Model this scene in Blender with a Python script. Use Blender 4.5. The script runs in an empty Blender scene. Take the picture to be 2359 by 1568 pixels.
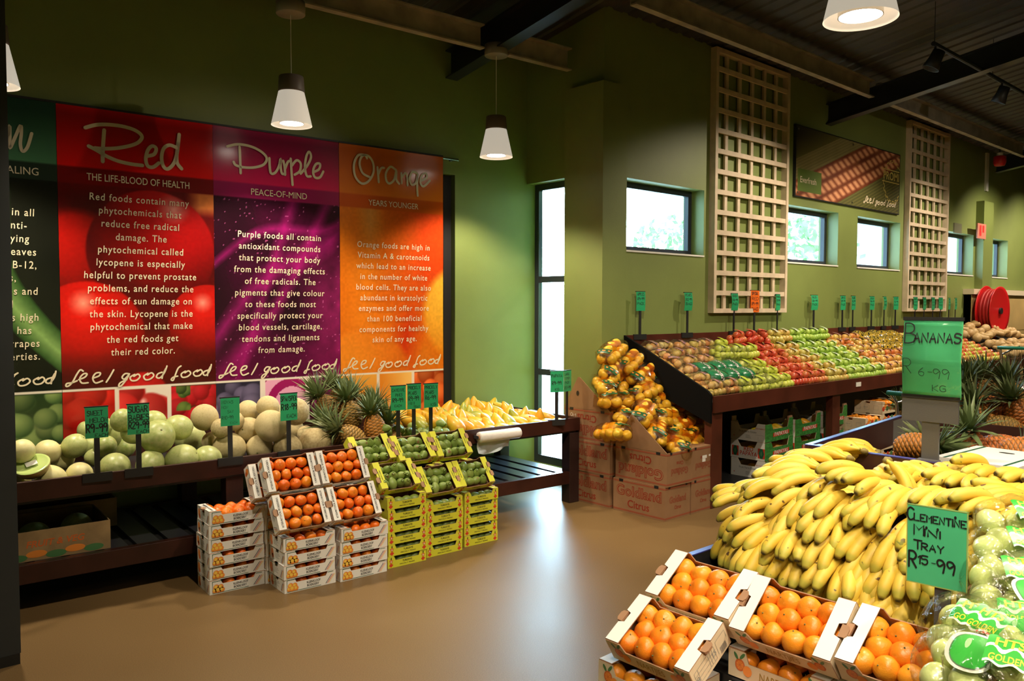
import bpy, bmesh, math, random
import numpy as np
from mathutils import Vector, Matrix, Euler

# ------------------------------------------------------------------ camera
sc = bpy.context.scene
COL = sc.collection
IW, IH = 2359, 1568
FPX = 1843.2948
YAW, PITCH, ROLL, EYE = math.radians(48.2382), math.radians(-2.49844), math.radians(0.126588), 1.65
_f = Vector((math.cos(YAW)*math.cos(PITCH), math.sin(YAW)*math.cos(PITCH), math.sin(PITCH)))
_r = Vector((math.sin(YAW), -math.cos(YAW), 0))
_u = _r.cross(_f)
_r2 = _r*math.cos(ROLL) + _u*math.sin(ROLL)
_u2 = -_r*math.sin(ROLL) + _u*math.cos(ROLL)
cam_data = bpy.data.cameras.new('camera')
cam = bpy.data.objects.new('camera', cam_data)
COL.objects.link(cam)
cam.matrix_world = Matrix(((_r2.x, _u2.x, -_f.x, 0), (_r2.y, _u2.y, -_f.y, 0), (_r2.z, _u2.z, -_f.z, EYE), (0, 0, 0, 1)))
cam_data.sensor_fit = 'HORIZONTAL'
cam_data.sensor_width = 36.0
cam_data.lens = 36.0*FPX/IW
cam_data.clip_start = 0.05
cam_data.clip_end = 200
sc.camera = cam

# ------------------------------------------------------------------ world, exposure, large lights
wd = bpy.data.worlds.new('sky'); sc.world = wd; wd.use_nodes = True
_n = wd.node_tree.nodes; _l = wd.node_tree.links
_bg = _n['Background']
_bg.inputs['Color'].default_value = (0.49, 0.80, 1.0, 1)
# an overcast sky that is much brighter on the +x side, where the sun stands behind the cloud
_tc = _n.new('ShaderNodeTexCoord'); _sx = _n.new('ShaderNodeSeparateXYZ'); _mr = _n.new('ShaderNodeMapRange')
_l.new(_tc.outputs['Generated'], _sx.inputs[0]); _l.new(_sx.outputs['X'], _mr.inputs['Value'])
_mr.interpolation_type = 'SMOOTHSTEP'
_mr.inputs['From Min'].default_value = 0.15; _mr.inputs['From Max'].default_value = 0.85
_mr.inputs['To Min'].default_value = 11.0; _mr.inputs['To Max'].default_value = 72.0
_l.new(_mr.outputs['Result'], _bg.inputs['Strength'])
sc.view_settings.view_transform = 'Standard'
sc.view_settings.look = 'None'
sc.view_settings.exposure = 0.0
sc.view_settings.gamma = 1.0
sc.view_settings.use_curve_mapping = False
try:
    sc.cycles.use_denoising = True
    sc.cycles.denoiser = 'OPENIMAGEDENOISE'
    sc.cycles.max_bounces = 7
    sc.cycles.diffuse_bounces = 4
    sc.cycles.glossy_bounces = 3
    sc.cycles.transmission_bounces = 4
    sc.cycles.transparent_max_bounces = 12
    sc.cycles.caustics_reflective = False
    sc.cycles.caustics_refractive = False
    sc.cycles.sample_clamp_indirect = 6.0
    sc.cycles.light_sampling_threshold = 0.02
except Exception:
    pass

WARM = (1.0, 0.84, 0.62)
def spot(name, loc, target, power, angle=100, blend=0.6, col=WARM, radius=0.05):
    d = bpy.data.lights.new(name, 'SPOT'); d.energy = power; d.spot_size = math.radians(angle); d.spot_blend = blend
    d.color = col; d.shadow_soft_size = radius
    o = bpy.data.objects.new(name, d); COL.objects.link(o); o.location = loc
    v = Vector(target) - Vector(loc)
    o.rotation_euler = v.to_track_quat('-Z', 'Y').to_euler()
    return o
def portal(loc, target, sx, sy):
    d = bpy.data.lights.new('window_portal', 'AREA'); d.shape = 'RECTANGLE'; d.size = sx; d.size_y = sy
    d.cycles.is_portal = True
    o = bpy.data.objects.new('window_portal', d); COL.objects.link(o); o.location = loc
    v = Vector(target) - Vector(loc)
    o.rotation_euler = v.to_track_quat('-Z', 'Y').to_euler()

# ------------------------------------------------------------------ coordinates
ANG = math.radians(-3.2539)               # the banner wall and everything along it is turned by this
US = Vector((math.cos(ANG), math.sin(ANG), 0)); UT = Vector((-math.sin(ANG), math.cos(ANG), 0))
def P(s, t, z=0.0):                        # banner-side coordinates -> world
    v = US*s + UT*t; return Vector((v.x, v.y, z))
def ray(px, py):
    a = (px - IW/2)/FPX; b = (py - IH/2)/FPX
    return _r2*a - _u2*b + _f
CAMP = Vector((0, 0, EYE))
def on_t(px, py, t):                       # the point at that pixel on the plane t = const; returns (s, z)
    v = ray(px, py); k = t/ v.dot(UT); p = CAMP + v*k
    return p.dot(US), p.z
def on_z(px, py, z):
    v = ray(px, py); return CAMP + v*((z-EYE)/v.z)
def on_y(px, py, y):
    v = ray(px, py); return CAMP + v*(y/v.y)
def on_x(px, py, x):
    v = ray(px, py); return CAMP + v*(x/v.x)
def to_px(p):
    q = Vector(p) - CAMP; d = q.dot(_f)
    return IW/2 + FPX*q.dot(_r2)/d, IH/2 - FPX*q.dot(_u2)/d

rnd = random.Random(7)
def U(a, b): return rnd.uniform(a, b)

# ------------------------------------------------------------------ mesh builder
class MB:
    def __init__(self): self.v = []; self.f = []; self.m = []
    def add(self, verts, faces, m=0, M=None):
        o = len(self.v)
        self.v += [tuple(M @ Vector(p)) if M is not None else tuple(p) for p in verts]
        self.f += [tuple(i+o for i in f) for f in faces]
        self.m += [m]*len(faces)
        return self
    def box(self, x0, x1, y0, y1, z0, z1, m=0, M=None):
        v = [(x0,y0,z0),(x1,y0,z0),(x1,y1,z0),(x0,y1,z0),(x0,y0,z1),(x1,y0,z1),(x1,y1,z1),(x0,y1,z1)]
        return self.add(v, [(0,3,2,1),(4,5,6,7),(0,1,5,4),(1,2,6,5),(2,3,7,6),(3,0,4,7)], m, M)
    def prism(self, poly, y0, y1, m=0, M=None):
        # polygon in x,z (counter-clockwise seen from -y), extruded along y
        n = len(poly)
        v = [(a, y0, b) for a, b in poly] + [(a, y1, b) for a, b in poly]
        f = [tuple(range(n)), tuple(range(2*n-1, n-1, -1))] + [(i, i+n, (i+1) % n + n, (i+1) % n) for i in range(n)]
        return self.add(v, f, m, M)
    def lathe(self, prof, n=24, m=0, M=None, cap=True):
        v = []; f = []
        for r, z in prof:
            for i in range(n):
                a = 2*math.pi*i/n; v.append((r*math.cos(a), r*math.sin(a), z))
        for j in range(len(prof)-1):
            for i in range(n):
                f.append((j*n+i, j*n+(i+1) % n, (j+1)*n+(i+1) % n, (j+1)*n+i))
        if cap:
            f.append(tuple(range(n-1, -1, -1))); f.append(tuple((len(prof)-1)*n+i for i in range(n)))
        return self.add(v, f, m, M)
    def tube(self, pts, rad, n=8, m=0, M=None, cap=True):
        pts = [Vector(p) for p in pts]
        if not hasattr(rad, '__len__'): rad = [rad]*len(pts)
        v = []; f = []; ref = None
        for i, p in enumerate(pts):
            t = (pts[min(i+1, len(pts)-1)] - pts[max(i-1, 0)]).normalized()
            if ref is None:
                ref = t.cross(Vector((0,0,1)))
                if ref.length < 0.01: ref = t.cross(Vector((0,1,0)))
            ref = (ref - t*ref.dot(t)).normalized(); b = t.cross(ref)
            for k in range(n):
                a = 2*math.pi*k/n; v.append(p + (ref*math.cos(a) + b*math.sin(a))*rad[i])
        for i in range(len(pts)-1):
            for k in range(n):
                f.append((i*n+k, i*n+(k+1) % n, (i+1)*n+(k+1) % n, (i+1)*n+k))
        if cap:
            f.append(tuple(range(n-1, -1, -1))); f.append(tuple((len(pts)-1)*n+k for k in range(n)))
        return self.add(v, f, m, M)
    def ell(self, c, r, seg=16, ring=10, m=0, M=None, bump=None):
        v = [(0,0,-1)]; f = []
        for j in range(1, ring):
            a = math.pi*j/ring
            for i in range(seg):
                b = 2*math.pi*i/seg; v.append((math.sin(a)*math.cos(b), math.sin(a)*math.sin(b), -math.cos(a)))
        v.append((0,0,1)); T = len(v)-1
        for i in range(seg): f.append((0, 1+(i+1) % seg, 1+i))
        for j in range(ring-2):
            for i in range(seg):
                a = 1+j*seg; f.append((a+i, a+(i+1) % seg, a+seg+(i+1) % seg, a+seg+i))
        a = 1+(ring-2)*seg
        for i in range(seg): f.append((a+i, a+(i+1) % seg, T))
        vv = []
        for p in v:
            k = bump(p) if bump else 1.0
            vv.append((c[0]+p[0]*r[0]*k, c[1]+p[1]*r[1]*k, c[2]+p[2]*r[2]*k))
        return self.add(vv, f, m, M)
    def quad(self, a, b, c, d, m=0, M=None): return self.add([a,b,c,d], [(0,1,2,3)], m, M)
    def mesh(self, name, mats, smooth=False):
        me = bpy.data.meshes.new(name); me.from_pydata(self.v, [], self.f)
        for x in (mats if isinstance(mats, (list, tuple)) else [mats]): me.materials.append(x)
        me.polygons.foreach_set('material_index', self.m)
        if smooth: me.polygons.foreach_set('use_smooth', [True]*len(self.f))
        me.update(); return me
    def build(self, name, mats, parent=None, smooth=False, loc=None, rotz=None):
        return link(name, self.mesh(name, mats, smooth), parent, loc, rotz)

def link(name, me, parent=None, loc=None, rotz=None, M=None):
    o = bpy.data.objects.new(name, me); COL.objects.link(o)
    if parent is not None: o.parent = parent
    if loc is not None: o.location = loc
    if rotz is not None: o.rotation_euler = (0, 0, rotz)
    if M is not None: o.matrix_local = M
    return o
def tag(o, label, cat, group=None, kind=None):
    o['label'] = label; o['category'] = cat
    if group: o['group'] = group
    if kind: o['kind'] = kind
    return o
def thing(name, label, cat, loc=(0,0,0), rotz=0.0, group=None, M=None):
    o = bpy.data.objects.new(name, None); COL.objects.link(o); o.empty_display_size = 0.05
    if M is not None: o.matrix_world = M
    else: o.location = loc; o.rotation_euler = (0, 0, rotz)
    return tag(o, label, cat, group)
def struct(name, mb, mats, smooth=False, loc=None, rotz=None):
    o = mb.build(name, mats, None, smooth, loc, rotz); o['kind'] = 'structure'; return o
def copy_tree(o, parent=None):
    c = o.copy(); COL.objects.link(c)
    if parent is not None: c.parent = parent
    for ch in list(o.children): copy_tree(ch, c)
    return c
def bevel(o, w=0.004, seg=2):
    b = o.modifiers.new('edge', 'BEVEL'); b.width = w; b.segments = seg; b.limit_method = 'ANGLE'; return o

ORD = ['first','second','third','fourth','fifth','sixth','seventh','eighth','ninth','tenth','eleventh','twelfth','thirteenth','fourteenth','fifteenth','sixteenth','seventeenth','eighteenth','nineteenth','twentieth']
def nth(i): return ORD[i] if i < 20 else ('%dth' % (i+1) if (i+1) % 10 not in (1,2,3) else '%d%s' % (i+1, {1:'st',2:'nd',3:'rd'}[(i+1) % 10]))

# ------------------------------------------------------------------ materials
def mat(name, col, rough=0.5, metal=0.0, noise=0.0, nscale=8.0, bump=0.0, bscale=40.0, spec=0.5, coat=0.0, coord='Object'):
    m = bpy.data.materials.new(name); m.use_nodes = True
    N = m.node_tree.nodes; L = m.node_tree.links; b = N['Principled BSDF']
    b.inputs['Base Color'].default_value = (*col, 1); b.inputs['Roughness'].default_value = rough
    b.inputs['Metallic'].default_value = metal; b.inputs['Specular IOR Level'].default_value = spec
    b.inputs['Coat Weight'].default_value = coat; b.inputs['Coat Roughness'].default_value = 0.12
    tc = N.new('ShaderNodeTexCoord')
    if noise > 0:
        t = N.new('ShaderNodeTexNoise'); t.inputs['Scale'].default_value = nscale; t.inputs['Detail'].default_value = 5
        L.new(tc.outputs[coord], t.inputs['Vector'])
        r = N.new('ShaderNodeValToRGB')
        r.color_ramp.elements[0].color = (*[c*(1-noise) for c in col], 1); r.color_ramp.elements[1].color = (*[min(1, c*(1+noise)) for c in col], 1)
        r.color_ramp.elements[0].position = 0.3; r.color_ramp.elements[1].position = 0.7
        L.new(t.outputs['Fac'], r.inputs['Fac']); L.new(r.outputs['Color'], b.inputs['Base Color'])
    if bump > 0:
        t = N.new('ShaderNodeTexNoise'); t.inputs['Scale'].default_value = bscale; t.inputs['Detail'].default_value = 4
        L.new(tc.outputs[coord], t.inputs['Vector'])
        q = N.new('ShaderNodeBump'); q.inputs['Strength'].default_value = bump; q.inputs['Distance'].default_value = 0.01
        L.new(t.outputs['Fac'], q.inputs['Height']); L.new(q.outputs['Normal'], b.inputs['Normal'])
    return m
def ramp_node(N, stops, interp='LINEAR'):
    r = N.new('ShaderNodeValToRGB'); e = r.color_ramp.elements; r.color_ramp.interpolation = interp
    while len(e) < len(stops): e.new(0.5)
    for k, (p, c) in zip(e, stops): k.position = p; k.color = (*c, 1)
    return r
def fruit_mat(name, cols, rough=0.35, nscale=3.0, nmix=0.5, pits=0.0, pscale=120, spots=None, coat=0.0, sss=0.0):
    """cols: colours picked by the object's own random value; a noise moves each skin along the same ramp."""
    m = bpy.data.materials.new(name); m.use_nodes = True
    N = m.node_tree.nodes; L = m.node_tree.links; b = N['Principled BSDF']
    b.inputs['Roughness'].default_value = rough; b.inputs['Coat Weight'].default_value = coat; b.inputs['Coat Roughness'].default_value = 0.15
    oi = N.new('ShaderNodeObjectInfo'); tc = N.new('ShaderNodeTexCoord')
    sc_ = N.new('ShaderNodeVectorMath'); sc_.operation = 'ADD'
    mul = N.new('ShaderNodeMath'); mul.operation = 'MULTIPLY'; mul.inputs[1].default_value = 37.0
    L.new(oi.outputs['Random'], mul.inputs[0]); L.new(tc.outputs['Object'], sc_.inputs[0]); L.new(mul.outputs[0], sc_.inputs[1])
    t = N.new('ShaderNodeTexNoise'); t.inputs['Scale'].default_value = nscale; t.inputs['Detail'].default_value = 3
    L.new(sc_.outputs[0], t.inputs['Vector'])
    mx = N.new('ShaderNodeMix'); mx.data_type = 'FLOAT'; mx.inputs['Factor'].default_value = nmix
    st = N.new('ShaderNodeMapRange'); st.inputs['From Min'].default_value = 0.3; st.inputs['From Max'].default_value = 0.7
    L.new(t.outputs['Fac'], st.inputs['Value'])
    L.new(oi.outputs['Random'], mx.inputs['A']); L.new(st.outputs['Result'], mx.inputs['B'])
    r = ramp_node(N, [(i/(len(cols)-1), c) for i, c in enumerate(cols)])
    L.new(mx.outputs['Result'], r.inputs['Fac'])
    out = r.outputs['Color']
    if spots:
        v = N.new('ShaderNodeTexNoise'); v.inputs['Scale'].default_value = spots[1]; v.inputs['Detail'].default_value = 2
        L.new(sc_.outputs[0], v.inputs['Vector'])
        rr = ramp_node(N, [(spots[2], (0,0,0)), (spots[2]+0.03, (1,1,1))]); L.new(v.outputs['Fac'], rr.inputs['Fac'])
        mc = N.new('ShaderNodeMix'); mc.data_type = 'RGBA'; mc.inputs['B'].default_value = (*spots[0], 1)
        L.new(rr.outputs['Color'], mc.inputs['Factor']); L.new(out, mc.inputs['A']); out = mc.outputs['Result']
    L.new(out, b.inputs['Base Color'])
    if sss > 0:
        b.inputs['Subsurface Weight'].default_value = sss; b.inputs['Subsurface Radius'].default_value = (0.01, 0.004, 0.001)
    if pits > 0:
        p = N.new('ShaderNodeTexNoise'); p.inputs['Scale'].default_value = pscale; p.inputs['Detail'].default_value = 2
        L.new(tc.outputs['Object'], p.inputs['Vector'])
        q = N.new('ShaderNodeBump'); q.inputs['Strength'].default_value = pits; q.inputs['Distance'].default_value = 0.002
        L.new(p.outputs['Fac'], q.inputs['Height']); L.new(q.outputs['Normal'], b.inputs['Normal'])
    return m
def emis(name, col, s):
    m = bpy.data.materials.new(name); m.use_nodes = True; N = m.node_tree.nodes
    e = N.new('ShaderNodeEmission'); e.inputs['Color'].default_value = (*col, 1); e.inputs['Strength'].default_value = s
    m.node_tree.links.new(e.outputs[0], N['Material Output'].inputs['Surface']); return m
def clear_mat(name, tint=(1,1,1), gloss=0.10, rough=0.08, bump=0.0, bscale=30):
    """thin clear sheet: straight-through with a fresnel-like gloss"""
    m = bpy.data.materials.new(name); m.use_nodes = True; N = m.node_tree.nodes; L = m.node_tree.links
    tr = N.new('ShaderNodeBsdfTransparent'); tr.inputs['Color'].default_value = (*tint, 1)
    g = N.new('ShaderNodeBsdfGlossy'); g.inputs['Roughness'].default_value = rough
    lw = N.new('ShaderNodeLayerWeight'); lw.inputs['Blend'].default_value = 0.25
    mr = N.new('ShaderNodeMapRange'); mr.inputs['To Min'].default_value = gloss*0.5; mr.inputs['To Max'].default_value = min(1, gloss*4)
    L.new(lw.outputs['Fresnel'], mr.inputs['Value'])
    mx = N.new('ShaderNodeMixShader'); L.new(mr.outputs['Result'], mx.inputs['Fac']); L.new(tr.outputs[0], mx.inputs[1]); L.new(g.outputs[0], mx.inputs[2])
    L.new(mx.outputs[0], N['Material Output'].inputs['Surface'])
    if bump > 0:
        tc = N.new('ShaderNodeTexCoord'); t = N.new('ShaderNodeTexNoise'); t.inputs['Scale'].default_value = bscale; t.inputs['Detail'].default_value = 3; t.inputs['Distortion'].default_value = 1.0
        L.new(tc.outputs['Object'], t.inputs['Vector'])
        q = N.new('ShaderNodeBump'); q.inputs['Strength'].default_value = bump; q.inputs['Distance'].default_value = 0.01
        L.new(t.outputs['Fac'], q.inputs['Height']); L.new(q.outputs['Normal'], g.inputs['Normal'])
    return m
def vcol_mat(name, rough=0.3, spec=0.5):
    m = bpy.data.materials.new(name); m.use_nodes = True; N = m.node_tree.nodes; L = m.node_tree.links
    a = N.new('ShaderNodeVertexColor'); a.layer_name = 'print'
    b = N['Principled BSDF']; b.inputs['Roughness'].default_value = rough; b.inputs['Specular IOR Level'].default_value = spec
    L.new(a.outputs['Color'], b.inputs['Base Color']); return m

def S(r, g, b):                      # sRGB 0-255 -> linear
    return tuple((c/255/12.92 if c/255 <= 0.04045 else ((c/255+0.055)/1.055)**2.4) for c in (r, g, b))

wall_m = mat('green_wall_paint', (0.190, 0.240, 0.062), 0.50, noise=0.05, nscale=3, bump=0.06, bscale=90, spec=0.85)
ceil_m = None
wood_m = mat('dark_mahogany', (0.036, 0.010, 0.007), 0.38, noise=0.35, nscale=5, spec=0.4)
black_m = mat('matt_black', (0.012, 0.012, 0.013), 0.5)
darkmetal_m = mat('charcoal_metal', (0.045, 0.045, 0.05), 0.42, metal=0.3)
frame_m = mat('window_frame_paint', (0.03, 0.035, 0.05), 0.35)
white_card = mat('white_card', (0.78, 0.77, 0.73), 0.55, noise=0.03, nscale=6)
cream_card = mat('cream_card', (0.70, 0.58, 0.40), 0.6, noise=0.05, nscale=6)
brown_card = mat('brown_card', (0.36, 0.20, 0.11), 0.7, noise=0.10, nscale=12)
yellow_card = mat('yellow_card', (0.62, 0.62, 0.035), 0.55, noise=0.05, nscale=6)
ink_m = mat('black_ink', (0.012, 0.012, 0.014), 0.5)
green_sign = mat('green_price_card', (0.030, 0.38, 0.16), 0.28, noise=0.05, nscale=12)
orange_sign = mat('orange_price_card', (0.85, 0.16, 0.015), 0.35)
# ------------------------------------------------------------------ floor
def floor_mat():
    m = bpy.data.materials.new('tan_vinyl_floor'); m.use_nodes = True; N = m.node_tree.nodes; L = m.node_tree.links; b = N['Principled BSDF']
    tc = N.new('ShaderNodeTexCoord')
    a = N.new('ShaderNodeTexNoise'); a.inputs['Scale'].default_value = 260; a.inputs['Detail'].default_value = 2
    c = N.new('ShaderNodeTexNoise'); c.inputs['Scale'].default_value = 1.6; c.inputs['Detail'].default_value = 4
    L.new(tc.outputs['Object'], a.inputs['Vector']); L.new(tc.outputs['Object'], c.inputs['Vector'])
    r1 = ramp_node(N, [(0.3, (0.135, 0.080, 0.030)), (0.7, (0.225, 0.143, 0.060))]); L.new(a.outputs['Fac'], r1.inputs['Fac'])
    r2 = ramp_node(N, [(0.3, (0.90, 0.89, 0.88)), (0.7, (1, 1, 1))]); L.new(c.outputs['Fac'], r2.inputs['Fac'])
    mx = N.new('ShaderNodeMix'); mx.data_type = 'RGBA'; mx.blend_type = 'MULTIPLY'; mx.inputs['Factor'].default_value = 1
    L.new(r1.outputs['Color'], mx.inputs['A']); L.new(r2.outputs['Color'], mx.inputs['B']); L.new(mx.outputs['Result'], b.inputs['Base Color'])
    rr = N.new('ShaderNodeMapRange'); rr.inputs['To Min'].default_value = 0.34; rr.inputs['To Max'].default_value = 0.46
    L.new(c.outputs['Fac'], rr.inputs['Value']); L.new(rr.outputs['Result'], b.inputs['Roughness'])
    b.inputs['Specular IOR Level'].default_value = 0.24
    q = N.new('ShaderNodeBump'); q.inputs['Strength'].default_value = 0.06; q.inputs['Distance'].default_value = 0.004
    L.new(a.outputs['Fac'], q.inputs['Height']); L.new(q.outputs['Normal'], b.inputs['Normal'])
    return m
struct('floor', MB().box(-6, 20, -7, 7, -0.2, 0), floor_mat())

# ------------------------------------------------------------------ walls
WZ = 5.2
# banner wall (along s), with the dark recessed window behind the last banner
w = MB()
w.box(-4.0, 3.20, 6.0, 6.25, 0, WZ); w.box(4.114, 5.10, 6.0, 6.25, 0, WZ); w.box(3.20, 4.114, 6.0, 6.25, 2.822, WZ); w.box(3.20, 4.114, 6.0, 6.25, 0, 0.30)
struct('wall_left', w, wall_m, rotz=ANG)
# short wall at right angles holding the tall narrow window
XP, YC, YW = 5.284, 5.72, 4.72
w = MB(); w.box(XP, XP+0.25, 4.72, YC, 2.818, WZ); w.box(XP, XP+0.25, 4.72, 5.02, 0, 2.818); w.box(XP, XP+0.25, 5.02, YC, 0, 0.118)
struct('wall_back', w, wall_m)
# pilaster in the corner
struct('trim_1', MB().box(5.184, 5.50, 4.64, 5.10, 0, 3.575), wall_m)
# window wall
w = MB(); wins = [(5.56, 6.78), (8.25, 9.60), (10.12, 11.40), (12.95, 14.20), (14.80, 15.86)]
x = XP+0.25; z0, z1 = 2.15, 2.80
for a, b_ in wins:
    w.box(x, a, YW, YW+0.25, z0, z1); x = b_
w.box(x, 20, YW, YW+0.25, z0, z1); w.box(XP+.25, 20, YW, YW+0.25, z1, WZ); w.box(XP+.25, 20, YW, YW+0.25, 0, z0)
struct('wall_right', w, wall_m)
struct('trim_2', MB().box(14.28, 14.72, 4.60, 4.73, 0, 3.35), wall_m)
# the rest of the hall, behind and beside the camera
struct('wall_front', MB().box(-4.2, 20, -6.2, -6.0, 0, 6.6), wall_m)
struct('wall_side', MB().box(-4.2, -4.0, -6.2, 6.6, 0, 6.6), wall_m)
struct('wall_end', MB().box(19.0, 19.2, -6.2, 4.95, 0, 6.6), wall_m)

# ------------------------------------------------------------------ ceiling: dark ribbed sheeting, purlins and rafters
SL = 0.16
def zc(y): return 4.235 + SL*(4.72 - y)
def sheet_mat():
    m = mat('dark_roof_sheet', (0.030, 0.027, 0.032), 0.5, noise=0.40, nscale=2.5)
    return m
c = MB(); n = 120
for i in range(n):
    x0 = -4.2 + i*0.2; x1 = x0 + 0.2
    ya, yb = -6.2, 6.6
    pr = [(x0, 0), (x0+0.11, 0), (x0+0.13, 0.014), (x0+0.18, 0.014), (x1, 0)]
    for (a, da), (b_, db) in zip(pr[:-1], pr[1:]):
        c.add([(a, ya, zc(ya)+da), (b_, ya, zc(ya)+db), (b_, yb, zc(yb)+db), (a, yb, zc(yb)+da)], [(0, 3, 2, 1)])
c.add([(-4.2, -6.2, zc(-6.2)+.1), (20, -6.2, zc(-6.2)+.1), (20, 6.6, zc(6.6)+.1), (-4.2, 6.6, zc(6.6)+.1)], [(0, 1, 2, 3)])
struct('ceiling', c, sheet_mat())

steel_dark = mat('black_painted_steel', (0.014, 0.015, 0.018), 0.36, noise=0.2, nscale=4)
galv = mat('galvanised_steel', (0.42, 0.37, 0.32), 0.5, metal=0.15, noise=0.30, nscale=5)
def ibeam(mb, w_, h_, L0, L1, tf=0.012, tw=0.008):
    mb.box(-w_/2, w_/2, L0, L1, 0, tf); mb.box(-w_/2, w_/2, L0, L1, h_-tf, h_); mb.box(-tw/2, tw/2, L0, L1, tf, h_-tf)
def rafter(name, x, y1, label, rz=0.0):
    t = thing(name, label, 'beam', (0,0,0))
    sh = Matrix.Translation((x, 0, 0)) @ Matrix(((1,0,0,0),(0,1,0,0),(0,-SL,1,3.82+SL*4.72),(0,0,0,1)))
    mb = MB(); ibeam(mb, 0.13, 0.245, -6.0, y1)
    mb2 = MB(); mb2.add(mb.v, mb.f, 0, sh); mb2.build('web_and_flanges', steel_dark, t)
    return t
rafter('roof_rafter', 4.40, 5.745, 'black steel rafter ending above the orange banner, nearest roof rafter')
rafter('roof_rafter', 9.30, 4.72, 'black steel rafter ending on the green wall above the corn picture')
r3 = rafter('roof_rafter', 14.75, 4.59, 'black steel rafter at the far right behind the red alarm bell')
def purlin(label, y, x0, x1, rot):
    t = thing('roof_purlin', label, 'beam', (0, 0, 0))
    mb = MB()
    z = 3.82 + SL*(4.72-y) + (0.045 if y > 5 else 0.125)
    cprof = [(0,0),(0.065,0),(0.065,0.012),(0.006,0.012),(0.006,0.184),(0.065,0.184),(0.065,0.196),(0,0.196)]
    # open C channel running along x, its back to the wall
    v = []
    for xx in (x0, x1):
        for a, b_ in cprof: v.append((xx, -a, b_))
    m_ = len(cprof); f = [tuple(range(m_)), tuple(range(2*m_-1, m_-1, -1))] + [(i, i+m_, (i+1) % m_+m_, (i+1) % m_) for i in range(m_)]
    mb.add(v, f)
    o = mb.build('channel', galv, t); o.location = (0, y, z); o.rotation_euler = (0, 0, rot)
    return t, z
y1 = 5.42
p, zp1 = purlin('grey galvanised roof channel running from the near pendant lamp to the dark rafter', y1, -3.0, 4.27, ANG)
p, _ = purlin('short grey galvanised channel between dark rafter and green wall corner', y1, 4.53, 5.24, ANG)
p, zp2 = purlin('grey galvanised channel above the near white trellis', 4.20, 5.0, 9.22, 0)
p, _ = purlin('grey galvanised channel above the far white trellis', 4.20, 9.38, 14.67, 0)
p, _ = purlin('grey galvanised channel in the far right corner beyond the last rafter', 4.20, 14.83, 18.9, 0)

# ------------------------------------------------------------------ windows
glass_m = clear_mat('window_glass', (0.97, 0.99, 1.0), 0.05, 0.02)
def window(name, x0, x1, y, label_bars=()):
    # frame in the plane y, facing -y
    t = bpy.data.objects.new(name, None); COL.objects.link(t); t['kind'] = 'structure'
    f = MB(); d = 0.05
    f.box(x0, x0+0.055, y, y+d, z0, z1); f.box(x1-0.055, x1, y, y+d, z0, z1); f.box(x0+.055, x1-.055, y, y+d, z0, z0+0.055); f.box(x0+.055, x1-.055, y, y+d, z1-0.055, z1)
    f.build('window_frame', frame_m, t)
    MB().box(x0, x1, YW-0.012, y, z0-0.012, z0+0.004).build('window_sill', white_card, t)
    MB().box(x0+.055, x1-.055, y+.02, y+.026, z0+.055, z1-.055).build('pane', glass_m, t)
for i, (a, b_) in enumerate(wins):
    window('window_%d' % (i+2), a, b_, YW+0.15)
    portal(((a+b_)/2, YW+0.20, 2.48), ((a+b_)/2, YW-2, 2.48), b_-a, 0.64)
# tall narrow window
t = bpy.data.objects.new('window_1', None); COL.objects.link(t); t['kind'] = 'structure'
fx = XP+0.105; f = MB()
def yz(y0, y1, a, b_): f.box(fx, fx+0.05, y0, y1, a, b_)
ya, yb = 5.02, 5.703; zb, zt = 0.118, 2.818
yz(yb-0.055, yb, zb, zt); yz(ya, ya+.055, zb, zt); yz(ya+.055, yb-.055, zb, zb+.075); yz(ya+.055, yb-.055, zt-.06, zt)
m1 = on_x(1262, 643, fx).z; m2 = on_x(1258, 857, fx).z
yz(ya+.055, yb-.055, m1-.03, m1+.03); yz(ya+.055, yb-.055, m2-.03, m2+.03)
f.build('window_frame', frame_m, t)
for a, b_ in ((zb+.075, m2-.03), (m2+.03, m1-.03), (m1+.03, zt-.06)):
    MB().box(fx+.02, fx+.026, ya+.055, yb-.055, a, b_).build('pane', glass_m, t)
portal((XP+0.2, (ya+yb)/2, 1.47), (XP-2, (ya+yb)/2, 1.47), 0.62, 2.66)
# dark window behind the orange banner (blacked out from outside)
t = bpy.data.objects.new('window_7', None); COL.objects.link(t); t['kind'] = 'structure'; t.rotation_euler = (0, 0, ANG)
f = MB(); f.box(4.03, 4.112, 6.06, 6.24, .30, 2.822); f.box(3.20, 3.26, 6.06, 6.12, .30, 2.822); f.box(3.26, 4.03, 6.06, 6.12, .30, .36); f.box(3.26, 4.03, 6.06, 6.12, 2.76, 2.822)
f.box(3.26, 4.03, 6.06, 6.12, 1.86, 1.90); f.box(3.26, 4.03, 6.06, 6.12, 1.05, 1.09)
f.build('window_frame', black_m, t)
MB().box(3.26, 4.03, 6.10, 6.16, .36, 2.76).build('blackout_board', black_m, t)

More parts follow.
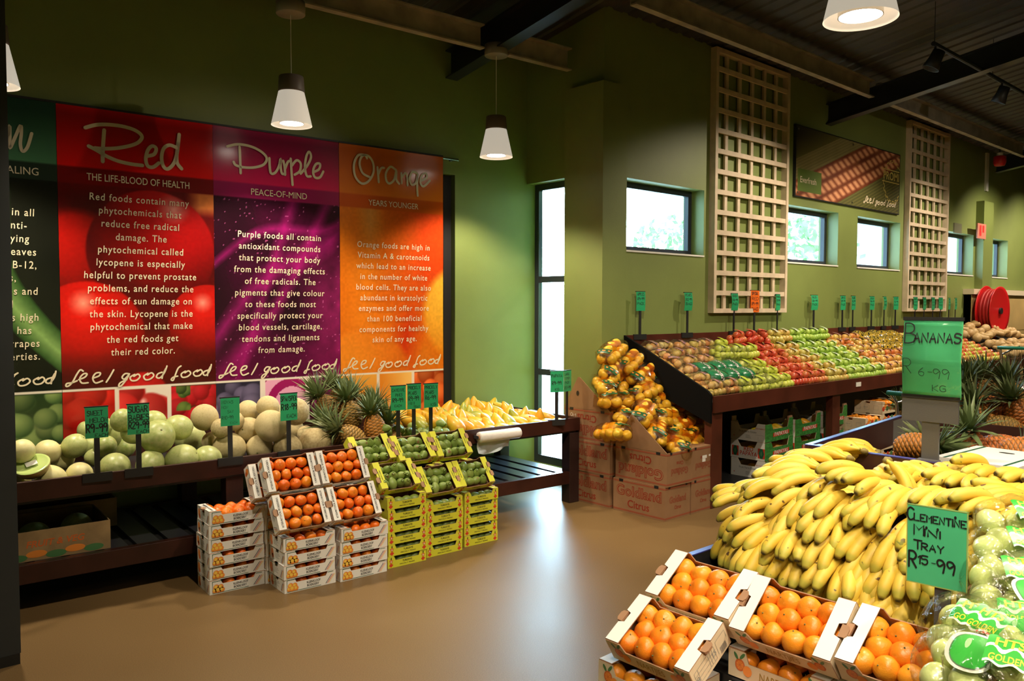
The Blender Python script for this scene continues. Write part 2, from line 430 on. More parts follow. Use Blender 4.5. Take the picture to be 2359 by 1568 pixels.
# ------------------------------------------------------------------ outdoors, seen small through the panes
paving = mat('pale_paving', (0.62, 0.60, 0.56), 0.8, noise=0.1, nscale=2)
struct('floor_outside', MB().box(5.9, 40, 5.0, 60, -0.3, -0.05), paving)
leaf_m = mat('outdoor_leaves', (0.20, 0.34, 0.14), 0.7, noise=0.3, nscale=3)
bark_m = mat('bark', (0.16, 0.11, 0.07), 0.9)
def tree(x, y, h, r, label):
    t = thing('outdoor_tree', label, 'tree', (x, y, -0.05))
    MB().tube([(0,0,0),(0.05,0,h*.5),(0,0.05,h*.8)], [0.14,0.1,0.05]).build('trunk', bark_m, t, True)
    c = MB()
    for i in range(900):
        a = U(0, 6.283); e = math.asin(U(-.8, 1)); k = r*U(.6, 1.0)
        p = Vector((k*math.cos(a)*math.cos(e), k*math.sin(a)*math.cos(e), h*.85 + k*.8*math.sin(e)))
        s = r*U(.05, .09); d1 = Vector((U(-1,1),U(-1,1),U(-1,1))).normalized(); d2 = d1.cross(Vector((U(-1,1),U(-1,1),U(-1,1)))).normalized()
        c.quad(p-d1*s, p-d2*s*.5, p+d1*s, p+d2*s*.5)
    c.build('foliage', leaf_m, t)
tree(20.5, 11.5, 3.6, 2.0, 'pale tree seen through the third high window')
tree(16.5, 12.0, 3.2, 1.6, 'pale tree seen through the second high window beside the white trellis')
tree(11.5, 15.0, 2.6, 1.4, 'pale bush seen through the tall narrow window')
struct('wall_neighbour', MB().box(26, 34, 9.0, 14, -0.05, 6), mat('white_render', (0.75, 0.75, 0.78), 0.8))
# ------------------------------------------------------------------ lettering helpers (all lettering lies in the local x-z plane, facing -y)
_txt = {}
def text_flat(body, size=1.0, bold=0.0, xs=1.0, spacing=1.0, shear=0.0):
    """flat glyph polygons of the built-in font: verts (x, y) centred, faces"""
    key = (body, bold, shear, spacing)
    if key not in _txt:
        cu = bpy.data.curves.new('t', 'FONT'); cu.body = body; cu.size = 1.0; cu.align_x = 'CENTER'; cu.align_y = 'CENTER'
        cu.resolution_u = 3; cu.offset = bold; cu.space_character = spacing; cu.shear = shear
        o = bpy.data.objects.new('t', cu); COL.objects.link(o)
        bpy.context.view_layer.update()
        dg = bpy.context.evaluated_depsgraph_get(); me = bpy.data.meshes.new_from_object(o.evaluated_get(dg))
        v = [(p.co.x, p.co.y) for p in me.vertices]; f = [tuple(q.vertices) for q in me.polygons]
        bpy.data.objects.remove(o); bpy.data.meshes.remove(me); bpy.data.curves.remove(cu)
        if v:
            cx = (min(a for a, _ in v)+max(a for a, _ in v))/2
            v = [(a-cx, b) for a, b in v]
        _txt[key] = (v, f)
    v, f = _txt[key]
    return [(a*size*xs, b*size) for a, b in v], f
def put_text(mb, body, x, z, size, m=0, y=0.0, M=None, width=None, flip=False, **k):
    v, f = text_flat(body, size, **k)
    if width and v:
        w0 = max(a for a, _ in v)-min(a for a, _ in v); q = width/w0; v = [(a*q, b) for a, b in v]
    if flip: v = [(-a, -b) for a, b in v]
    mb.add([(x+a, y, z+b) for a, b in v], f, m, M)

G = {'A':'003860 1353','B':'0008 083857553404 3463613000','C':'6748280602204061','D':'0008 083866623000','E':'60000868 0444','F':'000868 0444',
'G':'674828060220406163 6434','H':'0008 6068 0464','I':'0008','J':'48422001','K':'0008 680460','L':'080060','M':'0008346860','N':'00086068',
'O':'280602204062664828','P':'0008 0848664404','Q':'280602204062664828 4360','R':'0008 0848664404 2460','S':'67481806155462401001','T':'0868 3830',
'U':'080220406268','V':'083068','W':'0810365068','X':'0068 0860','Y':'083468 3430','Z':'08680060','0':'280602204062664828','1':'163830',
'2':'072848660060','3':'08683563502001','4':'40480363','5':'6808055562402001','6':'5815022050633403','7':'086820','8':'341638563402306234',
'9':'66481806246650','-':'1454','.':'0010'}
def smooth_pts(pts, k=4):
    if len(pts) < 3: return pts
    out = []
    P_ = [pts[0]] + list(pts) + [pts[-1]]
    for i in range(1, len(P_)-2):
        p0, p1, p2, p3 = [np.array(q, float) for q in P_[i-1:i+3]]
        for j in range(k):
            t = j/k
            out.append(tuple(0.5*((2*p1)+(-p0+p2)*t+(2*p0-5*p1+4*p2-p3)*t*t+(-p0+3*p1-3*p2+p3)*t**3)))
    out.append(tuple(pts[-1])); return out
def ribbon(mb, pts, w, m=0, y=0.0, M=None, taper=False):
    """a flat brush stroke through 2D points (x, z)"""
    n = len(pts); L = []; R = []
    for i in range(n):
        a = np.array(pts[max(i-1, 0)], float); b = np.array(pts[min(i+1, n-1)], float); d = b-a; l = np.hypot(*d) or 1
        nx, nz = -d[1]/l, d[0]/l
        ww = w[i] if hasattr(w, '__len__') else w
        if taper: ww = w*(1.0 if i < n*0.75 else 0.75)
        L.append((pts[i][0]+nx*ww/2, y, pts[i][1]+nz*ww/2)); R.append((pts[i][0]-nx*ww/2, y, pts[i][1]-nz*ww/2))
    mb.add(L+R, [(i, i+n, i+1+n, i+1) for i in range(n-1)], m, M)
    for e, q in ((0, 1), (n-1, n-2)):          # round ends
        c = pts[e]; r = (w[e] if hasattr(w, '__len__') else w)/2
        mb.add([(c[0]+r*math.cos(a*math.pi/4), y-1e-5, c[1]+r*math.sin(a*math.pi/4)) for a in range(8)], [tuple(range(8))], m, M)
def hand(mb, text, x, z, h, w=None, m=0, y=0.0, pen=0.1, gap=2.2, M=None, jitter=0.0, tail=True):
    """hand-lettered capitals, left edge x, base line z, capital height h; w squeezes the line to that width"""
    adv = []; X = 0
    for ch in text:
        if ch == ' ': adv.append(None); X += 4; continue
        g = G[ch]; xs = [int(c) for s in g.split() for c in s[0::2]]; adv.append(X); X += max(xs)+gap
    kx = (w/(X-gap)) if w else h/8
    r = random.Random(hash(text) & 0xffff if False else sum(ord(c) for c in text))
    for ch, a in zip(text, adv):
        if a is None: continue
        dy = r.uniform(-jitter, jitter)
        for s in G[ch].split():
            pts = [(x+(a+int(s[i]))*kx, z+(int(s[i+1])/8+dy)*h) for i in range(0, len(s), 2)]
            if ch in 'BCDGJOPQRSU0235689': pts = smooth_pts(pts, 4)
            ribbon(mb, pts, pen*h, m, y, M)
def disc(mb, x, z, rx, rz, m=0, y=0.0, n=20, M=None, rot=0.0):
    c, s = math.cos(rot), math.sin(rot)
    mb.add([(x+rx*math.cos(2*math.pi*i/n)*c-rz*math.sin(2*math.pi*i/n)*s, y, z+rx*math.cos(2*math.pi*i/n)*s+rz*math.sin(2*math.pi*i/n)*c) for i in range(n)], [tuple(range(n))], m, M)
def patch(mb, x0, x1, z0, z1, m=0, y=0.0, M=None): mb.add([(x0,y,z0),(x1,y,z0),(x1,y,z1),(x0,y,z1)], [(0,1,2,3)], m, M)

# ------------------------------------------------------------------ printed pictures: a fine grid of coloured points
def picture(name, x0, x1, z0, z1, nx, nz, fn, m, parent, yfn=None, y=0.0):
    X = np.linspace(x0, x1, nx+1); Z = np.linspace(z0, z1, nz+1)
    gx, gz = np.meshgrid(X, Z)
    yy = np.full(gx.shape, y) if yfn is None else yfn(gx, gz)
    v = np.stack([gx.ravel(), yy.ravel(), gz.ravel()], 1)
    i = (np.arange(nz)[:, None]*(nx+1) + np.arange(nx)[None, :]).ravel()
    f = np.stack([i, i+1, i+nx+2, i+nx+1], 1)
    me = bpy.data.meshes.new(name); me.from_pydata(v.tolist(), [], f.tolist())
    col = np.clip(fn((gx-x0)/(x1-x0), (gz-z0)/(z1-z0)), 0, 1).reshape(-1, 3)/1.0
    lin = np.where(col <= 0.04045, col/12.92, ((col+0.055)/1.055)**2.4)
    a = me.color_attributes.new('print', 'FLOAT_COLOR', 'POINT')
    a.data.foreach_set('color', np.concatenate([lin, np.ones((len(lin), 1))], 1).astype(np.float32).ravel())
    me.materials.append(m)
    me.polygons.foreach_set('use_smooth', [True]*len(f))
    return link(name, me, parent)
def C3(*c): return np.array(c, float)/255
def lerp(a, b, t): return a*(1-t[..., None]) + b*t[..., None]
def vnoise(u, v, sc, seed=0):
    r = np.random.RandomState(seed); g = r.rand(64, 64)
    a = u*sc; b = v*sc; ia = np.floor(a).astype(int); ib = np.floor(b).astype(int); fa = a-ia; fb = b-ib
    fa = fa*fa*(3-2*fa); fb = fb*fb*(3-2*fb)
    q = lambda i, j: g[i % 64, j % 64]
    return (q(ia, ib)*(1-fa)+q(ia+1, ib)*fa)*(1-fb) + (q(ia, ib+1)*(1-fa)+q(ia+1, ib+1)*fa)*fb
def ball(img, u, v, cx, cy, r, asp, c0, c1, hl=None, soft=0.03, lx=-0.3, ly=0.35):
    """a printed round fruit: edge colour c0, body colour c1"""
    d = np.hypot((u-cx), (v-cy)*asp)/r
    k = np.clip((1-d)/soft, 0, 1)
    e = np.clip(np.hypot((u-cx)-lx*r, (v-cy)*asp-ly*r)/(1.25*r), 0, 1)
    c = lerp(c1, c0, e**1.6)
    if hl is not None:
        h = np.clip(1-np.hypot((u-cx)-lx*1.3*r, (v-cy)*asp-ly*1.3*r)/(0.28*r), 0, 1); c = lerp(c, hl, h*0.8)
    return lerp(img, c, k)
def fruits(img, u, v, box, n, r, asp, c0, c1, seed, hl=None):
    x0, x1, y0, y1 = box; q = np.random.RandomState(seed)
    inside = (u >= x0) & (u <= x1) & (v >= y0) & (v <= y1)
    sub = img.copy()
    for _ in range(n):
        k = q.uniform(.75, 1.15); sh = q.uniform(.75, 1.15)
        sub = ball(sub, u, v, q.uniform(x0, x1), q.uniform(y0, y1), r*k, asp, c0*sh, np.clip(c1*sh, 0, 1), hl, 0.12)
    return np.where(inside[..., None], sub, img)

BZ0, BZ1 = 0.72, 2.958           # banner bottom and top
ASP = (BZ1-BZ0)/1.0
def vz(z): return (z-BZ0)/(BZ1-BZ0)
LINE = vz(1.082); H0 = vz(2.445); H1 = vz(2.555)
def panel_art(kind):
    def fn(u, v):
        n1 = vnoise(u, v*ASP, 5, 1); n2 = vnoise(u, v*ASP, 14, 2); n3 = vnoise(u, v*ASP, 60, 3)
        t = np.clip((v-H1)/(1-H1), 0, 1)
        if kind == 'red':
            img = lerp(C3(70, 6, 8), C3(120, 8, 10), n1)
            img = ball(img, u, v, .10, vz(2.0), .30, ASP, C3(110, 8, 8), C3(190, 20, 14), soft=.2)
            img = lerp(img, C3(215, 120, 60), (np.clip((u-.8)/.1, 0, 1)*np.clip((v-vz(2.28))/.03, 0, 1)))
            img = ball(img, u, v, .58, vz(2.02), .43, ASP, C3(82, 6, 9), C3(205, 16, 18), C3(250, 200, 190), lx=.25, ly=.55)
            img = ball(img, u, v, .16, vz(1.45), .36, ASP, C3(110, 6, 8), C3(225, 24, 16), C3(255, 190, 160), lx=-.05, ly=.45)
            img = ball(img, u, v, .95, vz(1.52), .28, ASP, C3(95, 6, 8), C3(215, 26, 20), C3(255, 180, 160), lx=-.1, ly=.4)
            dk = np.clip((vz(1.35)-v)/.10, 0, 1); img = lerp(img, C3(62, 8, 10), dk*.75)
            img = ball(img, u, v, .5, vz(1.02), .17, ASP, C3(150, 10, 14), C3(215, 30, 32), soft=.1)
            top = lerp(C3(225, 14, 14), C3(140, 6, 8), np.clip(t*1.1, 0, 1)); top = lerp(top, C3(200, 12, 14), np.clip((t-.85)/.15, 0, 1))
            band = C3(118, 8, 12)
        elif kind == 'purple':
            img = lerp(C3(34, 8, 22), C3(62, 10, 40), n1)
            for (a, b, c, w_) in ((0.95, .30, .0, .10), (1.6, .12, .25, .08), (.45, .55, .0, .05), (2.6, .02, .5, .07)):
                d = np.abs((v*ASP) - (b*ASP + a*u + .10*np.sin(u*5+c*9)))/np.sqrt(1+a*a)
                img = lerp(img, C3(172, 26, 120), np.clip(1-d/w_, 0, 1)*.8*(.6+.4*n2))
            img = lerp(img, C3(190, 40, 125), np.clip((u-.62)/.35, 0, 1)*np.clip((vz(2.2)-v)/.2, 0, 1)*.75*(.5+.5*n2))
            img = lerp(img, C3(128, 12, 78), np.clip((vz(1.5)-v)/.25, 0, 1)*.55)
            sp = (vnoise(u, v*ASP, 62, 9) > .93); img = np.where(sp[..., None], img*.4+C3(230, 120, 190)*.6, img)
            top = lerp(C3(205, 30, 86), C3(112, 14, 58), np.clip(t*1.15, 0, 1)); top = lerp(top, C3(150, 26, 76), np.clip((t-.85)/.15, 0, 1))
            band = C3(146, 26, 84)
        elif kind == 'orange':
            img = lerp(C3(214, 108, 18), C3(226, 124, 26), n1)
            img = lerp(img, C3(214, 62, 22), np.clip((u-.25)/.55, 0, 1)*np.clip((v-vz(1.25))/.3, 0, 1)*.9)
            img = lerp(img, C3(196, 40, 14), np.clip(1-np.abs(u-.62-(v-vz(1.4))*.5)/.2, 0, 1)*np.clip((vz(1.75)-v)/.15, 0, 1)*.85)
            img = ball(img, u, v, 1.22, vz(1.58), .46, ASP, C3(226, 130, 26), C3(248, 186, 60), soft=.15)
            img = ball(img, u, v, .22, vz(1.0), .48, ASP, C3(212, 96, 22), C3(236, 138, 34), soft=.12)
            img = lerp(img, C3(214, 176, 110), np.clip(1-np.abs(u-.28)/.14, 0, 1)*np.clip((v-vz(2.0))/.15, 0, 1)*.45)
            top = lerp(C3(214, 112, 26), C3(186, 84, 14), np.clip(t*1.1, 0, 1)); top = lerp(top, C3(204, 98, 22), np.clip((t-.85)/.15, 0, 1))
            band = C3(196, 82, 16)
        else:
            img = lerp(C3(16, 18, 14), C3(28, 30, 22), n1)
            cx = .60 + .46*np.clip((vz(1.95)-v)/(.68/(BZ1-BZ0)), 0, 2)**1.5
            d = np.abs(u - cx); img = lerp(img, lerp(C3(134, 172, 96), C3(44, 76, 34), np.clip(d/.13, 0, 1)), np.clip((.14-d)/.02, 0, 1))
            img = lerp(img, C3(60, 92, 62), np.clip((u-.55)/.1, 0, 1)*np.clip((.75-u)/.1, 0, 1)*np.clip((vz(1.35)-v)/.08, 0, 1)*.8)
            top = lerp(C3(74, 124, 88), C3(34, 66, 54), np.clip(t*1.2, 0, 1)); band = C3(38, 52, 42)
        img = img*(.92+.08*n3[..., None])
        hb = np.clip((v-H0)/.004, 0, 1); img = lerp(img, np.broadcast_to(band, img.shape)*(.85+.2*n1[..., None]), hb)
        tb = np.clip((v-H1)/.004, 0, 1); img = lerp(img, top, tb)
        # strip of small pictures under the white line
        st = v < LINE
        base = np.broadcast_to(C3(226, 214, 200), img.shape).copy()
        ys = (0, LINE-.006)
        if kind == 'red':
            base = np.where(((u < .32))[..., None], C3(150, 14, 10), base); base = fruits(base, u, v, (0, .32, *ys), 16, .10, ASP, C3(150, 10, 8), C3(214, 40, 30), 4)
            base = fruits(base, u, v, (.345, .66, *ys), 9, .13, ASP, C3(160, 14, 16), C3(224, 60, 56), 5, C3(255, 245, 235))
            base = np.where((u > .685)[..., None], C3(62, 44, 20), base); base = fruits(base, u, v, (.685, 1, *ys), 26, .065, ASP, C3(140, 10, 18), C3(214, 30, 44), 6)
            base = fruits(base, u, v, (.72, .82, ys[1]-.08, ys[1]), 5, .05, ASP, C3(40, 66, 24), C3(110, 134, 60), 7)
        elif kind == 'purple':
            base = np.where((u < .33)[..., None], C3(40, 36, 52), base); base = fruits(base, u, v, (0, .33, *ys), 22, .09, ASP, C3(44, 38, 60), C3(112, 102, 134), 8)
            g = np.hypot(u-.58, (v-.07)*ASP); ring = (np.sin(g*46) > .1)
            base = np.where(((u > .37) & (u < .70))[..., None], np.where(ring[..., None], C3(150, 24, 90), C3(224, 160, 190)), base)
            base = np.where((u > .73)[..., None], C3(70, 16, 44), base); base = fruits(base, u, v, (.73, 1, *ys), 12, .07, ASP, C3(70, 12, 50), C3(150, 50, 110), 9)
        elif kind == 'orange':
            base = np.where((u < .33)[..., None], lerp(C3(206, 120, 30), C3(232, 164, 66), np.clip(v/LINE, 0, 1)), base)
            base = np.where(((u > .355) & (u < .67))[..., None], lerp(C3(216, 128, 34), C3(240, 190, 104), np.clip((u-.36)/.3, 0, 1)), base)
            base = np.where((u > .70)[..., None], C3(126, 44, 12), base); base = fruits(base, u, v, (.70, 1, *ys), 20, .085, ASP, C3(176, 56, 16), C3(226, 116, 54), 10)
        else:
            base = np.where((u > .0)[..., None], C3(40, 60, 30), base); base = fruits(base, u, v, (0, 1, *ys), 60, .075, ASP, C3(52, 78, 40), C3(126, 146, 84), 11)
        img = np.where(st[..., None], base, img)
        ln = np.abs(v-LINE) < .0032
        return np.where(ln[..., None], C3(226, 216, 200), img)
    return fn
banner_m = vcol_mat('glossy_banner_print', 0.20, 0.5)
letter_m = mat('cream_lettering', S(222, 208, 178), 0.35)
letter_dim = mat('ivory_title_lettering', S(200, 188, 160), 0.35)
def tr(strokes, ox, oy, k):           # strokes traced on the photograph -> (s, z) on the banner plane
    out = []
    for s in strokes:
        out.append([on_t(ox+a/k, oy+b/k, 5.944) for a, b in s])
    return out
T_RED = tr([[(300,195),(420,165),(560,165),(700,185),(820,225),(885,285),(850,345),(760,382),(620,407),(480,412),(400,405)],[(495,220),(487,330),(480,440),(480,545)],
 [(335,385),(420,430),(520,490),(640,540),(780,572),(890,585)],[(935,490),(1010,470),(1032,410),(990,385),(945,430),(925,520),(945,590),(1000,602),(1060,560)],
 [(1240,400),(1170,375),(1110,410),(1088,500),(1105,590),(1150,622),(1210,570),(1245,470),(1270,265)],[(1262,330),(1245,470),(1250,560),(1295,620)]], 130, 250, 4.48)
T_PUR = tr([[(180,150),(280,130),(400,150),(500,200),(550,260),(520,320),(430,347),(330,345),(260,325),(240,295)],[(295,155),(300,260),(305,400)],
 [(575,260),(578,340),(590,402),(630,395),(665,335),(680,265),(680,340),(692,402),(715,408)],[(705,285),(718,345),(722,415)],[(722,360),(748,295),(775,285)],
 [(775,265),(783,400),(792,510)],[(785,330),(830,280),(868,310),(860,380),(812,415)],[(868,405),(930,330),(965,250),(948,200),(922,240),(908,340),(925,425),(962,430)],
 [(985,392),(1038,365),(1050,315),(1012,315),(985,375),(1000,438),(1048,440),(1080,385)]], 480, 300, 4.067)
T_ORA = tr([[(1490,262),(1470,232),(1405,235),(1368,320),(1380,430),(1440,497),(1505,475),(1550,395),(1545,300),(1500,238),(1445,240),(1420,310),(1450,400),(1520,440)],
 [(1588,345),(1595,420),(1600,485)],[(1597,410),(1622,355),(1650,350)],[(1762,372),(1710,340),(1668,400),(1672,470),(1702,497),(1745,460),(1765,375),(1765,460),(1792,500)],
 [(1812,400),(1815,495)],[(1818,440),(1848,400),(1865,430),(1870,515)],[(1960,402),(1915,390),(1890,445),(1908,508),(1948,490),(1966,410),(1960,520),(1965,612)],
 [(1990,475),(2048,445),(2042,402),(2005,420),(1990,485),(2020,525),(2080,470)]], 480, 300, 4.067)
T_GRE = tr([[(-40,1000),(20,1040),(55,985),(70,905),(72,985),(72,1068),(110,990),(150,905),(155,960),(148,1040),(165,1092),(200,1060),(230,962)]], 0, 0, 3.136)
SLOG = tr([[(755,215),(730,203),(700,240),(660,312),(625,348),(600,352),(607,328),(655,320),(700,302)],[(715,292),(770,270),(790,240),(758,240),(725,280),(742,322),(800,320)],
 [(850,277),(900,257),(910,230),(868,235),(842,280),(868,322),(930,302)],[(1032,203),(1000,260),(965,315)],
 [(1175,240),(1135,238),(1108,270),(1130,287),(1172,245),(1140,300),(1100,347),(1078,350),(1092,320),(1150,292)],
 [(1222,245),(1182,270),(1195,300),(1240,297),(1270,265),(1252,242),(1215,262)],[(1342,235),(1305,260),(1320,292),(1362,287),(1395,255),(1375,230),(1338,250)],
 [(1470,225),(1432,240),(1420,270),(1452,275),(1492,228),(1515,168)],[(1505,190),(1480,240),(1470,280)],
 [(1642,168),(1615,190),(1590,250),(1572,297),(1553,292),(1572,270),(1612,260)],[(1682,215),(1645,240),(1655,270),(1700,264),(1730,235),(1710,212),(1678,230)],
 [(1792,205),(1755,230),(1770,258),(1810,254),(1835,225),(1820,202),(1788,220)],[(1890,205),(1852,220),(1845,245),(1872,250),(1905,205),(1917,155)],[(1908,175),(1888,218),(1882,255)]], 0, 800, 3.932)
PARAS = {
 'red': ['Red foods contain many','phytochemicals that','reduce free radical','damage. The','phytochemical called','lycopene is especially','helpful to prevent prostate','problems, and reduce the','effects of sun damage on','the skin. Lycopene is the','phytochemical that make','the red foods get','their red color.'],
 'purple': ['Purple foods all contain','antioxidant compounds','that protect your body','from the damaging effects','of free radicals. The','pigments that give colour','to these foods most','specifically protect your','blood vessels, cartilage,','tendons and ligaments','from damage.'],
 'orange': ['Orange foods are high in','Vitamin A & carotenoids','which lead to an increase','in the number of white','blood cells. They are also','abundant in keratolytic','enzymes and offer more','than 100 beneficial','components for healthy','skin of any age.'],
 'green': ['in all','anti-','fying','leaves','B-12,','ls,','ns and','al','is high','l has','grapes','erties.']}
PZ = {'red': (2.37, 1.325), 'purple': (2.178, 1.306), 'orange': (2.150, 1.361), 'green': (2.235, 1.315)}
HEAD = {'red': 'THE LIFE-BLOOD OF HEALTH', 'purple': 'PEACE-OF-MIND', 'orange': 'YEARS YOUNGER', 'green': 'HEALING'}
TITLE = {'red': T_RED, 'purple': T_PUR, 'orange': T_ORA, 'green': T_GRE}
PS = {'red': 0.952, 'purple': 1.953, 'orange': 2.956, 'green': -0.05}
BL = {'green': 'dark green banner, mostly cut off by the door frame, white writing over a green stem',
      'red': 'red banner titled Red over printed tomatoes, hanging on the green wall',
      'purple': 'purple and magenta banner titled Purple, hanging on the green wall',
      'orange': 'orange banner titled Orange, last of the hanging banners beside the lit wall'}
for kind in ('green', 'red', 'purple', 'orange'):
    s0 = PS[kind]
    t = thing('hanging_banner', BL[kind], 'banner', (0, 0, 0), ANG, 'nutrition banners on the green wall')
    yf = lambda gx, gz: 5.955 + 0.0022*np.sin(gx*9+gz*2.0) + 0.0015*np.sin(gz*5)
    picture('printed_sheet', s0, s0+1.0, BZ0, BZ1, 150, 320, panel_art(kind), banner_m, t, yfn=yf)
    a = MB()
    for st in TITLE[kind]:
        ribbon(a, smooth_pts(st, 5), 0.024 if kind == 'red' else 0.019, 0, 5.9503)
    a.build('title_lettering', letter_dim, t)
    a = MB()
    HG = on_t(87, 395, 5.944)[0]-.118
    put_text(a, HEAD[kind], s0+.5 if kind != 'green' else HG, 2.498, 0.068, 0, 5.9505, xs=0.90, width=0.66 if kind == 'red' else None)
    a.build('heading_lettering', letter_m, t)
    a = MB(); L = PARAS[kind]; za, zb_ = PZ[kind]
    PQ = {k_: .725/max(max(p for p, _ in text_flat(l_, .068, bold=.006, spacing=1.16, shear=.06)[0])*2 for l_ in PARAS[k_ if k_ != 'green' else 'red']) for k_ in PARAS}
    for i, ln in enumerate(L):
        z = za + (zb_-za)*i/(len(L)-1)
        size = 0.068
        v, f = text_flat(ln, size, bold=0.006, spacing=1.16, shear=0.06)
        w0 = max(p for p, _ in v)-min(p for p, _ in v)
        q = PQ[kind]; tgt = w0*q
        cx = s0+.505 if kind != 'green' else on_t((83, 65, 70, 85, 85, 37, 87, 29, 87, 70, 88, 88)[i], 650, 5.944)[0]-tgt/2
        a.add([(cx+p*q, 5.9505, z+b) for p, b in v], f)
    a.build('paragraph_lettering', letter_m, t)
    a = MB(); off = s0 - PS['red']
    for st in SLOG:
        pts = [(p+off, b) for p, b in st]
        if min(p for p, _ in pts) > s0: ribbon(a, smooth_pts(pts, 4), 0.0105, 0, 5.9505)
    a.build('slogan_lettering', letter_m, t)
    MB().box(s0, s0+1.0, 5.952, 5.966, BZ1-.002, BZ1+.012).build('hem_bar', black_m, t)
rod = thing('banner_rod', 'thin steel rail poking out at the right end of the banner row', 'rail', (0,0,0), ANG)
MB().tube([(-0.6, 5.972, 2.952), (4.13, 5.972, 2.952)], 0.012, 10).build('tube', mat('chrome', (.7,.7,.72), .2, metal=1.0), rod, True)
b = MB()
for q in (-.3, 1.95, 4.06): b.box(q-.012, q+.012, 5.972, 6.0, 2.935, 2.965)
b.build('wall_bracket', darkmetal_m, rod)

# ------------------------------------------------------------------ corn picture over the far windows
def corn(u, v):
    A_ = 0.82/2.8
    n = vnoise(u*3.4, v, 6, 21)
    img = lerp(C3(128, 70, 40), C3(104, 50, 34), n)
    x = u/A_*.5; y = v
    d = (y - 1.0) - (-(x*0))  # placeholder axis
    dd = (v*1.0) - (u*1.25)   # diagonal coordinate: rises to the right
    img = np.where((dd > .52)[..., None], lerp(C3(96, 92, 44), C3(58, 56, 40), np.clip((dd-.52)*3, 0, 1)), img)
    img = np.where(((dd > .22) & (dd <= .52))[..., None], lerp(C3(110, 104, 60), C3(150, 138, 92), np.abs(np.sin(dd*70))*.6+.2*n), img)
    for row, (c, w_) in enumerate(((.10, .15), (-.12, .16), (-.33, .15))):
        k = np.clip(1-np.abs(dd-c)/(w_*.62), 0, 1)
        al = (u*1.0+v*.55)*13+row*.5
        q = np.abs(np.sin(al*math.pi))
        img = lerp(img, lerp(C3(122, 60, 38), C3(222, 158, 116), q), np.clip(k*2.2, 0, 1))
    img = np.where((dd < -.45)[..., None], lerp(C3(112, 108, 60), C3(80, 80, 44), np.abs(np.sin(dd*60))), img)
    sq = (u > .015) & (u < .215) & (v > .07) & (v < .40)
    img = np.where(sq[..., None], C3(96, 118, 50), img)
    return img
t = thing('wall_picture', 'wide dark corn picture on the green wall above the second and third high windows', 'picture', (8.49, YW-.03, 2.90))
MB().box(0, 2.8, 0.004, 0.03, 0, .815).build('board', black_m, t)
picture('printed_face', 0.02, 2.78, .012, .803, 300, 90, corn, vcol_mat('satin_print', .45), t, y=0.002)
a = MB(); put_text(a, 'Everfresh', .30, .20, .10, 0, -.001, bold=.01); a.build('name_lettering', letter_m, t)
a = MB()
k0 = (min(p for st in SLOG for p, _ in st), max(p for st in SLOG for p, _ in st)); z0_ = min(b for st in SLOG for _, b in st)
for st in SLOG: ribbon(a, smooth_pts([(1.72+(p-k0[0])*1.02, .06+(b-z0_)*.85) for p, b in st], 3), .016, 0, -.001)
a.build('slogan_lettering', letter_m, t)
gold = mat('gold_print', S(196, 176, 92), .5)
a = MB(); cx, cz = 2.56, .42
for k in range(36):
    a0 = 2*math.pi*k/36; r0 = .26 if k % 2 else .285
    if cx+r0*math.cos(a0) < 2.78 and cx+r0*math.cos(a0+.17) < 2.78:
        ribbon(a, [(cx+r0*math.cos(a0), cz+r0*math.sin(a0)), (cx+r0*math.cos(a0+.17), cz+r0*math.sin(a0+.17))], .014, 0, -.001)
patch(a, 2.24, 2.77, .405, .418, 0, -.001); patch(a, 2.24, 2.77, .565, .578, 0, -.001)
put_text(a, 'PROMI', 2.52, .488, .15, 0, -.001, bold=.015, width=.48)
a.build('gold_crest', gold, t)
a = MB()
for x_ in (.06, 1.40, 2.74):
    for z_ in (.05, .765): disc(a, x_, z_, .012, .012, 0, -.002)
a.build('screw', mat('screw_steel', (.6,.6,.6), .3, metal=1), t)
# ------------------------------------------------------------------ white trellises on the window wall
trel_m = mat('whitewashed_timber', (0.62, 0.50, 0.37), 0.6, noise=0.12, nscale=9)
def trellis(x0, label):
    t = thing('wall_trellis', label, 'trellis', (x0, YW, 1.58), 0, 'white trellises on the green wall')
    w_, h_ = 1.42, 2.64
    f = MB(); f.box(0, .045, -.07, 0, 0, h_); f.box(w_-.045, w_, -.07, 0, 0, h_); f.box(.045, w_-.045, -.07, 0, 0, .045); f.box(.045, w_-.045, -.07, 0, h_-.045, h_)
    f.build('frame', trel_m, t)
    n = 12; step = h_/13.0
    for i in range(n):
        z = step*(i+1); MB().box(.045, w_-.045, -.062, -.042, z-.024, z+.024).build('slat', trel_m, t)
    for i in range(5):
        x = w_/6*(i+1); MB().box(x-.024, x+.024, -.040, -.018, .045, h_-.045).build('upright_slat', trel_m, t)
    return t
trellis(6.865, 'near tall white trellis panel on the green wall between the first two high windows')
trellis(11.52, 'far tall white trellis panel on the green wall right of the corn picture')

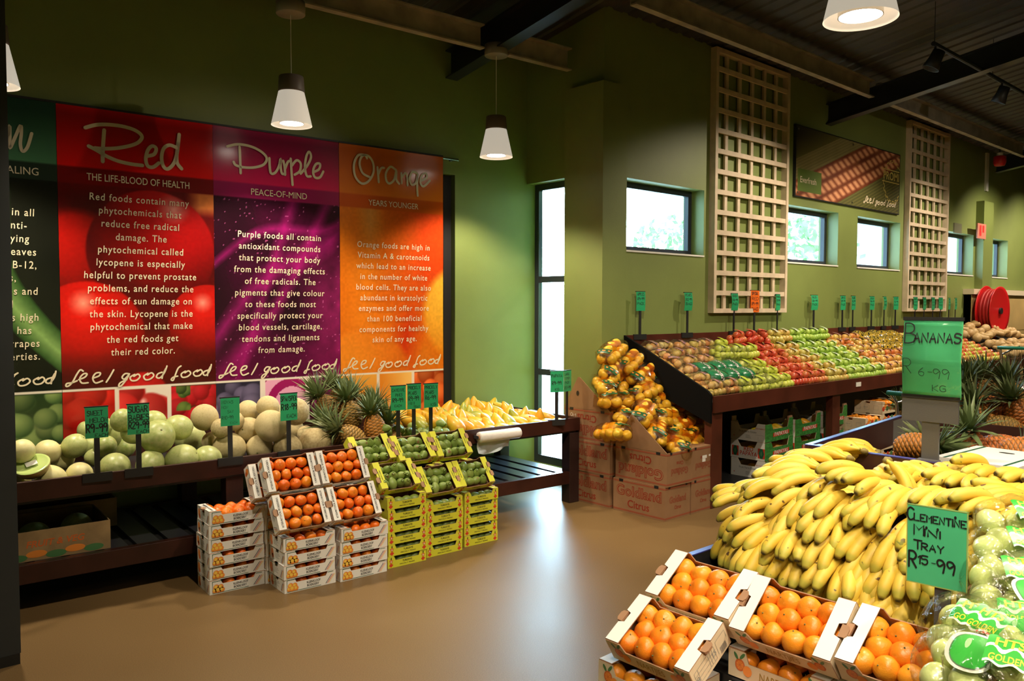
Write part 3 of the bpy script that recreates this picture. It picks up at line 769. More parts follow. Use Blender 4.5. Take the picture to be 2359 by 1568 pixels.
# ------------------------------------------------------------------ pendant lamps
shade_m = bpy.data.materials.new('frosted_shade'); shade_m.use_nodes = True
b_ = shade_m.node_tree.nodes['Principled BSDF']; b_.inputs['Base Color'].default_value = (.80, .70, .56, 1); b_.inputs['Roughness'].default_value = .35
b_.inputs['Emission Color'].default_value = (1, .88, .70, 1); b_.inputs['Emission Strength'].default_value = 0.45
inner_m = mat('white_enamel', (.85, .80, .70), .3)
cap_m = mat('taupe_cap', (.16, .13, .12), .5)
canopy_m = mat('taupe_canopy', (.30, .27, .24), .5)
bulb_m = emis('lit_lamp', (1.0, .93, .80), 22.0)
def pendant(p, label, zt, power=60):
    t = thing('pendant_lamp', label, 'lamp', p, 0, 'pendant lamps over the produce')
    R = .138
    MB().lathe([(R, 0), (R*.62, .235), (R*.60, .235), (R*.975, .003)], 40, cap=False).build('lamp_shade', shade_m, t, True)
    MB().lathe([(.078, .335), (.083, .33), (.090, .236), (.088, .225), (.05, .225)], 32).build('shade_cap', cap_m, t, True)
    MB().lathe([(.083, .012), (.083, .13), (.080, .13), (.080, .012)], 32, cap=False).build('inner_sleeve', inner_m, t, True)
    MB().lathe([(.079, .022), (.04, .016), (.001, .014)], 28, cap=False).build('bulb', bulb_m, t, True)
    hz = zt - p[2]
    MB().tube([(0, 0, .335), (0, 0, hz-.09)], .0035, 6).build('cord', white_card, t)
    MB().lathe([(.095, hz-.09), (.098, hz-.086), (.098, hz), (.095, hz)], 36).build('ceiling_canopy', canopy_m, t, True)
    d = bpy.data.lights.new('lamp_light', 'SPOT'); d.energy = power; d.spot_size = math.radians(118); d.spot_blend = .5; d.color = WARM; d.shadow_soft_size = .07
    l = bpy.data.objects.new('lamp_light', d); COL.objects.link(l); l.parent = t; l.location = (0, 0, .008)
    return t
def cdep(px, py, d): return CAMP + ray(px, py)*d
PL = 210
a1 = cdep(672, 290, 5.53); a2 = cdep(1143, 361, 6.69); a3 = a1*2 - a2; a4 = cdep(1982, 45, 3.12)
zcan = lambda p: 3.82+SL*(4.72-p.y)+.045
a1.z = a2.z = a3.z = (a1.z+a2.z)/2
a3 = cdep(-20, 196, 4.40)
pendant(a1, 'white pendant lamp hanging above the purple banner', cdep(672, 8, 5.53).z, PL)
pendant(a2, 'white pendant lamp beside the green corner, right of the orange banner', cdep(1143, 108, 6.69).z, PL)
pendant(a3, 'white pendant lamp half hidden by the door frame at the far left', cdep(672, 8, 5.53).z, PL)
pendant(a4, 'large near white pendant lamp at the top right against the dark ceiling', zc(a4.y), 130)

# ------------------------------------------------------------------ hanging track with spot heads, upper right
t = thing('spot_track', 'black spotlight track hanging from the dark ceiling at the upper right', 'lamp', (0, 0, 0))
q0 = on_y(2150, 100, 3.05); q1 = q0 + Vector((9.0, 0, 0))
MB().tube([q0, q1], .022, 8).build('bar', black_m, t)
w = MB()
for x in (q0.x+.03, q0.x+1.6, q0.x+4.4): w.tube([(x, q0.y, q0.z), (x, q0.y, zc(q0.y))], .004, 6)
w.build('suspension_wire', darkmetal_m, t)
def head(x, tgt, power, ang=75):
    p = Vector((x, q0.y, q0.z)); v = (Vector(tgt)-p).normalized()
    M = v.to_track_quat('Z', 'Y').to_matrix().to_4x4(); M.translation = p - Vector((0, 0, .14))
    h = MB().lathe([(.03, -.09), (.055, -.085), (.06, .0), (.078, .09), (.072, .09), (.052, .0)], 24, cap=False).build('spot_head', black_m, t, True, ); h.matrix_local = M
    e = MB().lathe([(.05, .02), (.001, .015)], 20, cap=False).build('spot_bulb', emis('spot_glow', (1, .9, .72), 2.0), t, True); e.matrix_local = M
    MB().tube([p, p-Vector((0, 0, .08))], .012, 8).build('spot_arm', black_m, t)
    spot('spot_light', M @ Vector((0, 0, .10)), tgt, power, ang, .7, WARM, .05)
head(q0.x+.05, (q0.x-.6, 4.25, 1.1), 240, 110)
head(q0.x+1.9, (q0.x+1.9, 4.25, 1.1), 240, 110)
head(q0.x+4.0, (q0.x+4.2, 4.3, 1.1), 240, 110)
head(q0.x+6.2, (q0.x+6.8, 4.5, 1.2), 300, 110)
head(q0.x+8.4, (q0.x+8.6, 4.5, 1.4), 300, 110)
# unseen tracks added behind and beside the camera to brighten produce, banners and hall
def track(x0, x1, y, z, heads):
    t = thing('spot_track', 'unseen added spotlight track behind or beside the camera, %s' % ('over the clementine trays' if x0 == .2 else 'over the floor by the cartons' if x0 == 1.0 else 'over the trolleys' if x0 == 4.2 else 'high up, aimed at the banners' if x0 == 6.0 else 'left rear' if x0 < 0 else 'right rear'), 'lamp', (0, 0, 0))
    MB().tube([(x0, y, z), (x1, y, z)], .022, 8).build('bar', black_m, t)
    w = MB()
    for x in (x0+.1, x1-.1): w.tube([(x, y, z), (x, y, zc(y))], .004, 6)
    w.build('suspension_wire', darkmetal_m, t)
    for x, tgt, pw, an in heads:
        p = Vector((x, y, z)); v = (Vector(tgt)-p).normalized()
        M = v.to_track_quat('Z', 'Y').to_matrix().to_4x4(); M.translation = p - Vector((0, 0, .12))
        h = MB().lathe([(.03, -.09), (.055, -.085), (.06, .0), (.078, .09), (.072, .09), (.052, .0)], 24, cap=False).build('spot_head', black_m, t, True); h.matrix_local = M
        spot('spot_light', M @ Vector((0, 0, .10)), tgt, pw, an, .7, WARM, .05)
track(.2, 3.4, .35, 3.5, [(.6, (2.15, 1.35, .8), 160, 60), (1.6, (2.7, 1.4, .9), 190, 70), (3.2, (3.0, 1.2, .9), 140, 80)])
track(4.2, 8.4, .6, 3.6, [(4.6, (6.2, 3.7, .8), 170, 80), (6.4, (8.0, 3.7, .8), 170, 80), (8.0, (10.5, 4.0, 1.0), 170, 90)])
track(-2.4, 1.6, -2.2, 4.2, [(-2.0, (-1.5, -2.6, 0), 300, 140), (-.2, (0, -2.6, 0), 300, 140), (1.4, (1.6, -2.6, 0), 300, 140)])
track(3.0, 9.0, -2.2, 4.2, [(3.4, (3.4, -2.6, 0), 300, 140), (6.0, (6, -2.6, 0), 300, 140), (8.8, (8.8, -2.6, 0), 300, 140)])
track(1.0, 3.8, 2.45, 3.75, [(1.5, (2.0, 4.6, .6), 200, 75), (2.6, (3.2, 4.6, .6), 170, 70), (3.5, (5.2, 4.0, .8), 300, 60)])
track(6.0, 7.6, 2.2, 4.28, [(6.4, (1.75, 5.95, 1.75), 210, 29)])

# ------------------------------------------------------------------ small things high on the wall, far right
red_m = mat('red_enamel', (.55, .012, .015), .3)
t = thing('alarm_bell', 'small red round alarm hanging under the last roof channel at the far right', 'alarm', on_y(2303, 370, 4.35))
MB().lathe([(.001, -.09), (.07, -.08), (.09, -.03), (.09, .06), (.06, .075)], 20).build('bell', red_m, t, True)
MB().lathe([(.045, .075), (.045, .12)], 16).build('mount', white_card, t)
MB().tube([(0, 0, .12), (0, 0, zc(4.35)-on_y(2303, 370, 4.35).z+.01)], .01, 6).build('conduit', darkmetal_m, t)
def board(name, label, cat, px0, px1, py0, py1, y, m, d=.02):
    a = on_y(px0, py1, y); b_ = on_y(px1, py0, y)
    o = MB().box(a.x, b_.x, y, y+d, a.z, b_.z).build(name, m); return tag(o, label, cat)
board('notice_board', 'small grey notice on the green wall above the fourth high window', 'sign', 2199, 2216, 516, 536, YW-.021, mat('grey_notice', (.16,.16,.10), .5))
t = board('safety_sign', 'small pink fire safety sign on the pilaster between the last two windows', 'sign', 2252, 2272, 517, 548, 4.578, mat('pink_sign', (.55,.20,.15), .5))
a = on_y(2262, 532, 4.576)
m_ = MB(); patch(m_, a.x-.1, a.x-.02, a.z-.08, a.z+.09, 0, 4.575); patch(m_, a.x+.03, a.x+.10, a.z-.02, a.z+.09, 0, 4.575)
m_.build('pictogram', mat('sign_red', (.6,.03,.03), .5), t)
t = board('call_point', 'small red fire call point on the green wall left of the hose reel', 'alarm', 2229, 2242, 708, 725, YW-.06, red_m, .06)
a = on_y(2239, 716, YW-.06); m_ = MB(); patch(m_, a.x-.03, a.x+.06, a.z-.05, a.z+.05, 0, YW-.062); m_.build('glass_plate', white_card, t)
bp = thing('service_pipe', 'thin white cable duct dropping down the wall under the last rafter', 'pipe', (0,0,0))
a = on_y(2274.5, 440, YW-.03); b_ = on_y(2274.5, 380, YW-.03); MB().box(a.x-.05, a.x+.05, YW-.03, YW, a.z, b_.z+.2).build('duct', white_card, bp)
# tan tiled dado with a white ledge
tile_m = mat('tan_wall_tiles', (.52, .36, .15), .4, noise=.18, nscale=2.2)
a = on_y(2238, 686, YW-.12)
d_ = MB()
for i in range(6):
    for j in range(3):
        x0 = a.x+.02+i*.9; d_.box(x0, x0+.888, YW-.12, YW, .02+j*.61, .02+j*.61+.598)
d_.box(a.x+.02, a.x+5.4, YW-.108, YW, 0, 1.84)
struct('trim_3', d_, tile_m)
struct('trim_4', MB().box(a.x-.02, a.x+5.45, YW-.16, YW, 1.845, 1.93), mat('cream_ledge', (.66,.55,.40), .5))
# hose reel
hc = on_y(2302, 716, 4.30) + Vector((0, .10, 0))
t = thing('fire_hose_reel', 'big red fire hose reel standing out from the tan tiled wall', 'hose reel', hc)
dv = Vector((-.06, -1, 0)).normalized()
M = dv.to_track_quat('Z', 'Y').to_matrix().to_4x4()
def rl(name, prof, m):
    o = MB().lathe(prof, 40).build(name, m, t, True); o.matrix_local = M; return o
R = .385
rl('front_disc', [(.02, .11), (R*.9, .10), (R, .115), (R, .10), (R*.9, .085), (.02, .09)], red_m)
rl('back_disc', [(.02, -.11), (R*1.0, -.11), (R*1.04, -.09), (R*1.0, -.09), (.02, -.09)], red_m)
rl('drum', [(.12, -.09), (.12, .09)], mat('dark_red', (.20,.006,.008), .4))
hs = MB()
for k in range(7):
    rr = R*.86 if k % 2 else R*.82
    z = -.075 + k*.025
    hs.tube([(rr*math.cos(i*math.pi/16), rr*math.sin(i*math.pi/16), z) for i in range(33)], .021, 8, cap=False)
o = hs.build('hose_coils', mat('red_hose', (.36,.008,.010), .45), t, True); o.matrix_local = M
o = MB().tube([(0, 0, -.33), (.10, -.04, -.50), (.05, -.05, -.60), (-.06, -.02, -.52), (-.08, .03, -.34)], .018, 8).build('hose_loop', red_m, t, True); o.matrix_local = Matrix.Rotation(0, 4, 'Z')
o = MB().tube([(0, 0, -.11), (0, 0, -.30)], .045, 12).build('wall_arm', darkmetal_m, t); o.matrix_local = M
o = MB().lathe([(.05, .112), (.05, .14), (.02, .14)], 16).build('hub', black_m, t); o.matrix_local = M

# ------------------------------------------------------------------ door frame at the left edge of the picture
jm = mat('blue_grey_metal', (.030, .036, .042), .45, noise=.15, nscale=3)
a = on_z(47, 1524, 0)
d_ = MB(); d_.box(a.x-.62, a.x, a.y-.02, a.y+.10, 0.05, 3.3)
o = struct('door_1', d_, jm, rotz=0)
h = MB(); h.box(a.x-.62, a.x-.004, a.y-.022, a.y+.102, 0.0, .05); h.build('sill_plate', black_m, o)
# ------------------------------------------------------------------ fruit prototypes (meshes shared by all copies)
orange_skin = fruit_mat('orange_skin', [(.82,.20,.010),(.88,.27,.014),(.90,.36,.022)], .34, 4, .25, .35, 260)
clem_skin = fruit_mat('clementine_skin', [(.80,.13,.007),(.86,.18,.009),(.90,.30,.018)], .36, 4, .2, .3, 260)
stem_m = mat('dry_stem', (.16,.16,.05), .8)
def round_fruit(name, r, m, flat=.92, seg=20, ring=12, dimple=.10, seed=0, stem=True):
    q = random.Random(seed); p1, p2 = q.uniform(0, 6), q.uniform(0, 6)
    def bump(p):
        k = 1 + .02*math.sin(3*math.atan2(p[1], p[0])+p1) + .015*math.sin(2*p[2]*3+p2)
        if p[2] > .8: k -= dimple*(p[2]-.8)/.2
        return k
    mb = MB().ell((0,0,0), (r, r, r*flat), seg, ring, 0, None, bump)
    if stem:
        n = len(mb.v); zz = r*flat*(1-dimple)
        mb.lathe([(.0001, zz+.0035), (r*.06, zz+.0015), (r*.085, zz-.002)], 7, 1, cap=False)
    return mb.mesh(name, [m, stem_m], True)
OR_ME = [round_fruit('orange', .0345, orange_skin, .93, seed=i) for i in range(4)]
CL_ME = [round_fruit('clementine', .0345, clem_skin, .88, seed=i+9) for i in range(4)]
pear_skin = fruit_mat('prickly_pear_skin', [(.12,.19,.035),(.19,.28,.05),(.28,.35,.085)], .42, 5, .35, .25, 90, spots=((.22,.12,.05), 26, .66))
def prickly_mesh(seed):
    mb = MB(); prof = []
    L = .046
    for i in range(13):
        t = i/12; z = -L+2*L*t; r = .0315*math.sin(math.pi*min(.985, max(.04, t**.9)))**.62
        prof.append((max(r, .003), z))
    prof += [(.011, L*.99), (.006, L*.94)]
    mb.lathe(prof, 16, 0, cap=True)
    return mb.mesh('prickly_pear', [pear_skin], True)
PP_ME = [prickly_mesh(i) for i in range(2)]
pap_skin = fruit_mat('papaya_skin', [(.12,.19,.015),(.30,.31,.018),(.60,.38,.015),(.66,.29,.010),(.64,.40,.020),(.20,.25,.018)], .42, 9, .42, .1, 60, coat=.15)
def papaya_mesh(seed):
    mb = MB(); prof = []; q = random.Random(seed); k = q.uniform(.9, 1.1)
    tt = [0, .03, .08, .16, .28, .40, .55, .68, .80, .90, .96, 1.0]; rr = [.03, .40, .66, .86, .98, 1.0, .92, .76, .56, .36, .22, .06]
    for t, r in zip(tt, rr): prof.append((max(.048*k*r, .0015), -.085+.18*t))
    mb.lathe(prof, 18); return mb.mesh('papaya', [pap_skin], True)
PA_ME = [papaya_mesh(i) for i in range(4)]
red_dot = mat('red_sticker', (.75,.03,.01), .4)
honey_skin = fruit_mat('white_melon_skin', [(.62,.60,.26),(.72,.66,.32),(.66,.50,.18)], .42, 5, .4, .15, 40)
sweet_skin = fruit_mat('green_melon_skin', [(.34,.43,.12),(.50,.54,.22),(.28,.40,.08)], .35, 4, .5, .08, 30, spots=((.45,.34,.12), 7, .68))
net_skin = fruit_mat('netted_melon_skin', [(.50,.40,.18),(.62,.52,.27),(.42,.30,.13)], .62, 6, .45, .8, 110)
def melon_mesh(name, m, el, seed):
    q = random.Random(seed); a, b = q.uniform(0, 6), q.uniform(0, 6)
    mb = MB().ell((0,0,0), (1, 1, el), 28, 18, 0, None, lambda p: 1+.015*math.sin(2*math.atan2(p[1],p[0])+a)+.012*math.sin(3*p[2]+b)-(.04 if p[2] > .96 else 0))
    mb.lathe([(.001, el*.985), (.05, el*.97), (.07, el*.95)], 9, 1, cap=False)
    return mb.mesh(name, [m, stem_m], True)
HO_ME = [melon_mesh('white_melon', honey_skin, e, i) for i, e in enumerate((1.0, 1.12))]
SW_ME = [melon_mesh('green_melon', sweet_skin, e, i+5) for i, e in enumerate((.95, 1.08, 1.18))]
NE_ME = [melon_mesh('netted_melon', net_skin, e, i+9) for i, e in enumerate((1.0, 1.12))]
apple_cols = {'gold': [(.46,.55,.06),(.60,.66,.09),(.68,.68,.14)], 'red': [(.50,.035,.02),(.62,.10,.04),(.70,.36,.09)], 'green': [(.22,.40,.05),(.36,.52,.08),(.50,.56,.12)],
  'mixed': [(.60,.10,.03),(.66,.40,.10),(.52,.52,.12)], 'amber': [(.50,.46,.10),(.60,.50,.12),(.62,.30,.08)], 'pale': [(.55,.66,.22),(.62,.70,.28),(.68,.74,.34)]}
APM = {k: fruit_mat('apple_skin_'+k, v, .28, 9, .5, coat=.3) for k, v in apple_cols.items()}
AP_ME = {k: round_fruit('apple', 1.0, m, .9, 16, 10, .22, 3) for k, m in APM.items()}
lemon_skin = fruit_mat('lemon_skin', [(.84,.46,.03),(.86,.56,.05),(.88,.62,.09)], .34, 5, .4, .35, 150)
def lemon_mesh():
    mb = MB(); prof = []
    for i in range(13):
        t = i/12; r = .0345*math.sin(math.pi*t)**.7 if 0 < t < 1 else .001
        prof.append((max(r, .002), -.042+.084*t))
    mb.lathe(prof, 14); return mb.mesh('lemon', [lemon_skin], True)
LE_ME = lemon_mesh()

# pineapple
def pine_skin():
    m = bpy.data.materials.new('pineapple_skin'); m.use_nodes = True; N = m.node_tree.nodes; L = m.node_tree.links; b = N['Principled BSDF']; b.inputs['Roughness'].default_value = .55
    at = N.new('ShaderNodeVertexColor'); at.layer_name = 'print'; oi = N.new('ShaderNodeObjectInfo')
    h = N.new('ShaderNodeHueSaturation'); mr = N.new('ShaderNodeMapRange'); mr.inputs['To Min'].default_value = .485; mr.inputs['To Max'].default_value = .51
    L.new(oi.outputs['Random'], mr.inputs['Value']); L.new(mr.outputs['Result'], h.inputs['Hue']); L.new(at.outputs['Color'], h.inputs['Color']); L.new(h.outputs['Color'], b.inputs['Base Color'])
    return m
pine_m = pine_skin(); pleaf_m = fruit_mat('pineapple_leaf', [(.07,.115,.035),(.14,.19,.07),(.23,.25,.11)], .5, 8, .6)
def pine_body(R=.065, H=.165, warm=1.0):
    nu, nv = 96, 64; v = []; col = []; f = []
    for j in range(nv+1):
        t = j/nv; r0 = R*(math.sin(math.pi*min(max(t*.90+.06, .02), .985))**.42)*(1-.12*t)
        for i in range(nu):
            a = i/nu
            p = (a*8+t*9) % 1; q = (a*8-t*9) % 1
            d = min(p, 1-p, q, 1-q)              # distance to the rhombic eye borders
            e = min(1, d/.24); bump = .0058*e
            c = math.hypot(p-.5, q-.5)
            r = r0+bump; v.append((r*math.cos(2*math.pi*a), r*math.sin(2*math.pi*a), H*t))
            mid = (.56*warm, .30 if warm < 1.1 else .235, .06 if warm < 1.1 else .022); cen = (.20, .14, .05)
            k = e; rgb = [x*(1-k)+y*k for x, y in zip((.10,.085,.03), mid if c > .13 else cen)]
            col.append((*rgb, 1))
    for j in range(nv):
        for i in range(nu): f.append((j*nu+i, j*nu+(i+1) % nu, (j+1)*nu+(i+1) % nu, (j+1)*nu+i))
    f.append(tuple(range(nu-1, -1, -1))); f.append(tuple(nv*nu+i for i in range(nu)))
    me = bpy.data.meshes.new('body'); me.from_pydata(v, [], f); a = me.color_attributes.new('print', 'FLOAT_COLOR', 'POINT')
    a.data.foreach_set('color', np.array(col, np.float32).ravel()); me.materials.append(pine_m); me.polygons.foreach_set('use_smooth', [True]*len(f)); return me
def pine_crown(seed, L=.15, n=58, spread=1.0):
    q = random.Random(seed); mb = MB()
    for i in range(n):
        k = i/n; a = i*2.399; l = L*(.45+.65*math.sin(math.pi*(.25+.6*k)))*q.uniform(.85, 1.15)
        el = math.radians(10+75*k)/1.0; el = math.radians(88)-(math.radians(88)-el)*spread
        w = .0145*(1.1-.4*k); pts = []
        for s in range(6):
            t = s/5; e = el - (1-k)*.75*t*t + .25*t
            pts.append((t*l, e))
        x = .012; z = .03*k; c0 = math.cos(a); s0 = math.sin(a); pv = []
        px_, pz_ = x, z; prev = 0
        for s, (d, e) in enumerate(pts):
            if s: px_ += (d-prev)*math.cos(e); pz_ += (d-prev)*math.sin(e)
            prev = d; ww = w*(1-.15*s if s < 4 else (.28 if s == 4 else .03))
            pv.append((px_, pz_, ww))
        vs = []
        for (xx, zz, ww) in pv:
            for sd in (-1, 0, 1):
                vs.append((xx*c0-sd*ww*s0, xx*s0+sd*ww*c0, zz+(abs(sd))*ww*.5))
        fs = []
        for s in range(5):
            fs += [(s*3, s*3+1, s*3+4, s*3+3), (s*3+1, s*3+2, s*3+5, s*3+4)]
        mb.add(vs, fs)
    return mb.mesh('crown', [pleaf_m], True)
PB_ME = [pine_body(), pine_body(.060, .15), pine_body(.066, .17, 1.25)]
PC_ME = [pine_crown(i, sp) for i, sp in enumerate((.14, .16, .13))] 
PC_ME.append(pine_crown(8, .16, 40, 1.25))
def pineapple(M, label, k=0, group=None, c=None, sc_=1.0):
    t = thing('pineapple', label, 'pineapple', M=M @ Matrix.Scale(sc_, 4), group=group)
    link('body', PB_ME[k % 3], t); link('crown', PC_ME[k % 3 if c is None else c], t, (0, 0, (.16, .145, .165)[k % 3]))
    return t
def aim(p, d, roll=0.0):              # matrix: local z along d at point p
    return Matrix.Translation(p) @ Vector(d).normalized().to_track_quat('Z', 'Y').to_matrix().to_4x4() @ Matrix.Rotation(roll, 4, 'Z')
def rrot(): return Euler((U(0, 6.28), U(0, 6.28), U(0, 6.28))).to_matrix().to_4x4()

# ------------------------------------------------------------------ cardboard trays
def wall_prism(mb, poly, y0, y1, mf, mbk, me_, M=None):
    n = len(poly); v = [(a, y0, b) for a, b in poly] + [(a, y1, b) for a, b in poly]
    mb.add(v, [tuple(range(n))], mf, M); mb.add(v, [tuple(range(2*n-1, n-1, -1))], mbk, M)
    mb.add(v, [(i, i+n, (i+1) % n+n, (i+1) % n) for i in range(n)], me_, M)
def plate(mb, poly, z0, z1, m_top, m_else, M=None):
    n = len(poly); v = [(a, b, z0) for a, b in poly]+[(a, b, z1) for a, b in poly]
    mb.add(v, [tuple(n+i for i in range(n))], m_top, M); mb.add(v, [tuple(range(n-1, -1, -1))], m_else, M)
    mb.add(v, [(i, (i+1) % n, (i+1) % n+n, i+n) for i in range(n)], m_else, M)
pr_green = mat('print_green', (.015,.10,.05), .5); pr_orange = mat('print_orange', (.80,.26,.04), .5); pr_red = mat('print_red', (.60,.05,.02), .5)
pr_yel = mat('print_yellow', (.85,.55,.08), .5); pr_grey = mat('print_grey', (.25,.26,.25), .5); pr_leaf = mat('print_leaf', (.07,.20,.07), .5); pr_dor = mat('print_dark_orange', (.62,.14,.03), .5); pr_gold = mat('print_ochre', (.34,.20,.02), .5)
PRN = [ink_m, pr_green, pr_orange, pr_red, pr_yel, pr_grey, pr_leaf, pr_dor, white_card, pr_gold]
class Tray:
    """shared meshes of one kind of tray; origin at the front left bottom corner, x along the front, y to the back"""
    def __init__(s, w, d, h, om, ledge, cut, end_notch=2, art=None, led_art=None, front_low=.0):
        s.w, s.d, s.h = w, d, h; T = .0035
        mb = MB(); mats = [om, brown_card, cream_card]
        mb.box(T, w-T, T, d-T, 0, T, 1)
        c0, c1, ch = cut
        poly = [(0,0),(w,0),(w,h),(w*c1+.012,h),(w*c1,h*ch),(w*c0,h*ch),(w*c0-.012,h),(0,h)]
        wall_prism(mb, poly, 0, T, 0, 1, 1)
        wall_prism(mb, poly, d-T, d, 1, 0, 1)
        # end walls with hand holes: polygon in (y, z), turned to lie in x = const
        nt = []
        ys = [d*(i+1)/(end_notch+1) for i in range(end_notch)]
        poly = [(T,0),(d-T,0),(d-T,h)]
        for y in reversed(ys): poly += [(y+.024,h),(y+.016,h-.02),(y-.016,h-.02),(y-.024,h)]
        poly += [(T,h)]
        Rz = Matrix(((0,-1,0,0),(1,0,0,0),(0,0,1,0),(0,0,0,1)))
        wall_prism(mb, poly, -T, 0, 1, 0, 1, Rz)            # left end: outside faces -x
        wall_prism(mb, poly, -w, -w+T, 0, 1, 1, Rz)
        s.body = mb.mesh('body', mats)
        # folded ledges
        def ledge_poly(x_out, x_in):
            p = [(x_out, T), (x_in, T), (x_in, d-T), (x_out, d-T)]
            for y in reversed(ys):
                e = x_out+(.015 if x_in > x_out else -.015)
                p += [(x_out, y+.022), (e, y+.016), (e, y-.016), (x_out, y-.022)]
            return p if x_in > x_out else p[::-1]
        s.ledges = []
        for xo, xi in ((0, ledge), (w, w-ledge)):
            mb = MB(); plate(mb, ledge_poly(xo, xi), h, h+.003, 0, 1); s.ledges.append(mb.mesh('folded_ledge', mats))
        # pushed-out cardboard tabs in the hand holes
        s.tabs = []
        for y in ys:
            for xo, sg in ((0, -1), (w, 1)):
                mb = MB(); plate(mb, [(xo-.010*sg, y-.021), (xo+.008*sg, y-.020), (xo+.014*sg, y-.010), (xo+.014*sg, y+.010), (xo+.008*sg, y+.020), (xo-.010*sg, y+.021)][::(1 if sg > 0 else -1)], h-.004, h+.004, 1, 1)
                s.tabs.append(mb.mesh('hand_hole_tab', mats))
        a = MB()
        if art: art(a, s)
        s.art = a.mesh('printed_artwork', PRN) if a.v else None
        a = MB()
        if led_art: led_art(a, s)
        s.led = a.mesh('ledge_lettering', PRN) if a.v else None
    def make(s, M, label, group=None, name='fruit_tray', tabs=True):
        t = thing(name, label, 'tray', M=M, group=group)
        link('body', s.body, t)
        for l in s.ledges: link('folded_ledge', l, t)
        if s.art: link('printed_artwork', s.art, t)
        if s.led: link('ledge_lettering', s.led, t)
        if tabs:
            for q_ in s.tabs: link(q_.name.split('.')[0], q_, t)
        return t
TOP = Matrix(((1,0,0,0),(0,0,-1,0),(0,1,0,0),(0,0,0,1)))     # x-z drawing laid flat (z -> y), facing up
ENDL = Matrix(((0,1,0,0),(-1,0,0,0),(0,0,1,0),(0,0,0,1)))     # x-z drawing turned onto the left end (x -> -y), facing -x
ENDR = Matrix(((0,-1,0,0),(1,0,0,0),(0,0,1,0),(0,0,0,1)))     # onto the right end, facing +x
def art_k(a, s):
    w, h, d = s.w, s.h, s.d; e = -.0008
    put_text(a, 'KLEINKLOOF', w*.56, h*.50, .019, 0, e, bold=.02, width=.085); put_text(a, 'BOERDERY', w*.55, h*.26, .019, 0, e, bold=.02, width=.075)
    for x, z, r in ((.115,.50,.017),(.195,.48,.016),(.15,.28,.018),(.22,.26,.015),(.085,.26,.013)):
        disc(a, w*x, h*z, r, r, 2, e); disc(a, w*x-.003, h*z+.003, r*.55, r*.55, 4, e*1.5)
    ribbon(a, [(w*.05, h*.93), (w*.05, h*.08), (w*.70, h*.08)], .003, 1, e); ribbon(a, [(w*.05, h*.93), (w*.22, h*.93)], .003, 1, e); ribbon(a, [(w*.84, h*.93), (w*.95, h*.93)], .003, 1, e)
    for k, m in enumerate((0, 3, 4)): ribbon(a, [(w*.80+k*.010, h*.12), (w*.915+k*.010, h*.72)], .0035, m, e)
    for E_, off, sg in ((ENDL, 0, -1), (ENDR, w, 1)):
        Mx = Matrix.Translation((off+sg*.0008, 0, 0)) @ E_
        x0 = -d if sg < 0 else 0
        disc(a, x0+d*.16, h*.55, .018, .024, 2, 0, M=Mx); disc(a, x0+d*.20, h*.30, .014, .014, 7, 0, M=Mx)
        for k in range(5): patch(a, x0+d*.34, x0+d*(.58+.05*(k % 3)), h*(.72-.11*k), h*(.75-.11*k), 5 if k else 1, 0, Mx)
        ribbon(a, [(x0+d*.05, h*.92), (x0+d*.62, h*.92)], .003, 1, 0, Mx)
        for k, m in enumerate((0, 3, 4)): ribbon(a, [(x0+d*.78+k*.01, h*.12), (x0+d*.88+k*.01, h*.7)], .003, m, 0, Mx)
def led_k(a, s):
    for x, fl in ((.024, False), (s.w-.024, True)):
        Mx = Matrix.Translation((x, s.d*.5, s.h+.0036)) @ Matrix.Rotation(math.radians(90 if not fl else -90), 4, 'Z') @ TOP
        put_text(a, 'KLEINKLOOF BOERDERY', 0, 0, .016, 0, 0, M=Mx, bold=.02, width=s.d*.84)
TK = Tray(.318, .215, .0785, white_card, .044, (.23, .80, .70), 1, art_k, led_k)
def art_y(a, s):
    w, h, d = s.w, s.h, s.d; e = -.0008
    put_text(a, 'TURKSVYE', w*.5, h*.44, .017, 0, e, bold=.02, width=.07); put_text(a, 'PRICKLY PEARS', w*.5, h*.20, .010, 0, e, bold=.015, width=.11)
    for x in (.085, .915):
        X = w*x
        a.add([(X, e, h*.05), (X+.016, e, h*.24), (X, e, h*.43), (X-.016, e, h*.24)], [(0,1,2,3)], 3)
        st = []
        for k in range(10):
            r = .017 if k % 2 == 0 else .008; q = math.pi/2+k*math.pi/5; st.append((X+r*math.cos(q), e*1.4, h*.58+r*math.sin(q)))
        a.add(st, [tuple(range(10))], 7)
        a.add([(X-.005, e*1.8, h*.74), (X+.005, e*1.8, h*.74), (X+.001, e*1.8, h*.97)], [(0,1,2)], 0)
        disc(a, X, h*.55, .004, .005, 8, e*1.8, 8)
def led_y(a, s):
    for x, fl in ((.022, False), (s.w-.022, True)):
        for k, tx in enumerate(('TURKSVYE', 'PRICKLY PEARS')):
            Mx = Matrix.Translation((x+(.007 if k else -.007), s.d*.5, s.h+.0036)) @ Matrix.Rotation(math.radians(90 if not fl else -90), 4, 'Z') @ TOP
            put_text(a, tx, 0, 0, .010, 0, 0, M=Mx, bold=.015, width=s.d*(.35 if k else .26))
TY = Tray(.285, .20, .0735, yellow_card, .046, (.20, .80, .62), 2, art_y, led_y)
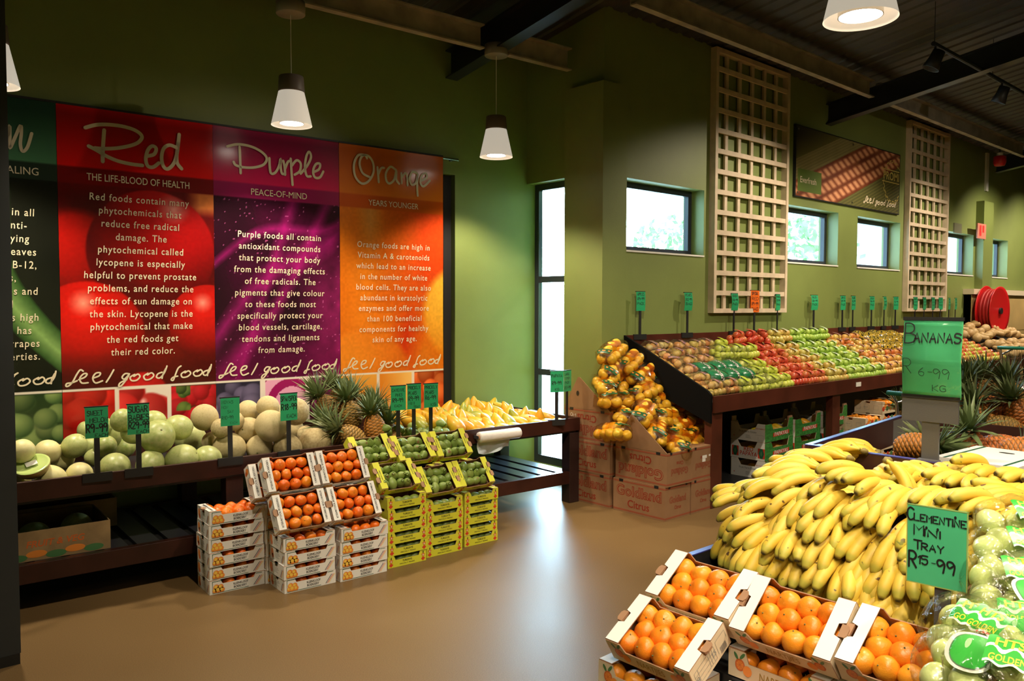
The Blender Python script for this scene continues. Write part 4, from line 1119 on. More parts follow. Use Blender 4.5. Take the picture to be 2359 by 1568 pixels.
def art_n(a, s):
    w, h, d = s.w, s.h, s.d; e = -.0008
    put_text(a, 'NARTJIES', w*.5, h*.30, .036, 9, e, width=.105)
    for sg in (-1, 1):
        X = w*.5+sg*w*.335
        disc(a, X+sg*.012, h*.50, .017, .019, 7, e); disc(a, X+sg*.012, h*.50, .0125, .014, 2, e*1.3)
        for k in range(8): ribbon(a, [(X+sg*.012, h*.5), (X+sg*.012+.012*math.cos(k*.785), h*.5+.013*math.sin(k*.785))], .0012, 7, e*1.6)
        disc(a, X-sg*.014, h*.36, .0155, .0165, 2, e*2); disc(a, X-sg*.014, h*.36, .0145, .0155, 4, e*2.2) if False else None
        disc(a, X+sg*.026, h*.80, .012, .005, 6, e, rot=sg*1.0); disc(a, X+sg*.004, h*.84, .013, .005, 6, e, rot=-sg*.9+3.14)
    for E_, off, sg in ((ENDR, w, 1), (ENDL, 0, -1)):
        Mx = Matrix.Translation((off+sg*.0008, 0, 0)) @ E_; x0 = 0 if sg > 0 else -d
        for z in (.16, .36, .55, .74): ribbon(a, [(x0+d*.08, h*z), (x0+d*.62, h*z)], .0012, 5, 0, Mx)
        for x in (.08, .17, .45, .50, .56, .62): ribbon(a, [(x0+d*x, h*.16), (x0+d*x, h*.74)], .0012, 5, 0, Mx)
        put_text(a, '8', x0+d*.125, h*.34, .03, 5, 0, M=Mx); put_text(a, '15', x0+d*.59, h*.46, .026, 5, 0, M=Mx)
        ribbon(a, [(x0+d*.68, h*.2), (x0+d*.68, h*.78), (x0+d*.94, h*.78), (x0+d*.94, h*.45)], .0014, 5, 0, Mx)
        for k in range(12): ribbon(a, [(x0+d*.74+k*.0028, h*.10), (x0+d*.74+k*.0028, h*.38)], .0012 if k % 3 else .002, 5, 0, Mx)
TN = Tray(.322, .205, .085, cream_card, .052, (.22, .80, .62), 1, art_n, None)
TN.ledges = []
for xo, xi in ((0, .052), (.322, .27)):
    mb = MB(); T_ = .0035; e = xo+(.02 if xi > xo else -.02); y = .1025
    p = [(xo, T_), (xi, T_), (xi, .205-T_), (xo, .205-T_), (xo, y+.026), (e, y+.019), (e, y-.019), (xo, y-.026)]
    plate(mb, p if xi > xo else p[::-1], .085, .0885, 0, 1); TN.ledges.append(mb.mesh('folded_ledge', [mat('white_ledge', (.86,.85,.83), .5), brown_card]))

def fill(tr_, M, mes, name, rows, cols, phrase, what, cat, group, r=.0345, y0=None, only_front=False, lift=0.0, squeeze=1.0, rng=None):
    """fruit set out in staggered rows in a tray; every one its own object"""
    q = rng or rnd
    w, d = tr_.w, tr_.d; m = .012
    k = 0
    for j in range(rows):
        n = cols
        for i in range(n):
            st = (w-2*m-2*r)/(cols-1) if cols > 1 else 0
            x = m+r+st*i*(1 if rows == 1 else .93) + (st*.07*(cols-1)*.5 if rows > 1 else 0) + (st*.22 if j % 2 else -st*.16)*(1 if rows > 1 else 0)
            y = m*.6+r+(d-1.2*m-2*r)*j/(rows-1) if rows > 1 else (y0 or m+r)
            L = M @ Matrix.Translation((x+q.uniform(-.002, .002), y+q.uniform(-.002, .002), .0045+r*.93+lift+q.uniform(0, .004)))
            o = link(name, q.choice(mes)); s_ = r/.0345*q.uniform(.95, 1.03)
            o.matrix_world = L @ Euler((q.uniform(-.9, .9), q.uniform(-.9, .9), q.uniform(0, 6.28))).to_matrix().to_4x4() @ Matrix.Scale(s_, 4)
            rw = {1: '', 2: ('front row, ', 'back row, '), 3: ('lowest row, ', 'middle row, ', 'top row, ')}[rows]
            tag(o, '%s, %s%s from left, in %s' % (what, rw[j] if rw else '', nth(i), phrase), cat, group)

# ------------------------------------------------------------------ price signs
sign_post_m = black_m
def price_sign(p, rotz, lines, label, cw=.115, ch=.17, zc_=.915, card_m=None, lean=0.0, group=None, clip=True, curve=0.0, pw=.028, cap=.006, pen=.15, yaw2=0):
    """p: foot point; lines: (text, x, z, height, width or None) in fractions of the card"""
    t = thing('price_sign', label, 'sign', p, rotz, group)
    hz = zc_-p[2]
    MB().box(-pw/2, pw/2, -.004, .004, 0, hz+.04).build('post', sign_post_m, t)
    if clip: MB().box(-.075, .075, -.006, .008, -.045, .004).build('clip', sign_post_m, t)
    n = 8; v = []; f = []
    yf = lambda k: -.007-curve*math.sin(math.pi*k)
    mb = MB()
    for i in range(n+1):
        z = hz+ch*i/n; y = yf(i/n); mb.v += [(-cw/2, y, z), (cw/2, y, z), (-cw/2, y+.002, z), (cw/2, y+.002, z)]
    for i in range(n):
        a = i*4; b_ = a+4
        for q in ((a, a+1, b_+1, b_), (a+3, a+2, b_+2, b_+3), (a+2, a, b_, b_+2), (a+1, a+3, b_+3, b_+1)): mb.f.append(q); mb.m.append(0)
    mb.build('price_card', card_m or green_sign, t)
    MB().box(-cw/2-.003, cw/2+.003, -.006, .004, hz+ch-.001, hz+ch+cap).build('top_clip', sign_post_m, t)
    a = MB()
    for tx, x, z, hh, ww in lines:
        hand(a, tx, (x-.5)*cw, hz+z*ch, hh*ch, ww*cw if ww else None, 0, 0, pen, jitter=.03)
    if a.v:
        a.v = [(x, yf(min(1, max(0, (z-hz)/ch)))-.0008, z) for x, y, z in a.v]
        a.build('handwriting', ink_m, t)
    return t
# ------------------------------------------------------------------ long fruit table under the banners
tb = thing('display_table', 'long dark wooden fruit table under the banners with slatted lower shelf', 'table', (0,0,0), ANG)
def bx(name, m, *boxes, parent=tb, bev=0):
    b_ = MB()
    for q in boxes: b_.box(*q)
    o = b_.build(name, m, parent)
    if bev: bevel(o, bev)
    return o
S0 = -1.3
bx('front_board', wood_m, (S0, 4.612, 4.876, 4.90, .606, .714), bev=.003)
bx('end_board', wood_m, (4.588, 4.612, 4.90, 5.95, .606, .714))
bx('deck', black_m, (S0, 4.588, 4.90, 5.95, .590, .612))
bx('rear_board', wood_m, (S0, 4.588, 5.90, 5.93, .612, .74))
for s_, t_ in ((4.502, 4.882), (4.502, 5.83), (1.66, 4.905), (1.66, 5.83)):
    bx('leg', mat('near_black_wood', (.022,.010,.009), .4, noise=.3, nscale=6) if s_ == 4.502 and t_ == 4.882 else wood_m, (s_, s_+.108, t_, t_+.10, 0, .590), bev=.004)
bx('lower_rail', wood_m, (S0, 4.502, 4.882, 4.93, .165, .268), bev=.003)
bx('lower_rail', wood_m, (S0, 4.502, 5.86, 5.90, .165, .268))
slat_m = mat('black_lacquered_slat', (.030,.030,.038), .28)
bx('added_shade_board', black_m, (S0, 3.30, 4.93, 5.86, .225, .242))  # added solid board: blocks light through the slats, keeping the floor beneath dark
x = S0+.05; k = 0
while x < 4.45:
    bx('slat', slat_m, (x, x+.125, 4.93, 5.86, .243, .262)); x += .172; k += 1
def deck(t): return .612 + .05*(t-4.9)
# rolls of bags on the front board
pr = on_t(1100, 1010, 4.84); pe = on_t(1192, 992, 4.84)
t = thing('plastic_bag_roll', 'white roll of produce bags fixed to the front of the fruit table', 'bag roll', P(pr[0], 4.82, (pr[1]+pe[1])/2), ANG)
l_ = pe[0]-pr[0]
roll_m = mat('white_plastic_roll', (.78,.74,.72), .25, noise=.05, nscale=30, bump=.3, bscale=25)
Mx = Matrix.Rotation(math.radians(90), 4, 'Y')
o = MB().lathe([(.018, 0), (.040, 0), (.042, .01), (.041, l_*.5), (.042, l_-.01), (.038, l_)], 24, cap=False).build('roll', roll_m, t, True); o.matrix_local = Mx
o = MB().lathe([(.018, -.01), (.018, l_+.008)], 14).build('core', brown_card, t, True); o.matrix_local = Mx
a = MB(); nx, nz = 14, 6
for j in range(nz+1):
    for i in range(nx+1):
        u = i/nx; v = j/nz
        a.v.append((.0+l_*(.03+.80*u), .035+.018*math.sin(u*11+v*4)*v, -.02-.105*v-.02*math.sin(u*5)*v))
for j in range(nz):
    for i in range(nx): a.f.append((j*(nx+1)+i, j*(nx+1)+i+1, (j+1)*(nx+1)+i+1, (j+1)*(nx+1)+i)); a.m.append(0)
a.build('loose_bag', mat('pale_film', (.55,.62,.70), .3), t, True)
bx2 = MB().box(-.012, .0, -.01, .052, -.012, .012); bx2.box(l_, l_+.012, -.01, .052, -.012, .012); bx2.build('bracket', darkmetal_m, t)

# ------------------------------------------------------------------ piles on the table: dropped one by one, so each rests on the deck or on others
class Pile:
    def __init__(s, floor): s.b = []; s.fl = floor
    def drop(s, x, y, r, kz=1.0, sink=.93):
        z = s.fl(y)+r*kz
        for (X, Y, Z, R) in s.b:
            d2 = (X-x)**2+(Y-y)**2; q = ((R+r)*sink)**2
            if d2 < q: z = max(z, Z+math.sqrt(q-d2)*kz)
        s.b.append((x, y, z, r)); return z
def px_on_t(zx, zy, ox, oy, k, t): return on_t(ox+zx/k, oy+zy/k, t)
LABS = []
def ordered(items, what, where, cat, grp):
    """items: objects of one pile -> labels by row (front to back) and order from the left"""
    rows = {}
    for o, row in items: rows.setdefault(row, []).append(o)
    names = {0: 'front row', 1: 'second row', 2: 'third row', 3: 'fourth row', 4: 'fifth row', 5: 'sixth row', 6: 'seventh row', 7: 'top layer', 8: 'upper layer at the back'}
    for row, L in rows.items():
        L.sort(key=lambda o: to_px(o.matrix_world.translation)[0])
        for i, o in enumerate(L): tag(o, '%s, %s from left in the %s, %s' % (what, nth(i), names[row], where), cat, grp)
def place(me, name, p, R, sc_): 
    o = link(name, me); o.matrix_world = Matrix.Translation(p) @ R @ Matrix.Scale(sc_, 4); return o
# melons: pixel centres (from a 3.136x and a 2.851x enlargement), radius px there, depth row
M1 = [(140,805,80,0),(370,790,100,0),(575,760,92,0),(90,690,70,1),(440,640,98,1),(160,590,88,3),(345,600,92,2)]
M2 = [(830,705,108,0),(1085,690,100,0),(1310,650,108,0),(1500,640,95,0),(690,640,70,1),(885,560,90,1),(1140,490,125,1),(1375,500,108,1),(760,560,80,1),
      (535,550,85,2),(640,560,80,2),(800,470,85,2),(960,470,80,2),(1290,420,95,3),(1110,395,85,3),(880,370,80,3),(620,440,60,3),(740,410,70,3)]
M3 = [(365,515,102,0),(565,515,90,0),(750,515,92,0),(930,480,98,0),(250,470,60,1),(490,400,88,1),(640,370,108,2),(780,400,75,1),(310,385,65,1),(430,480,60,1),(870,430,60,1),(860,500,50,1),
      (205,320,90,2),(490,275,72,3),(620,255,75,3),(800,280,92,2),(400,340,60,3),(720,250,60,3)]
ROWT = [5.00, 5.17, 5.36, 5.62]
pl_ = Pile(deck)
def melons(L, ox, oy, k, mes, name, what, where, grp):
    out = []
    for zx, zy, rz, row in sorted(L, key=lambda q: (q[3], -q[1])):
        # slide along the line of sight until the traced height is the height at which the fruit comes to rest
        best = None
        for i in range(46):
            t = 4.985 + .02*i; s_, z_ = px_on_t(zx, zy, ox, oy, k, t)
            dep = (P(s_, t, z_)-CAMP).dot(_f); r = rz/k*dep/FPX*.97
            if t + r > 5.90 or t - r < 4.90: continue
            zd = pl_.drop(s_, t, r, 1.0, .93); pl_.b.pop()
            e = abs(zd-z_)
            if best is None or e < best[0]-1e-4: best = (e, s_, t, zd, r)
        e, s_, t, z, r = best; pl_.b.append((s_, t, z, r))
        o = place(rnd.choice(mes), name, P(s_, t, z), rrot(), r); out.append((o, row))
    ordered(out, what, where, 'melon', grp)
melons(M1, 0, 850, 3.136, HO_ME, 'white_melon', 'pale yellow smooth melon', 'by the door frame', 'pale yellow melons')
melons(M2, 0, 850, 3.136, SW_ME, 'green_melon', 'smooth green melon', 'behind the green price signs', 'green melons')
melons(M3, 400, 850, 2.851, NE_ME, 'netted_melon', 'tan netted melon', 'left of the pineapples', 'tan netted melons')
# the cut half with a sticker
s_, z_ = on_t(70, 1066, 5.02)
hz = P(s_, 4.98, z_)
t = thing('halved_melon', 'halved melon showing pale green flesh with a white sticker, front left of table', 'melon', M=Matrix.Translation(hz) @ Matrix.Rotation(ANG, 4, 'Z') @ Euler((math.radians(24), math.radians(-16), 0)).to_matrix().to_4x4())
R = .090
MB().lathe([(.001, -R*.85)]+[(R*math.cos(a), R*.85*math.sin(a)) for a in [math.radians(q) for q in (-75,-60,-45,-30,-15,0)]], 32, cap=False).build('rind', honey_skin, t, True)
MB().lathe([(R, 0), (R*.93, .004), (R*.86, .002), (R*.45, -.004), (.001, -.010)], 32, cap=False).build('flesh', fruit_mat('melon_flesh', [(.42,.58,.16),(.55,.68,.26)], .15, 8, .8, coat=.6), t, True)
a = MB(); a.box(-.028, .028, -.02, .02, .003, .006); a.build('sticker', white_card, t)
# pineapples on the table: (body centre px, crown px) in the 2.851x enlargement, t, kind
PN = [((1170,445),(1010,350),5.00,0,'lying in front with its crown to the left'),((1325,400),(1290,250),5.02,2,'standing tall beside the prickly pears'),((1430,440),(1400,310),5.08,1,'small and half hidden at the right of the pineapples'),
      ((1168,300),(1130,150),5.28,0,'upright in the middle of the pineapples'),((1010,240),(910,110),5.50,1,'at the back left with a wide crown'),((1080,430),(960,300),5.20,1,'lying low behind the front pineapple'),
      ((1100,210),(1050,90),5.62,2,'highest at the back under the purple banner'),((1230,240),(1150,130),5.48,1,'behind the middle pineapples, mostly hidden'),((1370,330),(1330,240),5.30,0,'behind the tall one on the right')]
for (bxy, cxy, t_, k_, ph) in PN:
    s0, z0 = px_on_t(*bxy, 400, 850, 2.851, t_); s1, z1 = px_on_t(*cxy, 400, 850, 2.851, t_+.03)
    d_ = (P(s1, t_+.03, z1)-P(s0, t_, z0)).normalized()
    c_ = P(s0, t_, max(z0, deck(t_)+.068)); pineapple(aim(c_-d_*.09, d_, U(0, 6)), 'pineapple '+ph, k_, 'pineapples on the fruit table', None, 1.18)
    pl_.b.append((s0, t_, c_.z, .06))
# prickly pears on the table
out = []
for row, t_ in enumerate((4.96, 5.04, 5.13, 5.22, 5.31)):
    n = 10
    for i in range(n):
        s_ = 2.80+.075*i+(.035 if row % 2 else 0)+U(-.01, .01)+row*.035
        if s_ > 3.52+row*.03: continue
        z = pl_.drop(s_, t_, .034, 1, .80)
        if z > .82: continue
        a_ = U(0, 3.14)
        o = place(rnd.choice(PP_ME), 'prickly_pear', P(s_, t_, z), Euler((math.pi/2+U(-.25, .25), 0, a_)).to_matrix().to_4x4(), U(.9, 1.1)); out.append((o, row))
for _ in range(14):
    s_ = U(2.9, 3.45); t_ = U(5.0, 5.3); z = pl_.drop(s_, t_, .034, 1, .8)
    o = place(rnd.choice(PP_ME), 'prickly_pear', P(s_, t_, z), Euler((math.pi/2+U(-.3, .3), 0, U(0, 3.14))).to_matrix().to_4x4(), U(.9, 1.1)); out.append((o, 7))
ordered(out, 'loose green prickly pear', 'between pineapples and papayas', 'prickly pear', 'loose prickly pears on the table')
# papayas: rows leaning back, tips up
out = []
rows = [(4.97, 3.62, 4.52, .118, 0), (5.10, 3.50, 4.50, .105, 1), (5.24, 3.40, 4.48, .10, 2), (5.38, 3.36, 4.46, .10, 3), (5.53, 3.34, 4.44, .10, 4), (5.68, 3.36, 4.44, .10, 5), (5.82, 3.4, 4.42, .10, 6)]
for t_, sa, sb, stp, row in rows:
    s_ = sa
    while s_ < sb:
        if row == 0: z = pl_.drop(s_, t_, .046, 1, .85); R_ = Euler((math.pi/2, 0, math.pi/2+U(-.25, .25))).to_matrix().to_4x4(); zz = z
        else:
            r_ = .055; z = pl_.drop(s_, t_, r_, 1, .80); zz = z+.012
            R_ = Euler((U(-.25, .45), U(-.5, .1), U(0, 6.28))).to_matrix().to_4x4() if row < 6 else Euler((1.3, 0, U(0, 6))).to_matrix().to_4x4()
            R_ = Euler((math.radians(U(-60, 10)), math.radians(U(-60, 35)), ANG)).to_matrix().to_4x4() @ Matrix.Rotation(U(0, 6), 4, 'Z')
        o = place(rnd.choice(PA_ME), 'papaya', P(s_, t_, zz), R_, U(.98, 1.2))
        if rnd.random() < .16 and row < 4:
            c = MB(); c.ell((-.02, -.042, .02), (.008, .004, .008), 8, 5); c.build('sticker', red_dot, o, True)
        out.append((o, row)); s_ += stp*U(.92, 1.1)
ordered(out, 'yellow and green papaya', 'on the fruit table', 'papaya', 'papayas on the fruit table')

# ------------------------------------------------------------------ price signs along the table
SG = 'green price signs along the fruit table'
def tsign(px, lines, label, yaw=0, **k):
    s_, _ = on_t(px, 1000, 4.876); price_sign(P(s_, 4.868, .716), ANG+math.radians(yaw), lines, label, group=SG, **k)
tsign(222, [('SWEET', .10, .74, .15, .66), ('MELON', .20, .52, .14, .76), ('R9-99', .05, .20, .26, .90), ('EACH', .42, .03, .11, .55)], 'green price sign reading Sweet Melon R9-99 each', -2, curve=.006)
tsign(318, [('SUGAR', .05, .74, .20, .86), ('BABIES', .06, .47, .19, .92), ('R29-99', .06, .20, .22, .92), ('EACH', .42, .03, .11, .55)], 'green price sign reading Sugar Babies R29-99 each', -3, curve=.004)
tsign(529, [('NOVAS', .06, .80, .11, .60), ('MON', .06, .62, .10, .32), ('SAY', .36, .46, .10, .32), ('R10-99', .06, .24, .12, .60), ('EACH', .50, .06, .08, .36)], 'green price sign with small handwriting in front of the tan melons', 0, pen=.09)
tsign(664, [('SPANSPEK', .02, .74, .17, .96), ('R18-99', .06, .40, .22, .90), ('EACH', .38, .10, .13, .52)], 'green price sign reading Spanspek R18-99 each', 3)
tsign(916, [('CAYENNE', .06, .78, .12, .84), ('PINES', .30, .58, .11, .46), ('R9-99', .10, .34, .16, .70), ('EACH', .24, .14, .10, .46)], 'left half of the double green price sign in front of the pineapples', -4)
tsign(952, [('PRICKLY', .04, .80, .13, .90), ('PEARS', .06, .58, .13, .60), ('R9-99', .08, .34, .17, .74), ('MINI', .10, .18, .11, .40), ('TRAY', .44, .03, .10, .46)], 'right half of the double green price sign, Prickly Pears mini tray', 2, ch=.176, clip=False)
tsign(991, [('PRICKLY', .04, .80, .13, .90), ('PEARS', .08, .58, .13, .60), ('R6-99', .08, .34, .16, .74), ('KG', .48, .06, .12, .34)], 'green price sign reading Prickly Pears R6-99 kg', -3)
s_, _ = on_t(1287, 960, 4.90)
price_sign(P(s_-.052, 4.868, .716), ANG-.35, [('PAPAYA', .08, .72, .14, .8), ('R9-99', .12, .36, .16, .7), ('KG', .36, .08, .11, .3)], 'left card of the folded green price sign on the table end by the tall window', group=SG, zc_=.945)
price_sign(P(s_+.062, 4.868, .716), ANG+.30, [('LARGE', .06, .78, .12, .66), ('LEMON', .06, .58, .12, .7), ('PACK', .10, .38, .12, .6), ('R17-99', .06, .10, .15, .84)], 'right card of the folded green price sign on the table end', group=SG, zc_=.945, clip=False)

# ------------------------------------------------------------------ boxes of melons on the lower shelf, in the dark at the left
fv = mat('printed_brown_box', (.30,.20,.09), .7, noise=.25, nscale=9)
for (s0, s1, t0, t1, z0, z1, lab) in ((.30, 1.02, 4.96, 5.42, .263, .425, 'brown fruit and veg carton of green melons on the dark lower shelf'), (.62, 1.16, 5.45, 5.84, .263, .44, 'brown carton at the back of the dark lower shelf')):
    t = thing('carton', lab, 'box', P(s0, t0, z0), ANG)
    w_, d_, h_ = s1-s0, t1-t0, z1-z0; b = MB()
    b.box(0, w_, 0, .006, 0, h_); b.box(0, w_, d_-.006, d_, 0, h_); b.box(0, .006, .006, d_-.006, 0, h_); b.box(w_-.006, w_, .006, d_-.006, 0, h_); b.box(.006, w_-.006, .006, d_-.006, 0, .006)
    b.build('body', fv, t)
    if t0 < 5:
        a = MB(); put_text(a, 'FRUIT & VEG', w_*.62, h_*.55, .05, 0, -.001, bold=.02, shear=.2); a.build('printed_lettering', pr_dor, t)
        a = MB()
        for k in range(7): disc(a, w_*(.1+.13*k), h_*(.14+.08*(k % 2)), .05, .02, k % 2, -.0008)
        a.build('printed_fruit', [pr_leaf, pr_orange], t)
        for i, (x, y) in enumerate(((.12, .16), (.36, .14), (.58, .18))):
            o = place(SW_ME[i], 'green_melon', P(s0+x, t0+y, z0+.092), rrot(), .085)
            tag(o, 'green melon %s in the brown carton on the dark lower shelf' % ('at left', 'in the middle', 'at right')[i], 'melon', 'melons in the brown carton')

# ------------------------------------------------------------------ white clementine trays on the floor
q = random.Random(3)
def stackpos(s_, t_, z_, rot=0): return Matrix.Translation(P(s_, t_, z_)) @ Matrix.Rotation(ANG+math.radians(rot), 4, 'Z')
GK = 'white clementine trays'
def kstack(s0, t0, n, name_, top_rows, front=True, step=.0795):
    for i in range(n):
        z = .001+i*step; M = stackpos(s0+q.uniform(-.004, .006), t0+q.uniform(-.005, .004), z, q.uniform(-.8, .8))
        pos = ('bottom' if i == 0 else 'topmost' if i == n-1 else nth(i)+' from bottom')
        TK.make(M, 'white clementine tray, %s in the %s' % (pos, name_), GK, tabs=(i == n-1))
        if front:
            ph = 'the %s tray of the %s' % (pos.replace(' from bottom', '-from-bottom'), name_)
            if i == n-1: fill(TK, M, CL_ME, 'clementine', top_rows, 4, ph, 'clementine', 'clementine', 'clementines', .036, lift=.006, rng=q)
            else: fill(TK, M, CL_ME, 'clementine', 1, 4, ph, 'clementine', 'clementine', 'clementines', .036, rng=q)
kstack(1.449, 4.572, 6, 'leftmost white stack', 3)
kstack(1.787, 4.332, 4, 'second white stack', 2)
kstack(2.130, 4.312, 4, 'third white stack', 2)
kstack(1.770, 4.556, 6, 'rear stack behind the second white one', 1, False)
kstack(2.105, 4.550, 6, 'rear stack behind the third white one', 1, False)
def ktilt(tr_, mes, s0, t0, z0, tilt, phrase, lab, grp, nm, what, rows, cols, r, rot=0, fg=None, jig=0, lift=0):
    M = Matrix.Translation(P(s0, t0, z0)) @ Matrix.Rotation(ANG+math.radians(rot), 4, 'Z') @ Matrix.Rotation(math.radians(tilt), 4, 'X')
    tr_.make(M, lab, grp)
    fill(tr_, M, mes, nm, rows, cols, phrase, what, what.split(' ')[-1] if what != 'green prickly pear' else 'prickly pear', fg, r, rng=q, lift=lift)
    return M
ktilt(TK, CL_ME, 1.752, 4.368, .336, 58, 'the lower left tilted white tray', 'tilted white clementine tray, lower left of the four leaning ones', GK, 'clementine', 'clementine', 3, 4, .035, fg='clementines')
ktilt(TK, CL_ME, 2.090, 4.372, .334, 58, 'the lower right tilted white tray', 'tilted white clementine tray, lower right of the four leaning ones', GK, 'clementine', 'clementine', 3, 4, .036, fg='clementines')
ktilt(TK, CL_ME, 1.742, 4.494, .534, 60, 'the upper left tilted white tray', 'tilted white clementine tray, upper left of the four leaning ones', GK, 'clementine', 'clementine', 3, 4, .036, fg='clementines')
ktilt(TK, CL_ME, 2.076, 4.496, .537, 60, 'the upper right tilted white tray', 'tilted white clementine tray, upper right of the four leaning ones', GK, 'clementine', 'clementine', 3, 4, .036, fg='clementines')
ktilt(TK, CL_ME, 1.690, 4.575, .49, 60, 'the rearmost tilted white tray', 'white clementine tray tilted behind the upper left one, only its edge showing', GK, 'clementine', 'clementine', 1, 2, .035, fg='clementines')
# ------------------------------------------------------------------ yellow prickly pear boxes
GY = 'yellow prickly pear boxes'
def ystack(s0, t0, n, name_, front=True):
    for i in range(n):
        z = .001+i*.0742; M = stackpos(s0+q.uniform(-.004, .005), t0+q.uniform(-.004, .004), z, q.uniform(-.8, .8))
        pos = ('bottom' if i == 0 else 'topmost' if i == n-1 else nth(i)+' from bottom')
        TY.make(M, 'yellow prickly pear box, %s in the %s' % (pos, name_), GY, tabs=(i == n-1))
        if front:
            ph = 'the %s box of the %s' % (pos.replace(' from bottom', '-from-bottom'), name_)
            for k in range(4):
                x = .055+.058*k; y = .05 if i < n-1 else .045
                o = link('prickly_pear', q.choice(PP_ME)); o.matrix_world = M @ Matrix.Translation((x, y, .031)) @ Euler((math.pi/2+q.uniform(-.2, .2), 0, q.uniform(-.5, .5)+math.pi/2)).to_matrix().to_4x4() @ Matrix.Scale(.95, 4)
                tag(o, 'prickly pear, %s from left, in %s' % (nth(k), ph), 'prickly pear', 'prickly pears in yellow boxes')
ystack(2.474, 4.350, 6, 'left yellow stack')
ystack(2.781, 4.384, 5, 'middle yellow stack')
ystack(3.108, 4.424, 5, 'right yellow stack')
ystack(2.474, 4.556, 7, 'rear left yellow stack', False)
ystack(2.785, 4.590, 7, 'rear middle yellow stack', False)
ystack(3.110, 4.630, 7, 'rear right yellow stack', False)
def pfill(tr_, M, phrase):
    r_ = 0
    for j in range(3):
        for i in range(4):
            x = .062+.053*i+(.014 if j % 2 else -.008)+q.uniform(-.004, .004); y = .045+.054*j+q.uniform(-.004, .004)
            o = link('prickly_pear', q.choice(PP_ME)); o.matrix_world = M @ Matrix.Translation((x, y, .040)) @ Euler((q.uniform(-.5, .5)+(math.pi/2 if q.random() < .4 else 0), q.uniform(-.5, .5), q.uniform(0, 6.28))).to_matrix().to_4x4() @ Matrix.Scale(q.uniform(.86, .98), 4)
            tag(o, 'prickly pear, %s row, %s from left, in %s' % (('lowest', 'middle', 'top')[j], nth(i), phrase), 'prickly pear', 'prickly pears in yellow boxes')
def ytilt(s0, t0, z0, tilt, where, rot=0):
    M = Matrix.Translation(P(s0, t0, z0)) @ Matrix.Rotation(ANG+math.radians(rot), 4, 'Z') @ Matrix.Rotation(math.radians(tilt), 4, 'X')
    TY.make(M, 'tilted yellow prickly pear box, %s of the leaning ones' % where, GY); pfill(TY, M, 'the %s tilted yellow box' % where)
ytilt(2.440, 4.415, .455, 47, 'lower left')
ytilt(2.765, 4.420, .385, 50, 'lower middle', 2)
ytilt(3.055, 4.440, .385, 52, 'lower right')
ytilt(2.345, 4.560, .610, 46, 'upper left')
ytilt(2.640, 4.535, .590, 48, 'upper middle', 2)
ytilt(2.945, 4.550, .585, 52, 'upper right')
# ------------------------------------------------------------------ long sloping fruit shelf along the window wall
sh = thing('display_shelf', 'long dark wooden sloping shelf of bagged fruit along the window wall', 'shelf', (0, 0, 0))
def bs(name, m, *boxes, bev=0, parent=sh):
    b_ = MB()
    for q_ in boxes: b_.box(*q_)
    o = b_.build(name, m, parent)
    if bev: bevel(o, bev)
    return o
SX0, SX1 = 5.50, 15.6
red_wood = mat('red_brown_wood', (.080,.018,.010), .36, noise=.3, nscale=4)
bs('front_board', red_wood, (SX0, SX1, 3.70, 3.725, .785, .922), bev=.003)
bs('rear_rail', red_wood, (SX0, SX1, 4.665, 4.70, 1.265, 1.385))
for x in (5.50, 7.545, 9.6, 11.6, 13.6, 15.46):
    bs('post', red_wood, (x, x+.15, 3.727, 3.80, 0, .785), bev=.004)
b_ = MB(); y0, y1, za, zb_ = 3.726, 4.664, .868, 1.275
b_.add([(SX0, y0, za-.02), (SX1, y0, za-.02), (SX1, y1, zb_-.02), (SX0, y1, zb_-.02), (SX0, y0, za), (SX1, y0, za), (SX1, y1, zb_), (SX0, y1, zb_)], [(0,3,2,1),(4,5,6,7),(0,1,5,4),(1,2,6,5),(2,3,7,6),(3,0,4,7)])
b_.build('sloping_deck', black_m, sh)
b_ = MB(); Ry = Matrix(((0,0,0,0),(1,0,0,0),(0,0,1,0),(0,0,0,1)))
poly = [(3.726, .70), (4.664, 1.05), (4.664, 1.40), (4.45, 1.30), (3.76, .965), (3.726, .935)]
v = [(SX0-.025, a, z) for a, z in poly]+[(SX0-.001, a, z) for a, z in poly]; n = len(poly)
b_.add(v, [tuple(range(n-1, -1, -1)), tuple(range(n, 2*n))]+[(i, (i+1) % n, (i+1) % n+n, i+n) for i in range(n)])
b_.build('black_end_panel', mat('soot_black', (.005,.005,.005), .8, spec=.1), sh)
bs('back_panel', black_m, (SX0, SX1, 4.40, 4.42, .02, .86))
bs('plinth', black_m, (SX0+.16, SX1, 3.84, 4.39, .001, .07))
lb = on_y(1977, 885, 3.699)
bs('label_holder', white_card, (lb.x-.05, lb.x+.06, 3.696, 3.699, lb.z-.022, lb.z+.022))
def dz(y): return za+(zb_-za)*(y-y0)/(y1-y0)

